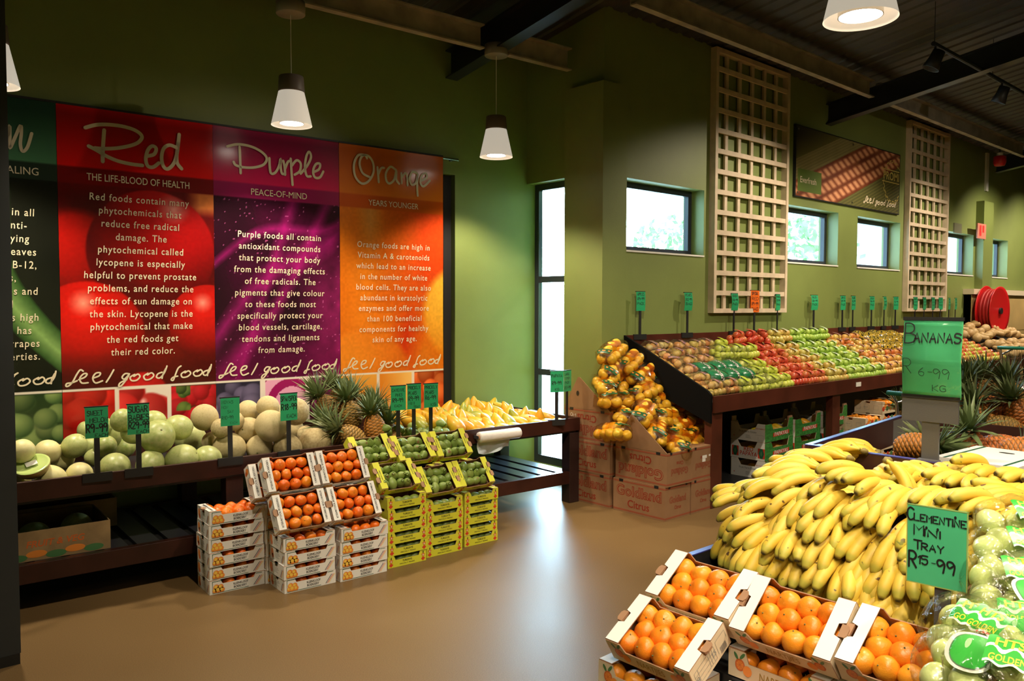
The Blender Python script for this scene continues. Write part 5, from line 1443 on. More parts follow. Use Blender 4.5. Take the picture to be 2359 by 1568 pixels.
# ------------------------------------------------------------------ bagged fruit
film_m = clear_mat('clear_film', (.985,.985,.985), .12, .10, 1.0, 40)
film_o = clear_mat('orange_tinted_film', (.99,.92,.76), .10, .12, 1.0, 30)
def film_mesh(name, L, W, H, mats, seed, ears=True, m=film_m):
    q_ = random.Random(seed); ph = [q_.uniform(0, 6) for _ in range(6)]
    nu, nv = 26, 16; v = []; f = []
    for i in range(nu+1):
        u = -1+2*i/nu; e = (1-abs(u)**4)**.5 if abs(u) < 1 else 0
        e = max(e, .02)
        for j in range(nv):
            a = 2*math.pi*j/nv; c, s_ = math.cos(a), math.sin(a)
            k = 1+.06*math.sin(4*a+ph[0]+u*7)+.04*math.sin(7*a+ph[1]-u*11)
            x = u*L*(1.0+.10*abs(u)); y = math.copysign(abs(c)**.8, c)*W*e*k; z = math.copysign(abs(s_)**.8, s_)*H*e*k
            if abs(u) > .93 and ears: y *= 2.2; x += .03*L*math.sin(3*a+ph[2])
            v.append((x, y, z+H))
    for i in range(nu):
        for j in range(nv): f.append((i*nv+j, i*nv+(j+1) % nv, (i+1)*nv+(j+1) % nv, (i+1)*nv+j))
    mb = MB(); mb.add(v, f); return mb.mesh(name, [m], True)
def label_patch(L, W, H, u0, u1, a0, a1, m, k=1.03, nu=8, na=10):
    v = []; f = []
    for i in range(nu+1):
        u = u0+(u1-u0)*i/nu; e = (1-abs(u)**4)**.5
        for j in range(na+1):
            a = a0+(a1-a0)*j/na; c, s_ = math.cos(a), math.sin(a)
            v.append((u*L*(1+.1*abs(u))*1.0, math.copysign(abs(c)**.8, c)*W*e*k, math.copysign(abs(s_)**.8, s_)*H*e*k+H))
    for i in range(nu):
        for j in range(na): f.append((i*(na+1)+j, (i+1)*(na+1)+j, (i+1)*(na+1)+j+1, i*(na+1)+j+1))
    mb = MB(); mb.add(v, f); return mb, [m]
def wave_print(name, c0, c1, scale, rough=.25, thr=.5):
    m = bpy.data.materials.new(name); m.use_nodes = True; N = m.node_tree.nodes; L = m.node_tree.links; b = N['Principled BSDF']; b.inputs['Roughness'].default_value = rough
    tc = N.new('ShaderNodeTexCoord'); w = N.new('ShaderNodeTexNoise'); w.inputs['Scale'].default_value = scale; w.inputs['Detail'].default_value = 1
    L.new(tc.outputs['Object'], w.inputs['Vector']); r = ramp_node(N, [(thr-.03, c0), (thr+.03, c1)]); L.new(w.outputs['Fac'], r.inputs['Fac']); L.new(r.outputs['Color'], b.inputs['Base Color']); return m
LBL = {'mixed': wave_print('violet_red_print', (.09,.07,.16), (.50,.22,.16), 26), 'gold': wave_print('lime_print', (.50,.62,.05), (.60,.66,.30), 12), 'red': wave_print('pink_print', (.72,.09,.07), (.80,.30,.24), 14),
  'amber': wave_print('pale_print', (.60,.60,.46), (.60,.12,.06), 20, thr=.62), 'green': wave_print('soft_green_print', (.42,.60,.30), (.62,.68,.58), 18), 'greenband': wave_print('deep_green_print', (.010,.15,.055), (.012,.20,.07), 9),
  'net': wave_print('black_yellow_print', (.03,.025,.01), (.55,.36,.03), 60), 'pale': wave_print('green_brand_print', (.05,.36,.06), (.06,.40,.08), 9)}
bw_print = wave_print('black_white_lettering_print', (.03,.03,.03), (.75,.75,.68), 85)
BL_, BW_, BH_ = .122, .086, .060
FILM = [film_mesh('clear_film', BL_, BW_, BH_, None, i) for i in range(3)]
def shelf_label(kind):
    if kind == 'greenband':
        mb, ms = label_patch(BL_, BW_, BH_, -.82, .82, .15, 3.0, LBL[kind]); mb2, _ = label_patch(BL_, BW_, BH_, -.12, .16, .15, 3.0, bw_print, 1.05)
        mb.add(mb2.v, mb2.f, 1); return mb.mesh('printed_label', [LBL[kind], bw_print], True)
    u = {'mixed': (-.10, .22), 'gold': (-.25, .12), 'red': (-.30, .20), 'amber': (-.08, .10), 'green': (-.12, .10)}[kind]
    a = {'mixed': (.8, 1.9), 'gold': (1.0, 2.0), 'red': (.8, 2.2), 'amber': (.7, 1.6), 'green': (1.1, 2.1)}[kind]
    mb, ms = label_patch(BL_, BW_, BH_, *u, *a, LBL[kind]); return mb.mesh('printed_label', ms, True)
LB_ME = {k: shelf_label(k) for k in ('mixed', 'gold', 'red', 'amber', 'green', 'greenband')}
BAGP = [(-.087,-.040,.034),(-.029,-.044,.033),(.030,-.042,.034),(.088,-.038,.033),(-.086,.038,.034),(-.03,.040,.033),(.03,.041,.034),(.087,.038,.034),(-.055,-.002,.082),(.004,.0,.085),(.06,-.004,.081)]
# a small bag seen from far away: one lumpy mesh, fruit and label in one
def far_bag(kind, net=False):
    mb = MB(); q_ = random.Random(hash(kind) % 99 if False else len(kind)*7)
    for x, y, z in BAGP: mb.ell((x, y, z), (.0345, .0345, .0335), 12, 8, 0)
    mb2, _ = label_patch(BL_, BW_, BH_, *((-.95, .95) if net else (-.16, .16)), *((.1, 3.05) if net else (1.0, 2.0)), None, 1.04)
    mb.add(mb2.v, mb2.f, 1)
    ap = {'mixed': 'mixed', 'gold': 'gold', 'red': 'red', 'amber': 'amber', 'green': 'green', 'net': 'gold'}[kind]
    return mb.mesh('fruit_bag', [APM[ap], LBL[kind]], True)
FAR_ME = {k: far_bag(k, k == 'net') for k in ('mixed', 'gold', 'red', 'amber', 'green', 'net')}
KN = {'mixed': ('violet-printed mixed apples', 'mixed apple bags'), 'gold': ('yellow-green apples', 'yellow-green apple bags'), 'red': ('pink-printed red apples', 'red apple bags'), 'amber': ('yellow-red apples', 'amber apple bags'),
  'green': ('green apples', 'green apple bags'), 'greenband': ('apples under dark green print', 'dark green banded apple bags'), 'net': ('black-and-yellow printed fruit', 'black and yellow printed bags')}
rb = random.Random(11)
rows_n = 6; cnt = {}
x = 5.66; ci = 0
slope = math.atan2(zb_-za, y1-y0)
while x < 10.85:
    for j in range(rows_n+1):
        y = 3.835+.148*j*math.cos(slope)*1.0
        if y > 4.60: continue
        back = j/rows_n
        if x < 5.95+.45*back+.1: kind = 'mixed'
        elif x < 6.35+.35*back: kind = 'gold' if not (back > .8) else 'mixed'
        elif x < 6.90-.10*back: kind = 'gold'
        elif x < 7.42: kind = 'red'
        elif x < 8.02: kind = 'amber'
        elif x < 8.80: kind = 'green'
        elif x < 9.70 or back < .5: kind = 'mixed'
        else: kind = 'net'
        if 5.80 < x < 6.50 and j in (1, 2) : kind = 'greenband'
        up = 0
        lay = 2 if ((kind in ('red', 'green', 'amber') and j >= 5) or (kind == 'gold' and j == 3)) else 1
        for l in range(lay):
            X_ = x+rb.uniform(-.02, .02)+l*.05; Y_ = y+rb.uniform(-.01, .01)-l*.02
            z = dz(Y_)+.004+l*.088
            yaw = rb.uniform(-.25, .25)*(j > 0)+(1.2 if rb.random() < .12 and j > 1 else 0)
            M = Matrix.Translation((X_, Y_, z)) @ Matrix.Rotation(slope*.85, 4, 'X') @ Matrix.Rotation(yaw, 4, 'Z') @ Matrix.Rotation(rb.uniform(-.1, .1), 4, 'X')
            wh, grp = KN[kind]; cnt.setdefault(kind, {}).setdefault((j, l), 0); n_ = cnt[kind][(j, l)]; cnt[kind][(j, l)] += 1
            lab = 'bag of %s, %s%s from left, %s row of sloping shelf' % (wh, 'on top, ' if l else '', nth(n_), ('front', 'second', 'third', 'fourth', 'fifth', 'sixth', 'rear')[j])
            if len(lab.split()) > 16: lab = lab.replace(' of the sloping shelf', ' on the shelf')
            if len(lab.split()) > 16: lab = lab.replace('stacked on top, ', 'upper, ')
            if x < 6.75 or kind == 'greenband':
                t = thing('fruit_bag', lab, 'fruit bag', M=M, group=grp)
                ap = {'mixed': 'mixed', 'gold': 'gold', 'red': 'red', 'amber': 'amber', 'green': 'green', 'greenband': 'gold'}[kind]
                for (ax, ay, az) in BAGP:
                    o = link('apple', AP_ME[ap], t); r_ = rb.uniform(.0325, .0355)
                    o.matrix_local = Matrix.Translation((ax+rb.uniform(-.004, .004), ay+rb.uniform(-.003, .003), az)) @ Euler((rb.uniform(-1.5, 1.5), rb.uniform(-1.5, 1.5), 0)).to_matrix().to_4x4() @ Matrix.Scale(r_, 4)
                link('clear_film', rb.choice(FILM), t); link('printed_label', LB_ME[kind], t)
            else:
                o = link('fruit_bag', FAR_ME[kind]); o.matrix_world = M; tag(o, lab, 'fruit bag', grp)
    x += .218; ci += 1
# loose apples further along, then pale squashes
r_ = .040; n_i = {}
ai = 0
for j in range(10):
    i = 0
    xx = 11.02+(.04 if j % 2 else 0)
    while xx < 12.75:
        Y_ = 3.79+.083*j; kind = rb.choice(('red', 'gold', 'mixed', 'mixed', 'gold') if math.sin(xx*2.3+j*.25) > 0 else ('red', 'red', 'mixed', 'mixed', 'gold'))
        o = link('loose_apple', AP_ME[kind]); o.matrix_world = Matrix.Translation((xx+rb.uniform(-.006, .006), Y_, dz(Y_)+r_*.92+.002)) @ Euler((rb.uniform(-1, 1), rb.uniform(-1, 1), 0)).to_matrix().to_4x4() @ Matrix.Scale(r_, 4)
        tag(o, 'loose apple, %s from left in the %s row of the far apple pile' % (nth(i), nth(j)), 'apple', 'loose apples on the shelf'); xx += .083; i += 1
squash_m = fruit_mat('butternut_skin', [(.50,.32,.12),(.60,.42,.20),(.48,.26,.10)], .5, 6, .4)
mb = MB(); prof = []
for i in range(15):
    t_ = i/14; rr = .034+.030*math.exp(-((t_-.25)/.2)**2); rr *= min(1, (t_/.12)**.5 if t_ < .12 else 1)*min(1, ((1-t_)/.08)**.5 if t_ > .92 else 1)
    prof.append((max(rr, .002), -.11+.22*t_))
mb.lathe(prof, 14); SQ = mb.mesh('butternut_squash', [squash_m], True)
for j in range(6):
    for i in range(13):
        X_ = 12.95+i*.165+(.07 if j % 2 else 0); Y_ = 3.82+j*.14; hp = .09*max(0, math.sin((X_-12.9)/2.2*math.pi)) if j > 2 else 0
        o = link('butternut_squash', SQ); o.matrix_world = Matrix.Translation((X_, Y_, dz(Y_)+.066+hp)) @ Euler((math.pi/2+rb.uniform(-.3, .3), 0, rb.uniform(0, 3.1))).to_matrix().to_4x4()
        tag(o, 'pale butternut squash, %s from left in the %s row by the hose reel' % (nth(i), nth(j)), 'squash', 'butternut squashes on the far shelf')

# ------------------------------------------------------------------ price signs on the rear rail
RS = 'price signs on the rear rail of the sloping shelf'
for i, (px, lab) in enumerate(((1474, 'green price sign standing alone left of the near trellis, first on the rear rail'), (1583, 'green bent price sign, second on the rear rail, left of the near trellis'), (1690, 'green price sign before the lower left of the near trellis'),
      (1737, 'orange price sign in front of the near trellis'), (1790, 'green price sign at the lower right corner of the near trellis'), (1874, 'green price sign leaning beside the near trellis, under the second high window'),
      (1940, 'left of two green price signs close together below the corn picture'), (1964, 'right of two green price signs close together below the corn picture'), (2007, 'green price sign, left of three before the far trellis'), (2036, 'green price sign, middle of three before the far trellis'), (2062, 'green price sign, right of three before the far trellis'),
      (2107, 'green price sign in front of the far trellis, first from its left'), (2128, 'green price sign in front of the far trellis, second from its left'), (2148, 'green price sign with a white tag in front of the far trellis'), (2165, 'green price sign in front of the far trellis, fourth from its left'), (2185, 'green price sign just right of the far trellis'), (2200, 'darker green price sign further right of the far trellis'))):
    p = on_y(px, 720, 4.655); org = px == 1737
    words = (('SPECIAL', 'RED', 'R9-99', 'BAG') if org else (('APPLES', 'R9-99', 'PACK'), ('PEARS', 'R12-99', 'BAG'), ('GOLDEN', 'R8-99', 'PACK'))[i % 3])
    ln = [(w_, .12, .80-.24*k, .14, .74) for k, w_ in enumerate(words)]
    price_sign(Vector((p.x, 4.652, 1.388)), rb.uniform(-.25, .1)+(-.3 if px == 1874 else 0), ln, lab, cw=.105 if not org else .125, ch=.172 if not org else .23, zc_=1.605 if not org else 1.585, card_m=orange_sign if org else None, group=RS, curve=.012 if i in (1, 2, 5, 9) else .004, pw=.024)

# ------------------------------------------------------------------ papaya crates under the shelf
class Crate(Tray): pass
crate_green = wave_print('green_printed_card', (.02,.17,.03), (.045,.27,.05), 40, .6)
def art_p(a, s):
    w, h, d = s.w, s.h, s.d
    a.add([(w*.28, -.0008, h*.24), (w*.86, -.0008, h*.30), (w*.86, -.0008, h*.52), (w*.28, -.0008, h*.46)], [(0, 1, 2, 3)], 3)
    put_text(a, 'PAPAYAS', w*.57, h*.38, .05, 8, -.0016, bold=.02, width=w*.48)
    Mx = Matrix.Translation((-.0008, 0, 0)) @ ENDL
    if s.kind == 'red':
        put_text(a, 'RED', -d*.47, h*.56, .055, 3, 0, M=Mx, bold=.01); put_text(a, 'PAPAYA', -d*.47, h*.30, .055, 3, 0, M=Mx, bold=.01, width=d*.50)
        for x in (.86, .10):
            patch(a, -d*x-.035, -d*x+.035, h*.12, h*.68, 3, 0, Mx); a.add([(-d*x-.012, -.0005, h*.12), (-d*x+.012, -.0005, h*.12), (-d*x+.028, -.0005, h*.40), (-d*x+.012, -.0005, h*.68), (-d*x-.012, -.0005, h*.68), (-d*x-.028, -.0005, h*.40)], [(0,1,2,3,4,5)], 1, Mx)
            disc(a, -d*x, h*.40, .008, .022, 6, -.001, M=Mx)
    else:
        put_text(a, 'RED PAPAYA', -d*.13, h*.74, .018, 3, 0, M=Mx); put_text(a, 'Fruit Farm Estate', -d*.5, h*.52, .026, 5, 0, M=Mx, bold=.01)
        for k in range(3): patch(a, -d*.56, -d*(.44-.02*k), h*(.30-.07*k), h*(.32-.07*k), 5, 0, Mx)
        disc(a, -d*.90, h*.22, .005, .005, 3, 0, M=Mx); ribbon(a, [(-d*.28, h*.38), (-d*.04, h*.38), (-d*.04, h*.08), (-d*.2, h*.08), (-d*.2, h*.3)], .0015, 5, 0, Mx)
def make_crate(kind):
    s = Tray.__new__(Tray); s.w, s.d, s.h, s.kind = .50, .355, .163, kind; T = .004; w, d, h = s.w, s.d, s.h
    mb = MB(); mats = [white_card, cream_card, crate_green, brown_card]
    mb.box(T, w-T, T, d-T, 0, T, 1)
    poly = [(0,0),(w,0),(w,h*1.18),(w*.86,h*1.18),(w*.80,h*.68),(w*.28,h*.68),(w*.22,h),(0,h)]
    wall_prism(mb, poly, 0, T, 2, 1, 1); wall_prism(mb, [(a, b) for a, b in poly], d-T, d, 1, 2, 1)
    Rz = Matrix(((0,-1,0,0),(1,0,0,0),(0,0,1,0),(0,0,0,1)))
    poly = [(T,0),(d-T,0),(d-T,h*1.02),(d*.80,h*1.02),(d*.70,h*.66),(d*.30,h*.66),(d*.22,h*1.02),(T,h*1.02)]
    wall_prism(mb, poly, -T, 0, 1, 0, 1, Rz); wall_prism(mb, poly, -w, -w+T, 0, 1, 1, Rz)
    s.body = mb.mesh('body', mats); s.ledges = []
    s.tabs = [MB().box(T, .06, d-.02, d-T-.001, h*.9, h*1.30, 1).mesh('corner_flap', mats), MB().box(w-.07, w-T, T+.001, .02, h*.9, h*1.28, 3).mesh('corner_flap', mats)]
    a = MB(); art_p(a, s); s.art = a.mesh('printed_artwork', PRN); s.led = None; return s
CR = {k: make_crate(k) for k in ('plain', 'red')}
GC = 'green papaya crates under the shelf'
for si, (x0, n, nm, off) in enumerate(((6.51, 3, 'left', 0.0), (7.035, 3, 'middle', .0), (7.60, 3, 'right', .03))):
    for i in range(n):
        z = .072+i*.169+off; pos = ('bottom', 'middle', 'top')[i]
        M = Matrix.Translation((x0+rb.uniform(-.006, .006), 3.845+rb.uniform(-.005, .005), z)) @ Matrix.Rotation(rb.uniform(-.01, .01), 4, 'Z')
        t = CR['red' if i == 1 else 'plain'].make(M, '%s papaya crate with green printed front, %s stack under the sloping shelf' % (pos, nm), GC, 'papaya_crate', i == n-1)
        for j in range(5):
            px_ = .08+.085*j; R_ = Euler((math.pi/2+rb.uniform(-.2, .2), 0, rb.uniform(-.6, .6))).to_matrix().to_4x4()
            o = link('papaya', rb.choice(PA_ME)); o.matrix_world = M @ Matrix.Translation((px_, .14, .075)) @ R_
            tag(o, 'papaya, %s from left, in the %s crate of the %s stack under the shelf' % (nth(j), pos, nm), 'papaya', 'papayas in crates')
# clementine crates under the shelf, further right
def art_c(a, s):
    w, h, d = s.w, s.h, s.d
    for k in range(9): disc(a, w*(.07+.108*k), h*(.42+.2*(k % 2)), .028, .026, (3, 2, 6)[k % 3], -.0008-(k % 3)*.0002)
    put_text(a, 'CLEMENTINES', w*.5, h*.45, .05, 6, -.0016, bold=.02, width=w*.5)
    Mx = Matrix.Translation((-.0008, 0, 0)) @ ENDL
    for x in (.14, .46, .78): ribbon(a, [(-d*x, h*.3), (-d*x-.05, h*.3), (-d*x-.05, h*.66), (-d*x, h*.66), (-d*x, h*.3)], .0018, 5, 0, Mx)
    put_text(a, 'FRUIT', -d*.5-.024, h*.48, .018, 5, 0, M=Mx)
TC = Tray(.40, .30, .125, cream_card, .05, (.18, .82, .72), 1, art_c, None)
for si, (x0, y0_, n, nm) in enumerate(((8.02, 3.62, 4, 'nearer'), (8.50, 3.66, 5, 'taller rear'))):
    for i in range(n):
        M = Matrix.Translation((x0, y0_+.15 if False else y0_, .001+i*.1285)) @ Matrix.Rotation(rb.uniform(-.01, .01), 4, 'Z')
        TC.make(M, 'printed cream clementine crate, %s in the %s stack by the sloping shelf' % ('bottom' if i == 0 else 'top' if i == n-1 else nth(i)+' up', nm), 'cream clementine crates', 'fruit_crate', i == n-1)
        if i == n-1:
            for j in range(4):
                for k in range(5):
                    o = link('clementine', rb.choice(OR_ME)); o.matrix_world = M @ Matrix.Translation((.06+.07*k, .045+.068*j, .092)) @ rrot() @ Matrix.Scale(.95, 4)
                    tag(o, 'clementine, row %s back, %s from left, in the top crate of the %s stack' % (nth(j), nth(k), nm), 'clementine', 'clementines in cream crates')
M = Matrix.Translation((8.50, 3.66, .5))
# ------------------------------------------------------------------ citrus cartons with lemon bags
carton_m = mat('kraft_carton', (.27,.145,.070), .66, noise=.08, nscale=10)
tape_m = mat('red_printed_tape', (.30,.075,.035), .6)
print_ct = mat('red_brown_carton_print', (.27,.028,.010), .6)
def outline_text(a, body, x, z, size, M, flip, width):
    put_text(a, body, x, z, size, 0, 0, M, flip=flip, width=width, bold=.036)
    put_text(a, body, x, z, size, 1, -.0006, M, flip=flip, width=width*.985, bold=-.016)
def carton(x0, y0_, z, label, flip, flap=None, stickers=False):
    w, d, h = .325, .515, .262
    t = thing('citrus_carton', label, 'box', (x0, y0_, z), rb.uniform(-.015, .015), 'kraft citrus cartons')
    b_ = MB(); T = .005
    b_.box(0, w, 0, T, 0, h); b_.box(0, w, d-T, d, 0, h); b_.box(0, T, T, d-T, 0, h); b_.box(w-T, w, T, d-T, 0, h); b_.box(T, w-T, T, d-T, 0, T)
    if flap != 'open': b_.box(T, w-T, T, d-T, h-T, h)
    b_.build('body', carton_m, t)
    a = MB(); Ml = Matrix.Translation((-.0009, 0, 0)) @ ENDL
    outline_text(a, 'Goldland', -d*.5, h*(.66 if not flip else .34), .115, Ml, flip, d*.88); put_text(a, 'Citrus', -d*.5, h*(.28 if not flip else .72), .085, 0, 0, Ml, flip=flip, bold=.015, width=d*.42)
    Mf = Matrix.Translation((0, -.0009, 0))
    outline_text(a, 'Goldland', w*.5, h*(.58 if not flip else .42), .07, Mf, flip, w*.66); put_text(a, 'Citrus', w*.5, h*(.34 if not flip else .66), .04, 0, 0, Mf, flip=flip, bold=.015, width=w*.26)
    a.build('printed_lettering', [print_ct, carton_m], t)
    a = MB()
    for z_ in (.012, h-.022):
        patch(a, -d, 0, z_, z_+.012, 0, 0, Ml); patch(a, 0, w, z_, z_+.012, 0, 0, Mf)
    a.build('printed_band', tape_m, t)
    a = MB()
    for k in (.16, .84): a.box(-.002, .004, d*k-.02, d*k+.02, h-.02, h+.001); a.box(w*k-.012, w*k+.012, -.002, .004, h-.018, h+.001)
    a.build('hand_slot', black_m, t)
    if flap == 'open':
        f_ = MB(); n = 5; out = [(0, h), (d, h), (d*.96, h+.03), (d*.71, h+.27), (d*.66, h+.275), (0, h+.002)]
        out = [(0, h), (d, h), (d, h+.01), (d*.70, h+.262), (d*.66, h+.262)]
        hole = (d*.70, h+.125)
        v = [(-.001, y, z_) for y, z_ in out]+[(.004, y, z_) for y, z_ in out]; m_ = len(out)
        f_.add(v, [tuple(range(m_-1, -1, -1)), tuple(range(m_, 2*m_))]+[(i, (i+1) % m_, (i+1) % m_+m_, i+m_) for i in range(m_)])
        f_.build('raised_flap', carton_m, t)
        a = MB(); disc(a, -hole[0], hole[1], .016, .022, 0, 0, 14, Matrix.Translation((-.0025, 0, 0)) @ ENDL); a.build('flap_hole', black_m, t)
    if x0 < CX-.012 and z > .5:
        a = MB(); hand(a, '91', -d+.07, h*.62, .05, .06, 0, 0, .07, M=Ml); a.build('chalk_number', white_card, t)
    if stickers:
        a = MB()
        for q_ in ((.08, .62, .07, .05), (.17, .66, .11, .03), (.08, .52, .05, .05)): patch(a, w*.2+q_[0], w*.2+q_[0]+q_[2]*.9, h*q_[1], h*q_[1]+q_[3]*.5, 0, -.0012)
        a.build('sticker', white_card, t)
    return t
CX, CY = 4.905, 3.735
carton(CX, CY, .001, 'kraft citrus carton at the bottom of the front left stack', False)
carton(CX+.005, CY-.01, .264, 'kraft citrus carton upside down with raised flap on the front left stack', True, 'open')
carton(CX+.335, CY, .001, 'kraft citrus carton at the bottom beside the shelf leg', False)
carton(CX+.335, CY, .264, 'kraft citrus carton with white stickers beside the shelf leg', True, 'plain', True)
carton(CX-.02, CY+.545, .001, 'kraft citrus carton at the bottom of the rear stack next to the table leg', False)
carton(CX-.02, CY+.54, .264, 'kraft citrus carton in the middle of the rear stack next to the table leg', False)
carton(CX-.015, CY+.545, .527, 'kraft citrus carton with raised flap on top of the rear stack', True, 'open')
# filler cartons carrying the heap, hidden behind the front ones
carton(CX+.335, CY+.545, .001, 'kraft citrus carton hidden behind the others against the pilaster, bottom', False)
carton(CX+.335, CY+.545, .264, 'kraft citrus carton hidden behind the others against the pilaster, middle', False)
carton(CX+.335, CY+.53, .527, 'kraft citrus carton hidden behind the others against the pilaster, top', False)
LBAG = film_mesh('clear_film', .15, .085, .062, None, 4, True, film_o)
LBAG2 = film_mesh('clear_film', .15, .085, .062, None, 6, True, film_o)
mb, ms = label_patch(.15, .085, .062, -.30, .34, .5, 2.2, None, 1.04); 
net_print = clear_mat('orange_print_film', (.98,.62,.16), .08, .2)
ORP = mb.mesh('orange_print', [net_print], True)
mb, _ = label_patch(.15, .085, .062, -.84, -.62, .8, 2.1, None, 1.05); gm = mat('green_bag_print', (.02,.10,.03), .35)
for u in (-.73,):
    for a_ in (1.1, 1.5, 1.9):
        m2, _ = label_patch(.15, .085, .062, u-.028, u+.028, a_-.10, a_+.10, None, 1.08, 2, 2); mb.add(m2.v, m2.f, 1)
GRP = mb.mesh('green_printed_end', [gm, pr_orange], True)
LPOS = [(-.10,-.038,.05),(-.03,-.04,.048),(.045,-.037,.05),(.11,-.034,.05),(-.105,.036,.05),(-.035,.038,.05),(.04,.037,.05),(.112,.036,.05),(0,0,.098),(-.07,.0,.096),(.07,0,.095)]
lemon_bags = [(1412,812,.3,'topmost of the heap against the pilaster'),(1400,850,.5,'upper left, just below the topmost bag'),(1455,835,.2,'upper middle, below the topmost bag'),(1480,862,.1,'upper middle beside the apple bags'),(1525,880,-.2,'upper right beside the apple bags'),
 (1385,890,.9,'left, above the rear raised flap'),(1430,880,.4,'upper centre of the heap'),(1490,905,0,'in the middle of the heap'),(1400,925,1.0,'left, touching the rear raised flap'),(1445,925,.3,'centre left of the heap'),(1535,925,-.1,'centre right of the heap'),(1568,950,-.3,'right edge next to the black panel'),
 (1425,960,1.1,'hanging at the left over the cartons'),(1410,1000,1.3,'lowest at the left, tail of film showing'),(1480,950,.4,'behind the front raised flap'),(1530,965,.1,'centre front, above the front cartons'),(1592,980,-.2,'right, above the stickered carton'),(1570,985,-.1,'right of centre, above the front cartons'),
 (1505,995,.6,'front, resting on the flap'),(1555,1010,.3,'front right over the carton corner'),(1605,1008,0,'far right over the stickered carton'),(1540,1025,1.2,'lowest in front at the carton edge'),(1590,1015,.2,'front, between carton corner and far right bag')]
for (px, py, yaw, ph) in lemon_bags:
    f_ = (1035-py)/225.0
    y_ = 3.88+f_*.66+(.0 if px > 1450 else .16); p = on_y(px, py, min(y_, 4.50))
    M = Matrix.Translation((p.x, p.y, p.z-.065)) @ Matrix.Rotation(yaw, 4, 'Z') @ Euler((rb.uniform(-.1, .6), rb.uniform(-.45, .2), 0)).to_matrix().to_4x4() @ Matrix.Scale(1.24, 4)
    t = thing('lemon_bag', 'clear bag of lemons, '+ph, 'fruit bag', M=M, group='bagged lemons on the citrus cartons')
    for (a_, b2, c_) in LPOS:
        o = link('lemon', LE_ME, t); o.matrix_local = Matrix.Translation((a_+rb.uniform(-.006, .006), b2, c_)) @ rrot()
    link('clear_film', rb.choice((LBAG, LBAG2)), t); link('orange_print', ORP, t); link('green_printed_end', GRP, t)
# ------------------------------------------------------------------ pineapple bin with the banana bin in front of it
edge_glint_m = mat('painted_sky_reflection', (.050,.055,.30), .3)  # strip colour paints the blue sky reflection on the dark brown edges
brown_b = mat('dark_brown_board', (.060,.022,.016), .33, noise=.3, nscale=5)
bolt_m = mat('bright_bolt', (.75,.75,.75), .25, metal=1.0)
BX, BY, BT = 3.35, 1.757, 1.03
pb = thing('pineapple_bin', 'dark wooden slatted bin of pineapples with blue reflection painted on its edges, behind the bananas', 'bin', (0, 0, 0))
def bb(name, m, *boxes, parent=pb, bev=0):
    b_ = MB()
    for q_ in boxes: b_.box(*q_)
    o = b_.build(name, m, parent)
    if bev: bevel(o, bev)
    return o
lf = on_z(2080, 958, BT); rot = math.atan2(lf.y-BY, lf.x-BX)
YR = .20
bb('front_board', brown_b, (BX, BX+.022, YR, BY, .86, BT), bev=.002)
bb('front_board', brown_b, (BX, BX+.022, YR, BY, .62, .82))
bb('edge_reflection', edge_glint_m, (BX-.001, BX+.023, YR, BY+.001, BT, BT+.004))
bb('corner_post', brown_b, (BX+.023, BX+.075, BY-.055, BY-.004, 0, BT))
Ms = Matrix.Translation((BX, BY, 0)) @ Matrix.Rotation(rot, 4, 'Z'); Ls = math.hypot(lf.x-BX, lf.y-BY)
for z0_, z1_ in ((.885, BT), (.62, .80)):
    b_ = MB(); b_.box(0, Ls, 0, .022, z0_, z1_, 0, Ms); b_.build('side_board', brown_b, pb)
b_ = MB(); b_.box(-.001, Ls, -.001, .024, BT, BT+.004, 0, Ms); b_.box(0, Ls, -.001, .024, .80, .804, 0, Ms); b_.build('edge_reflection', edge_glint_m, pb)
bb('bin_floor', black_m, (BX+.08, lf.x, YR, BY-.06, .70, .72))
bb('rear_board', brown_b, (lf.x, lf.x+.022, YR, lf.y, .80, BT))
b_ = MB(); b_.box(Ls-.17, Ls-.02, -.006, -.001, .86, BT-.01, 0, Ms); b_.box(Ls-.022, Ls-.017, -.14, -.006, .86, BT-.01, 0, Ms); b_.build('corner_bracket', mat('brushed_plate', (.45,.43,.40), .35, metal=.8), pb)
a = MB()
for y_, z_ in ((BY-.075, .985), (BY-.075, .925)):
    a.ell((BX-.004, y_, z_), (.006, .011, .011), 12, 8)
a.build('bolt', bolt_m, pb, True)
bn = thing('banana_bin', 'low dark bin with blue reflection painted on its edges under the banana heap', 'bin', (0, 0, 0))
bb('side_board', black_m, (2.40, BX-.002, BY-.002, BY+.02, .40, .717), parent=bn)
bb('edge_reflection', edge_glint_m, (2.40, BX-.002, BY-.004, BY+.022, .717, .721), parent=bn)
bb('front_board', black_m, (2.385, 2.405, .50, BY+.02, .40, .69), parent=bn)
bb('bin_floor', black_m, (2.405, BX-.002, .50, BY-.004, .60, .64), parent=bn)
bb('leg', black_m, (2.405, 2.46, BY-.07, BY-.01, 0, .60), parent=bn); bb('leg', black_m, (3.26, 3.32, BY-.07, BY-.01, 0, .60), parent=bn); bb('leg', black_m, (2.405, 2.46, .52, .58, 0, .60), parent=bn); bb('leg', black_m, (3.26, 3.32, .52, .58, 0, .60), parent=bn)
bb('leg', brown_b, (lf.x-.06, lf.x-.002, lf.y-.12, lf.y-.06, 0, .70)); bb('leg', brown_b, (BX+.03, BX+.09, YR+.02, YR+.08, 0, .70)); bb('leg', brown_b, (lf.x-.06, lf.x-.002, YR+.02, YR+.08, 0, .70))

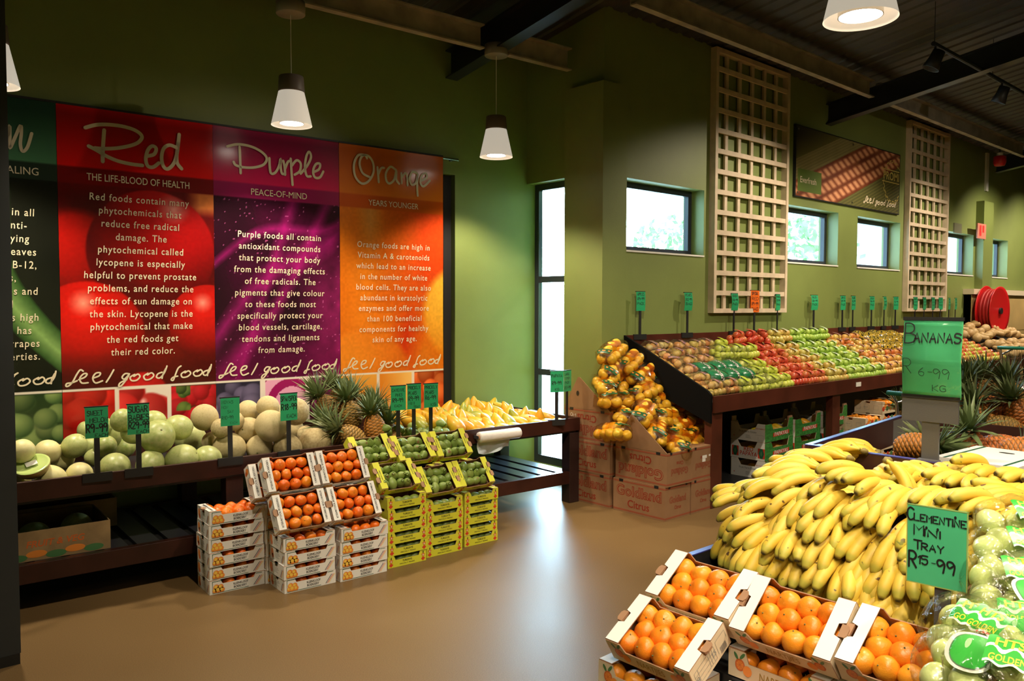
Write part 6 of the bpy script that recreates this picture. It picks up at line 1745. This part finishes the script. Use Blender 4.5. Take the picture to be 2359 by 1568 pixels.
# ------------------------------------------------------------------ bananas
def banana_skin():
    m = fruit_mat('banana_skin', [(.60,.40,.030),(.68,.47,.050),(.72,.52,.085)], .52, 6, .5, .1, 60, spots=((.12,.06,.02), 34, .685))
    N = m.node_tree.nodes; L = m.node_tree.links; b = N['Principled BSDF']
    src = b.inputs['Base Color'].links[0].from_socket
    at = N.new('ShaderNodeVertexColor'); at.layer_name = 'print'
    sp = N.new('ShaderNodeSeparateColor'); L.new(at.outputs['Color'], sp.inputs['Color'])
    m1 = N.new('ShaderNodeMix'); m1.data_type = 'RGBA'; m1.inputs['B'].default_value = (.36,.44,.07,1); L.new(sp.outputs['Red'], m1.inputs['Factor']); L.new(src, m1.inputs['A'])
    m2 = N.new('ShaderNodeMix'); m2.data_type = 'RGBA'; m2.inputs['B'].default_value = (.035,.022,.012,1); L.new(sp.outputs['Green'], m2.inputs['Factor']); L.new(m1.outputs['Result'], m2.inputs['A'])
    L.new(m2.outputs['Result'], b.inputs['Base Color']); return m
ban_m = banana_skin()
def banana_mesh(L=.185, bend=1.05, R=.0185, seed=0):
    """root at the origin, growing along +y and bending down (-z)"""
    q_ = random.Random(seed); n = 18; k = 10; v = []; f = []; col = []
    y = z = 0.0; a = .30+bend*.22; ds = L/n
    pent = [1.0, .95, 1.0, .93, 1.0, .95, 1.0, .93, 1.0, .95]
    ts = [i/17*.95 for i in range(18)]+[1.0]
    for i in range(n+1):
        t = ts[i]
        if t < .10: r = R*(.36-.4*t)
        elif t < .24: r = R*(.32+.62*((t-.10)/.14)**.8)
        elif t < .84: r = R*(.94+.06*math.sin((t-.24)/.6*math.pi))
        else: r = R*(.94-.58*((t-.84)/.16)**1.4)
        if i == n: r = R*.34
        tx = Vector((0, math.cos(a), math.sin(a))); up = Vector((0, -math.sin(a), math.cos(a))); sd = Vector((1, 0, 0))
        for j in range(k):
            b_ = 2*math.pi*j/k+.3; rr = r*pent[j]
            v.append(Vector((0, y, z)) + sd*math.cos(b_)*rr + up*math.sin(b_)*rr)
            g = max(0, 1-abs(t-.92)/.10)*.7+max(0, 1-t/.16)*.35; d_ = 1.0 if t > .98 else (.35 if t < .03 else 0)
            col.append((g, d_, 0, 1))
        ds = L*(ts[min(i+1, n)]-t) if i < n else 0; y += math.cos(a)*ds; z += math.sin(a)*ds; a -= bend/n*(1.0 if t > .12 else .3)
    for i in range(n):
        for j in range(k): f.append((i*k+j, i*k+(j+1) % k, (i+1)*k+(j+1) % k, (i+1)*k+j))
    f.append(tuple(range(k-1, -1, -1))); f.append(tuple(n*k+j for j in range(k)))
    me = bpy.data.meshes.new('banana'); me.from_pydata([tuple(p) for p in v], [], f)
    c = me.color_attributes.new('print', 'FLOAT_COLOR', 'POINT'); c.data.foreach_set('color', np.array(col, np.float32).ravel())
    me.materials.append(ban_m); me.polygons.foreach_set('use_smooth', [True]*len(f)); return me
BN_ME = [banana_mesh(.200, 1.05, .0225, 0), banana_mesh(.212, 1.25, .0218, 1), banana_mesh(.190, .9, .0228, 2), banana_mesh(.205, 1.5, .0220, 3)]
crown_m = mat('banana_crown', (.22,.17,.05), .7)
mb = MB(); mb.ell((0, 0, 0), (.022, .014, .012), 10, 7, 0, None, lambda p: 1+.15*math.sin(5*p[0]+3*p[2])); BC_ME = mb.mesh('stem_crown', [crown_m], True)
qb = random.Random(21)
def banana_hand(M, label, n, fan=.36, up=True, spread=.027):
    t = thing('banana_bunch', label, 'bananas', M=M, group='banana bunches in the heap')
    link('stem_crown', BC_ME, t)
    for i in range(n):
        k = (i-(n-1)/2)
        L = Matrix.Translation((k*spread*.62, 0, qb.uniform(-.004, .004)-abs(k)*.002)) @ Matrix.Rotation(-k*fan/ max(1, (n-1))*2*.5, 4, 'Z') @ Euler((qb.uniform(-.07, .07)+(.10 if i % 2 else 0), qb.uniform(-.12, .12), qb.uniform(-.03, .03))).to_matrix().to_4x4() @ Matrix.Scale(qb.uniform(.94, 1.06), 4)
        o = link('banana', qb.choice(BN_ME), t); o.matrix_local = L
    return t
def hand_at(p, outward, pitch, label, n=5, fan=.5, roll=0.0):
    """crown at p, fingers pointing along the horizontal direction outward, turned down by pitch"""
    yaw = math.atan2(outward[1], outward[0])-math.pi/2
    M = Matrix.Translation(p) @ Matrix.Rotation(yaw, 4, 'Z') @ Matrix.Rotation(-pitch, 4, 'X') @ Matrix.Rotation(roll, 4, 'Y')
    return banana_hand(M, label, n, fan)
# outline of the heap seen from above: along the front (x low) then round the corner and along the left side
def contour(s, inset):
    fx = 2.475+inset; ly = 1.70-inset*.62; R_ = .18
    L1 = (ly-R_)-.66                   # along the front, going +y
    if s < L1: return Vector((fx, .66+s, 0)), Vector((-1, .05, 0))
    s -= L1; La = R_*math.pi/2
    if s < La:
        a = s/R_; return Vector((fx+R_-R_*math.cos(a), ly-R_+R_*math.sin(a), 0)), Vector((-math.cos(a), math.sin(a), 0))
    s -= La; return Vector((fx+R_+s, ly, 0)), Vector((-.15, 1, 0))
LAY = [(.655, -.005, 1.0, 'undermost'), (.705, .00, .95, 'lowest'), (.760, .025, .85, 'second'), (.822, .055, .75, 'third'), (.880, .095, .62, 'fourth'), (.935, .15, .48, 'fifth'), (.985, .23, .30, 'uppermost')]
for li, (z_, ins, pit, nm) in enumerate(LAY):
    s = .02+(.06 if li % 2 else 0); k = 0; total = 1.78-ins*1.3
    while s < total:
        p, o_ = contour(s, ins+.085); n = qb.choice((4, 5, 5))
        hp = hand_at(Vector((p.x+qb.uniform(-.01, .01), p.y, z_+.045+qb.uniform(-.012, .012))), (o_.x+qb.uniform(-.3, .3), o_.y+qb.uniform(-.25, .5), 0), pit+qb.uniform(-.25, .25),
                'yellow bananas, %s bunch from the right in the %s layer of the heap' % (nth(k), nm), n, qb.uniform(.35, .8), qb.uniform(-.45, .45))
        if li < 5:
            hand_at(Vector((p.x+.07*(-o_.x), p.y-.07*max(0, o_.y), z_+.02)), (o_.x+qb.uniform(-.2, .2), o_.y+qb.uniform(-.2, .2), 0), pit*.8, 'yellow bananas, %s inner bunch from the right behind the %s layer' % (nth(k), nm), 4, .5, 0)
        s += .128*qb.uniform(.85, 1.15); k += 1
# loose bunches lying on top
TOPS = [(1745,1120,2.95,'left top edge of the heap',(-.6,.8),.25),(1800,1110,3.02,'left top of the heap behind the edge',(-.8,.5),.2),(1850,1085,3.10,'top left, tips to the left',(-.9,.3),.05),(1905,1080,3.16,'top of the heap just right of the bolts',(-.3,.9),.0),
 (1930,1055,3.25,'row of humps against the bin board, left',(-1,.1),.5),(1975,1062,3.26,'row of humps against the bin board, middle',(-1,-.1),.5),(1890,1125,2.92,'middle of the top, lying across',(.2,-1),.1),(1950,1110,3.02,'top middle under the upright pair',(.3,-1),.15),
 (2040,1120,3.05,'top middle beside the upright pair',(-.6,-.5),.2),(2075,1085,3.24,'against the board right of the upright pair',(-1,.0),.35),(2130,1085,3.24,'against the board behind the crown-up bunch',(-.5,-.9),.3),(2210,1090,3.24,'right top against the board',(0,-1),.05),
 (2260,1125,3.12,'right top, lying lengthwise',(.1,-1),.05),(2290,1160,3.02,'right shoulder of the heap',(-.1,-1),.12),(2180,1150,2.98,'crown-up bunch with fingers spread, right of centre',(-1,0),.75),(2230,1200,2.85,'right, below the crown-up bunch',(-.4,-.9),.35)]
for (px, py, x_, ph, o_, pit) in TOPS:
    p = on_x(px, py, x_); p.z = min(p.z, 1.10)-.045
    hand_at(p, o_, pit, 'yellow bananas, bunch on the '+ph if not ph.startswith(('row', 'crown', 'against', 'right', 'left', 'top', 'middle')) else 'banana bunch, '+ph, qb.choice((4, 5, 6)), .6 if 'crown-up' not in ph else 2.2, qb.uniform(-.3, .3))
k = 0
for xi in range(4):
    for yi in range(6):
        x_ = 2.86+.135*xi+qb.uniform(-.02, .02); y_ = .66+.185*yi+qb.uniform(-.03, .03)
        if x_ > 3.12 and yi == 5: continue
        o_ = qb.choice(((-1, .2), (-.8, .8), (-.3, 1), (-.6, -.8), (-1, -.3)))
        hand_at(Vector((x_+.08, y_, .950+.016*xi+qb.uniform(-.015, .025))), o_, qb.uniform(.0, .3), 'banana bunch lying on the flat top, %s from the front, %s from the right' % (nth(xi), nth(yi)), qb.choice((4, 5, 5)), .6, qb.uniform(-.4, .4))
p = on_x(2045, 1060, 3.02)
hand_at(p, (-.3, -1), 1.15, 'upright pair of bananas on top of the heap', 2, .35)

# ------------------------------------------------------------------ big green banana sign
def plain_post(t, boxes, m):
    for nm, *q_ in boxes: MB().box(*q_).build(nm, m, t)
pgrey = mat('dark_grey_powder_coat', (.085,.085,.09), .42, bump=.1, bscale=300)
sx = 3.395; L_ = on_x(2144, 1000, sx)
t = thing('banana_sign', 'large green sign reading Bananas R6-99 kg on a grey post behind the bananas', 'sign', (sx, L_.y, 0), math.radians(-90)+math.radians(1.5))
g = lambda px, py: (-(on_x(px, py, sx).y-L_.y), on_x(px, py, sx).z)
x0, zt = g(2087, 735); x1, _ = g(2223, 740); _, zb1 = g(2085, 912); _, zb2 = g(2085, 965)
plain_post(t, [('post', -.032, .032, -.006, .006, .72, zb2+.03), ('name_plate', x0-.002, x1-.012, -.012, .0, zb2, zb1+.004), ('base_clip', -.04, .04, -.045, -.0, BT-.08, BT+.006)], pgrey)
MB().box(x0-.004, x1-.006, -.016, -.006, zb1-.002, zb1+.012).build('lower_holder', black_m, t)
MB().box(x0-.004, x1, -.016, -.004, zt-.004, zt+.010).build('upper_holder', black_m, t)
card_l = mat('light_green_card', (.10,.58,.26), .22, noise=.12, nscale=4)
mb = MB(); n = 14; fold = .48
for i in range(n+1):
    z_ = zb1+.004+(zt-zb1-.008)*i/n; k = abs(i/n-fold); y_ = -.014-.016*max(0, 1-k/.45)
    mb.v += [(x0, y_, z_), (x1-.002, y_, z_)]
for i in range(n): mb.f.append((i*2, i*2+1, i*2+3, i*2+2)); mb.m.append(0)
o = mb.build('green_card', card_l, t, True)
so = o.modifiers.new('thick', 'SOLIDIFY'); so.thickness = .0008
sl = clear_mat('clear_sleeve', (.97,1,.98), .16, .06, .5, 9)
mb2 = MB(); mb2.v = [(a_, b_-.0025, c_) for a_, b_, c_ in mb.v]; mb2.f = mb.f; mb2.m = mb.m; mb2.build('clear_sleeve', sl, t, True)
cw, ch = x1-x0, zt-zb1
a = MB()
yc = lambda z_: -.0157-.016*max(0, 1-abs((z_-zb1)/ch-fold)/.45)
hand(a, 'B', x0+cw*.03, zb1+ch*.70, ch*.25, cw*.18, 0, 0, .06); hand(a, 'ANANAS', x0+cw*.19, zb1+ch*.715, ch*.115, cw*.78, 0, 0, .17, jitter=.02)
hand(a, 'R', x0+cw*.02, zb1+ch*.31, ch*.19, cw*.14, 0, 0, .035); hand(a, '6', x0+cw*.29, zb1+ch*.29, ch*.10, cw*.09, 0, 0, .06); hand(a, '-', x0+cw*.43, zb1+ch*.30, ch*.08, cw*.09, 0, 0, .07)
hand(a, '99', x0+cw*.54, zb1+ch*.26, ch*.12, cw*.26, 0, 0, .05); hand(a, 'KG', x0+cw*.52, zb1+ch*.10, ch*.075, cw*.22, 0, 0, .09)
a.v = [(x_, yc(z_)-.001, z_) for x_, y_, z_ in a.v]; a.build('handwriting', ink_m, t)

# ------------------------------------------------------------------ pineapples in the bin and beyond
GP = 'pineapples in the bins'
def pin_at(px, py, x_, d_, ph, k, sc_=1.0, c=None):
    p = on_x(px, py, x_); dd = Vector(d_).normalized(); pineapple(aim(p-dd*.08*sc_, dd, U(0, 6)), 'pineapple '+ph, k, GP, c, sc_)
pin_at(2107, 1030, 3.75, (.1, -.9, .15), 'lying in the bin left of the grey sign post', 2, 1.0)
pin_at(2238, 1036, 4.0, (-.25, .05, 1), 'standing in the bin with a wide green crown, right of the grey post', 2, 1.0, 3)
pin_at(2298, 1035, 4.1, (.3, -.9, .2), 'round end showing behind the white carton', 2, 1.05)
pin_at(2352, 1040, 4.05, (.2, -1, .1), 'at the right picture edge behind the white carton', 2, 1.0)
pin_at(2180, 1035, 4.0, (0, .9, .3), 'lying low beside the grey post, crown forward', 0, .9)
b2 = thing('pineapple_bin', 'second dark bin heaped with pineapples at the right edge, beyond the trolley basket', 'bin', (0, 0, 0))
bb('bin_floor', black_m, (5.25, 6.5, .2, 2.02, .72, .74), parent=b2); bb('front_board', brown_b, (5.22, 5.25, .2, 2.02, .62, .86), parent=b2); bb('side_board', brown_b, (5.25, 6.5, 1.99, 2.02, .62, .86), parent=b2)
for q_ in ((5.25, 5.31, 1.92, 1.98), (6.4, 6.46, 1.92, 1.98), (5.25, 5.31, .25, .31), (6.4, 6.46, .25, .31)): bb('leg', brown_b, (*q_, 0, .72), parent=b2)
for i, (px, py, x_, d_, ph, k) in enumerate(((2262, 965, 5.45, (-.3, .3, .9), 'in the far bin, nearest the banana sign', 2),(2290, 940, 5.55, (.2, .9, .35), 'in the far bin, orange flank turned to the front', 2),(2348, 958, 5.5, (-.2, .3, 1), 'in the far bin at the right picture edge', 2),(2352, 1005, 5.4, (.1, -.9, .2), 'lowest in the far bin at the right picture edge', 2),
   (2310, 985, 5.4, (-.2, .95, .15), 'in the far bin lying with leaves to the left', 0),(2235, 910, 5.75, (-.1, .1, 1), 'in the far bin just right of the banana sign card', 2),(2225, 935, 5.6, (0, .3, 1), 'in the far bin half behind the banana sign', 2),(2330, 915, 5.8, (0, .2, 1), 'at the back of the far bin', 0),(2275, 900, 5.95, (.1, .3, 1), 'highest at the back of the far bin', 1))):
    pin_at(px, py, x_, d_, ph, k, 1.12, 3 if i in (0, 1, 4) else None)
# white carton lying on the bin
q0 = on_z(2153, 1050, 1.045); q1 = on_z(2221, 1033, 1.045); q3 = on_z(2287, 1083, 1.045)
ux = (q1-q0); uy = (q3-q0); 
t = thing('white_carton', 'flat white carton with green stripes and two oval holes lying on the bin', 'box', (0, 0, 0))
e1 = Vector((ux.x, ux.y, 0)).normalized(); e2 = Vector((e1.y, -e1.x, 0)); l1 = .40; l2 = uy.dot(e2); l2 = max(l2, .30)
Mc = Matrix(((e1.x, e2.x, 0, q0.x), (e1.y, e2.y, 0, q0.y), (0, 0, 1, 0), (0, 0, 0, 1)))
b_ = MB(); b_.box(0, l1, 0, l2, 1.01, 1.045, 0, Mc); b_.build('lid', white_card, t)
b_ = MB(); b_.box(.01, l1-.01, .01, l2-.01, .86, 1.009, 0, Mc); b_.build('body', mat('yellow_printed_side', (.55,.42,.05), .6, noise=.3, nscale=12), t)
a = MB()
for y_ in (.03, l2-.05): a.add([(.0, y_, 1.0458), (l1, y_, 1.0458), (l1, y_+.012, 1.0458), (0, y_+.012, 1.0458)], [(0,1,2,3)], 0, Mc)
a.build('green_stripe', pr_green, t)
a = MB()
for x_, y_ in ((.10, l2*.40), (.30, l2*.52)): a.add([(x_+.012*math.cos(k*.4), y_+.03*math.sin(k*.4), 1.0462) for k in range(16)], [tuple(range(16))], 0, Mc)
a.build('oval_hole', black_m, t)

# ------------------------------------------------------------------ shopping trolleys
chrome = mat('trolley_chrome', (.68,.68,.70), .22, metal=1.0); tro_green = mat('trolley_green', (.012,.18,.10), .35)
def trolley(p, rz, label):
    t = thing('shopping_trolley', label, 'trolley', p, rz, 'shopping trolleys')
    MB().tube([(0, -.27, 1.0), (0, .27, 1.0)], .019, 10).build('handle', tro_green, t, True)
    f = MB()
    for y in (-.25, .25):
        f.tube([(0, y, 1.0), (.10, y, .92), (.16, y, .55), (.20, y, .22), (.80, y, .16)], .014, 8)
        f.tube([(.10, y, .92), (.95, y*.8, .98)], .009, 6); f.tube([(.16, y, .55), (.92, y*.75, .62)], .008, 6); f.tube([(.13, y, .74), (.93, y*.78, .80)], .006, 6)
    f.build('frame', chrome, t, True)
    b_ = MB()
    for i in range(12):
        k = i/11; x = .11+.83*k; yy = .25*(1-.2*k); zb = .56+.06*k; zt_ = .92+.06*k
        b_.tube([(x, -yy, zt_), (x+.02, -yy*.95, zb), (x+.02, yy*.95, zb), (x, yy, zt_)], .0028, 5)
    for i in range(8):
        y = -.22+.44*i/7; b_.tube([(.17, y, .56), (.94, y*.8, .62), (.95, y*.8, .98)], .0028, 5)
    b_.build('wire_basket', chrome, t)
    w = MB()
    for x, y in ((.24, -.24), (.24, .24), (.78, -.2), (.78, .2)):
        Mw = Matrix.Translation((x, y, .06)) @ Matrix.Rotation(math.pi/2, 4, 'X'); w.lathe([(.02, -.012), (.058, -.012), (.06, 0), (.058, .012), (.02, .012)], 16, 0, Mw)
        w.box(x-.012, x+.012, y-.016, y+.016, .06, .19)
    w.build('wheel', black_m, t)
    return t
h = on_z(2040, 905, .985); trolley((h.x, h.y-.27, -.015), math.radians(-6), 'shopping trolley behind the pineapple bin, its green handle end left of the banana sign')
h = on_z(2297, 795, 1.0); kk = .80; hp = CAMP+(h-CAMP)*kk
h = on_y(2300, 800, 2.95); trolley((h.x, h.y-.27, h.z-1.0 if h.z > 1.0 else 0), math.radians(8), 'shopping trolley at the right picture edge before the loose apples')

pz = on_x(2090, 930, 6.62); pineapple(aim(Vector((6.62, pz.y, .61)), (.1, .15, 1), 1.0), 'pineapple in the trolley basket, leaves showing left of the banana sign', 0, GP, None, 1.25)
# ------------------------------------------------------------------ foreground trays of clementines
GN = 'cream and white clementine trays in front'
RZ = Matrix.Rotation(math.radians(-90), 4, 'Z')
def ntilt(bl, tilt, phrase, yaw=0.0, rows=3, cols=4, r=.0385):
    M = Matrix.Translation(bl) @ Matrix.Rotation(math.radians(yaw), 4, 'Z') @ RZ @ Matrix.Rotation(math.radians(tilt), 4, 'X') @ Matrix.Translation((0, -TN.d, -TN.h))
    TN.make(M, 'tilted clementine tray with white ledges, '+phrase[0], GN); fill(TN, M, OR_ME, 'clementine', rows, cols, phrase[1], 'clementine', 'clementine', 'clementines in front', r, rng=qb, lift=.003); return M
ntilt((2.27, 1.677, .80), 33, ('rear left beside the banana bin edge', 'the rear left big tray'))
ntilt((2.079, 1.680, .688), 31, ('front left with a printed end facing right', 'the front left big tray'))
ntilt((2.254, 1.352, .80), 40, ('middle one before the banana heap', 'the middle big tray'))
ntilt((2.275, 1.022, .795), 34, ('right one under the Clementine sign', 'the right big tray'))
def nflat(x_, y_, z_, phrase, yaw=0):
    M = Matrix.Translation((x_, y_, z_)) @ Matrix.Rotation(math.radians(yaw), 4, 'Z') @ RZ
    TN.make(M, 'level clementine tray with oranges printed on the front, '+phrase[0], GN, tabs=False); fill(TN, M, OR_ME, 'clementine', 2, 4, phrase[1], 'clementine', 'clementine', 'clementines in front', .036, rng=qb)
nflat(1.915, 1.718, .415, ('under the front left tilted one', 'the level tray under the front left one'), 1)
nflat(2.135, 1.375, .505, ('under the middle tilted one', 'the level tray under the middle one'))
nflat(2.150, 1.040, .505, ('under the right tilted one', 'the level tray under the right one'))
nflat(1.93, 1.36, .40, ('low beside the front left stack', 'the low level tray'), 2)
pl = thing('display_plinth', 'plain dark plinth carrying the clementine trays', 'plinth', (0, 0, 0))
bb('lower_step', black_m, (1.93, 2.13, 1.02, 1.71, 0, .398), parent=pl); bb('upper_step', black_m, (2.136, 2.37, .70, 1.71, 0, .50), parent=pl); bb('rear_support', black_m, (2.345, 2.38, .70, 1.70, .50, .70), parent=pl)

# ------------------------------------------------------------------ clementine sign
sx2 = 2.335
c0 = on_x(2098, 1157, sx2); c1 = on_x(2238, 1180, sx2); c2 = on_x(2224, 1366, sx2); c3 = on_x(2087, 1333, sx2); pf = on_x(2170, 1440, sx2)
t = thing('clementine_sign', 'green sign reading Clementine Mini Tray R15-99 on a black post before the bananas', 'sign', (sx2, pf.y, 0), math.radians(-90)+math.radians(3))
G2 = lambda p: Vector((-(p.y-pf.y), 0, p.z))
d0, d1, d2, d3 = [G2(p) for p in (c0, c1, c2, c3)]
MB().box(-.020, .020, -.004, .005, .50, (d0.z+d2.z)/2).build('post', pgrey, t)
ccen = (d0+d1+d2+d3)/4; ex = ((d1-d0)+(d2-d3)).normalized(); ez = Vector((-ex.z, 0, ex.x)); cw = ((d1-d0).length+(d2-d3).length)/2; ch = ((d0-d3).length+(d1-d2).length)/2
Mk = Matrix(((ex.x, 0, ez.x, ccen.x), (0, 1, 0, -.008), (ex.z, 0, ez.z, ccen.z), (0, 0, 0, 1)))
b_ = MB(); b_.box(-cw/2, cw/2, -.001, .001, -ch/2, ch/2, 0, Mk); b_.build('green_card', mat('bright_green_card', (.085,.56,.28), .3, noise=.05, nscale=8), t)
b_ = MB(); e = .003
for q_ in ((-cw/2, cw/2, ch/2-e, ch/2), (-cw/2, cw/2, -ch/2, -ch/2+e), (-cw/2, -cw/2+e, -ch/2, ch/2), (cw/2-e, cw/2, -ch/2, ch/2)): patch(b_, *q_, 0, -.0016, Mk)
b_.build('clear_edge', mat('laminate_edge', (.40,.50,.14), .25), t)
a = MB(); x0 = -cw/2; z0_ = -ch/2
for tx, x_, z_, hh, ww, pen in (('C', .02, .80, .15, .10, .10), ('LEMENTINE', .13, .80, .085, .84, .16), ('M', .13, .62, .13, .16, .10), ('INI', .31, .62, .085, .25, .17), ('T', .13, .44, .11, .13, .13), ('RAY', .26, .44, .085, .36, .15), ('R', .05, .20, .20, .12, .09), ('15', .19, .26, .105, .17, .13), ('-', .41, .26, .07, .08, .10), ('99', .52, .20, .15, .28, .11)):
    hand(a, tx, x0+x_*cw, z0_+z_*ch, hh*ch, ww*cw, 0, -.0022, pen*1.35, M=Mk)
for x_, z_ in ((.80, .91), (.335, .725), (.52, .725)): disc(a, x0+x_*cw, z0_+z_*ch, .0035, .005, 0, -.0022, 6, Mk)
a.build('handwriting', ink_m, t)

# ------------------------------------------------------------------ apple bags and their carton, bottom right
film_g = clear_mat('soft_clear_film', (.985,.99,.97), .09, .09, 1.0, 24)
FB = [film_mesh('clear_film', .124, .096, .067, None, 31+i, True, film_g) for i in range(3)]
brand_y = mat('yellow_print', (.70,.72,.05), .35); brand_g = mat('bright_green_print', (.03,.42,.04), .3); brand_w = mat('white_print', (.8,.85,.75), .4); brand_r = mat('red_print', (.55,.04,.02), .4)
def on_bag(L, W, H, shapes, k=1.035):
    """wrap a flat drawing (x along the bag, z round it) onto the bag's upper side"""
    out = MB()
    for v, f, m in shapes:
        vv = []
        for x_, y_, z_ in v:
            u = x_/L; e_ = max(.05, (1-min(.99, abs(u))**4))**.5; a_ = math.pi/2-z_/(W*.85); c_, s_ = math.cos(a_), math.sin(a_); kk = k-y_*6
            vv.append((x_, math.copysign(abs(c_)**.8, c_)*W*e_*kk, math.copysign(abs(s_)**.8, s_)*H*e_*kk+H))
        out.add(vv, f); out.m[-len(f):] = m
    return out
def brand_label():
    a = MB(); nx, nz = 14, 10
    for j in range(nz):
        for i in range(nx):
            x0_, x1_ = -.044+.088*i/nx, -.044+.088*(i+1)/nx; w0_, w1_ = .004*math.sin(i*.9), .004*math.sin((i+1)*.9); z0_, z1_ = -.024+.048*j/nz, -.024+.048*(j+1)/nz
            a.add([(x0_, 0, z0_+w0_), (x1_, 0, z0_+w1_), (x1_, 0, z1_+w1_), (x0_, 0, z1_+w0_)], [(0,1,2,3)], 0 if .012 < j/nz < .45 or j/nz > .55 else 2)
    put_text(a, 'HTS', 0, .012, .021, 1, -.002, bold=.03, width=.058); put_text(a, 'GOLDEN', 0, -.012, .016, 1, -.002, bold=.02, width=.07)
    return on_bag(.150, .096, .067, [(a.v, a.f, a.m)]).mesh('brand_label', [brand_g, brand_y, brand_w], True)
def apple_logo():
    a = MB()
    def blob(k, m, y): 
        pts = []
        for i in range(28):
            q_ = 2*math.pi*i/28; r_ = .036*k*(1-.10*max(0, math.sin(q_))**6-.06*max(0, -math.sin(q_))**8); pts.append((r_*1.12*math.cos(q_), y, r_*math.sin(q_)*.95))
        a.add(pts+[(0, y, 0)], [(i, (i+1) % 28, 28) for i in range(28)], m)
    blob(1.28, 2, 0); blob(1.06, 3, -.0008); blob(1.0, 0, -.0012)
    disc(a, -.012, .010, .006, .010, 4, -.002, 10)
    for sx_, m, y in ((1.25, 2, 0), (1.05, 3, -.0009), (.95, 0, -.0014)): disc(a, .055, .012, .024*sx_, .011*sx_, m, y, 14, None, .35)
    put_text(a, '1.5KG', .01, .052, .018, 5, -.001, bold=.02)
    return on_bag(.150, .096, .067, [(a.v, a.f, a.m)]).mesh('apple_logo', [brand_g, brand_y, brand_w, pr_leaf, mat('pale_green_print', (.35,.65,.3), .3), brand_r], True)
BR_ME = brand_label(); LO_ME = apple_logo()
FP = [(-.078,-.036,.045),(0,-.040,.044),(.08,-.036,.045),(-.075,.038,.046),(.002,.038,.045),(.08,.038,.045),(.0,.0,.088)]
bags = [(2350,1205,2.62,25,'highest at the right picture edge',0),(2345,1268,2.50,20,'second from the top at the right edge',0),(2338,1338,2.40,15,'third down at the right edge',0),(2350,1395,2.33,30,'fourth down, with red weight print',1),
  (2335,1440,2.24,10,'large yellow-green one beside the open flap',0),(2268,1450,2.18,-20,'front left with a pointed film ear',0),(2320,1475,2.08,-35,'front middle, lying slanted',0),(2262,1535,1.98,-15,'lowest, with a big green apple logo',1),(2340,1540,1.95,-10,'bottom right corner, mostly out of the picture',0),(2350,1480,2.20,0,'behind the slanted one at the right edge',1)]
for i, (px, py, x_, yaw, ph, lg) in enumerate(bags):
    p = on_x(px, py, x_)
    M = Matrix.Translation((p.x, p.y, p.z-.06)) @ Matrix.Rotation(math.radians(-75+yaw), 4, 'Z') @ Euler((math.radians(30), 0, 0)).to_matrix().to_4x4()
    t = thing('apple_bag', 'clear bag of pale green apples, '+ph, 'fruit bag', M=M, group='pale green apple bags in front')
    for a_, b3, c_ in FP:
        o = link('apple', AP_ME['pale'], t); o.matrix_local = Matrix.Translation((a_+qb.uniform(-.004, .004), b3, c_)) @ Euler((qb.uniform(-1, 1), qb.uniform(-1, 1), 0)).to_matrix().to_4x4() @ Matrix.Scale(qb.uniform(.037, .041), 4)
    link('clear_film', FB[i % 3], t); link('apple_logo' if lg else 'brand_label', LO_ME if lg else BR_ME, t)
t = thing('apple_carton', 'open brown carton under the pale green apple bags, flap standing up', 'box', (0, 0, 0))
w0 = on_x(2240, 1440, 2.36); 
b_ = MB(); b_.box(2.02, 2.62, .34, .80, .50, .68); b_.build('body', brown_card, t)
b_ = MB(); b_.box(2.36, 2.62, .795, .803, .68, .86); b_.build('rear_flap', brown_card, t)
bb('base', black_m, (2.03, 2.61, .35, .79, 0, .498), parent=thing('display_plinth', 'dark plinth under the apple carton', 'plinth', (0, 0, 0)))
f0 = [on_x(2196, 1385, 2.33), on_x(2220, 1395, 2.36), on_x(2212, 1440, 2.36), on_x(2186, 1432, 2.33)]
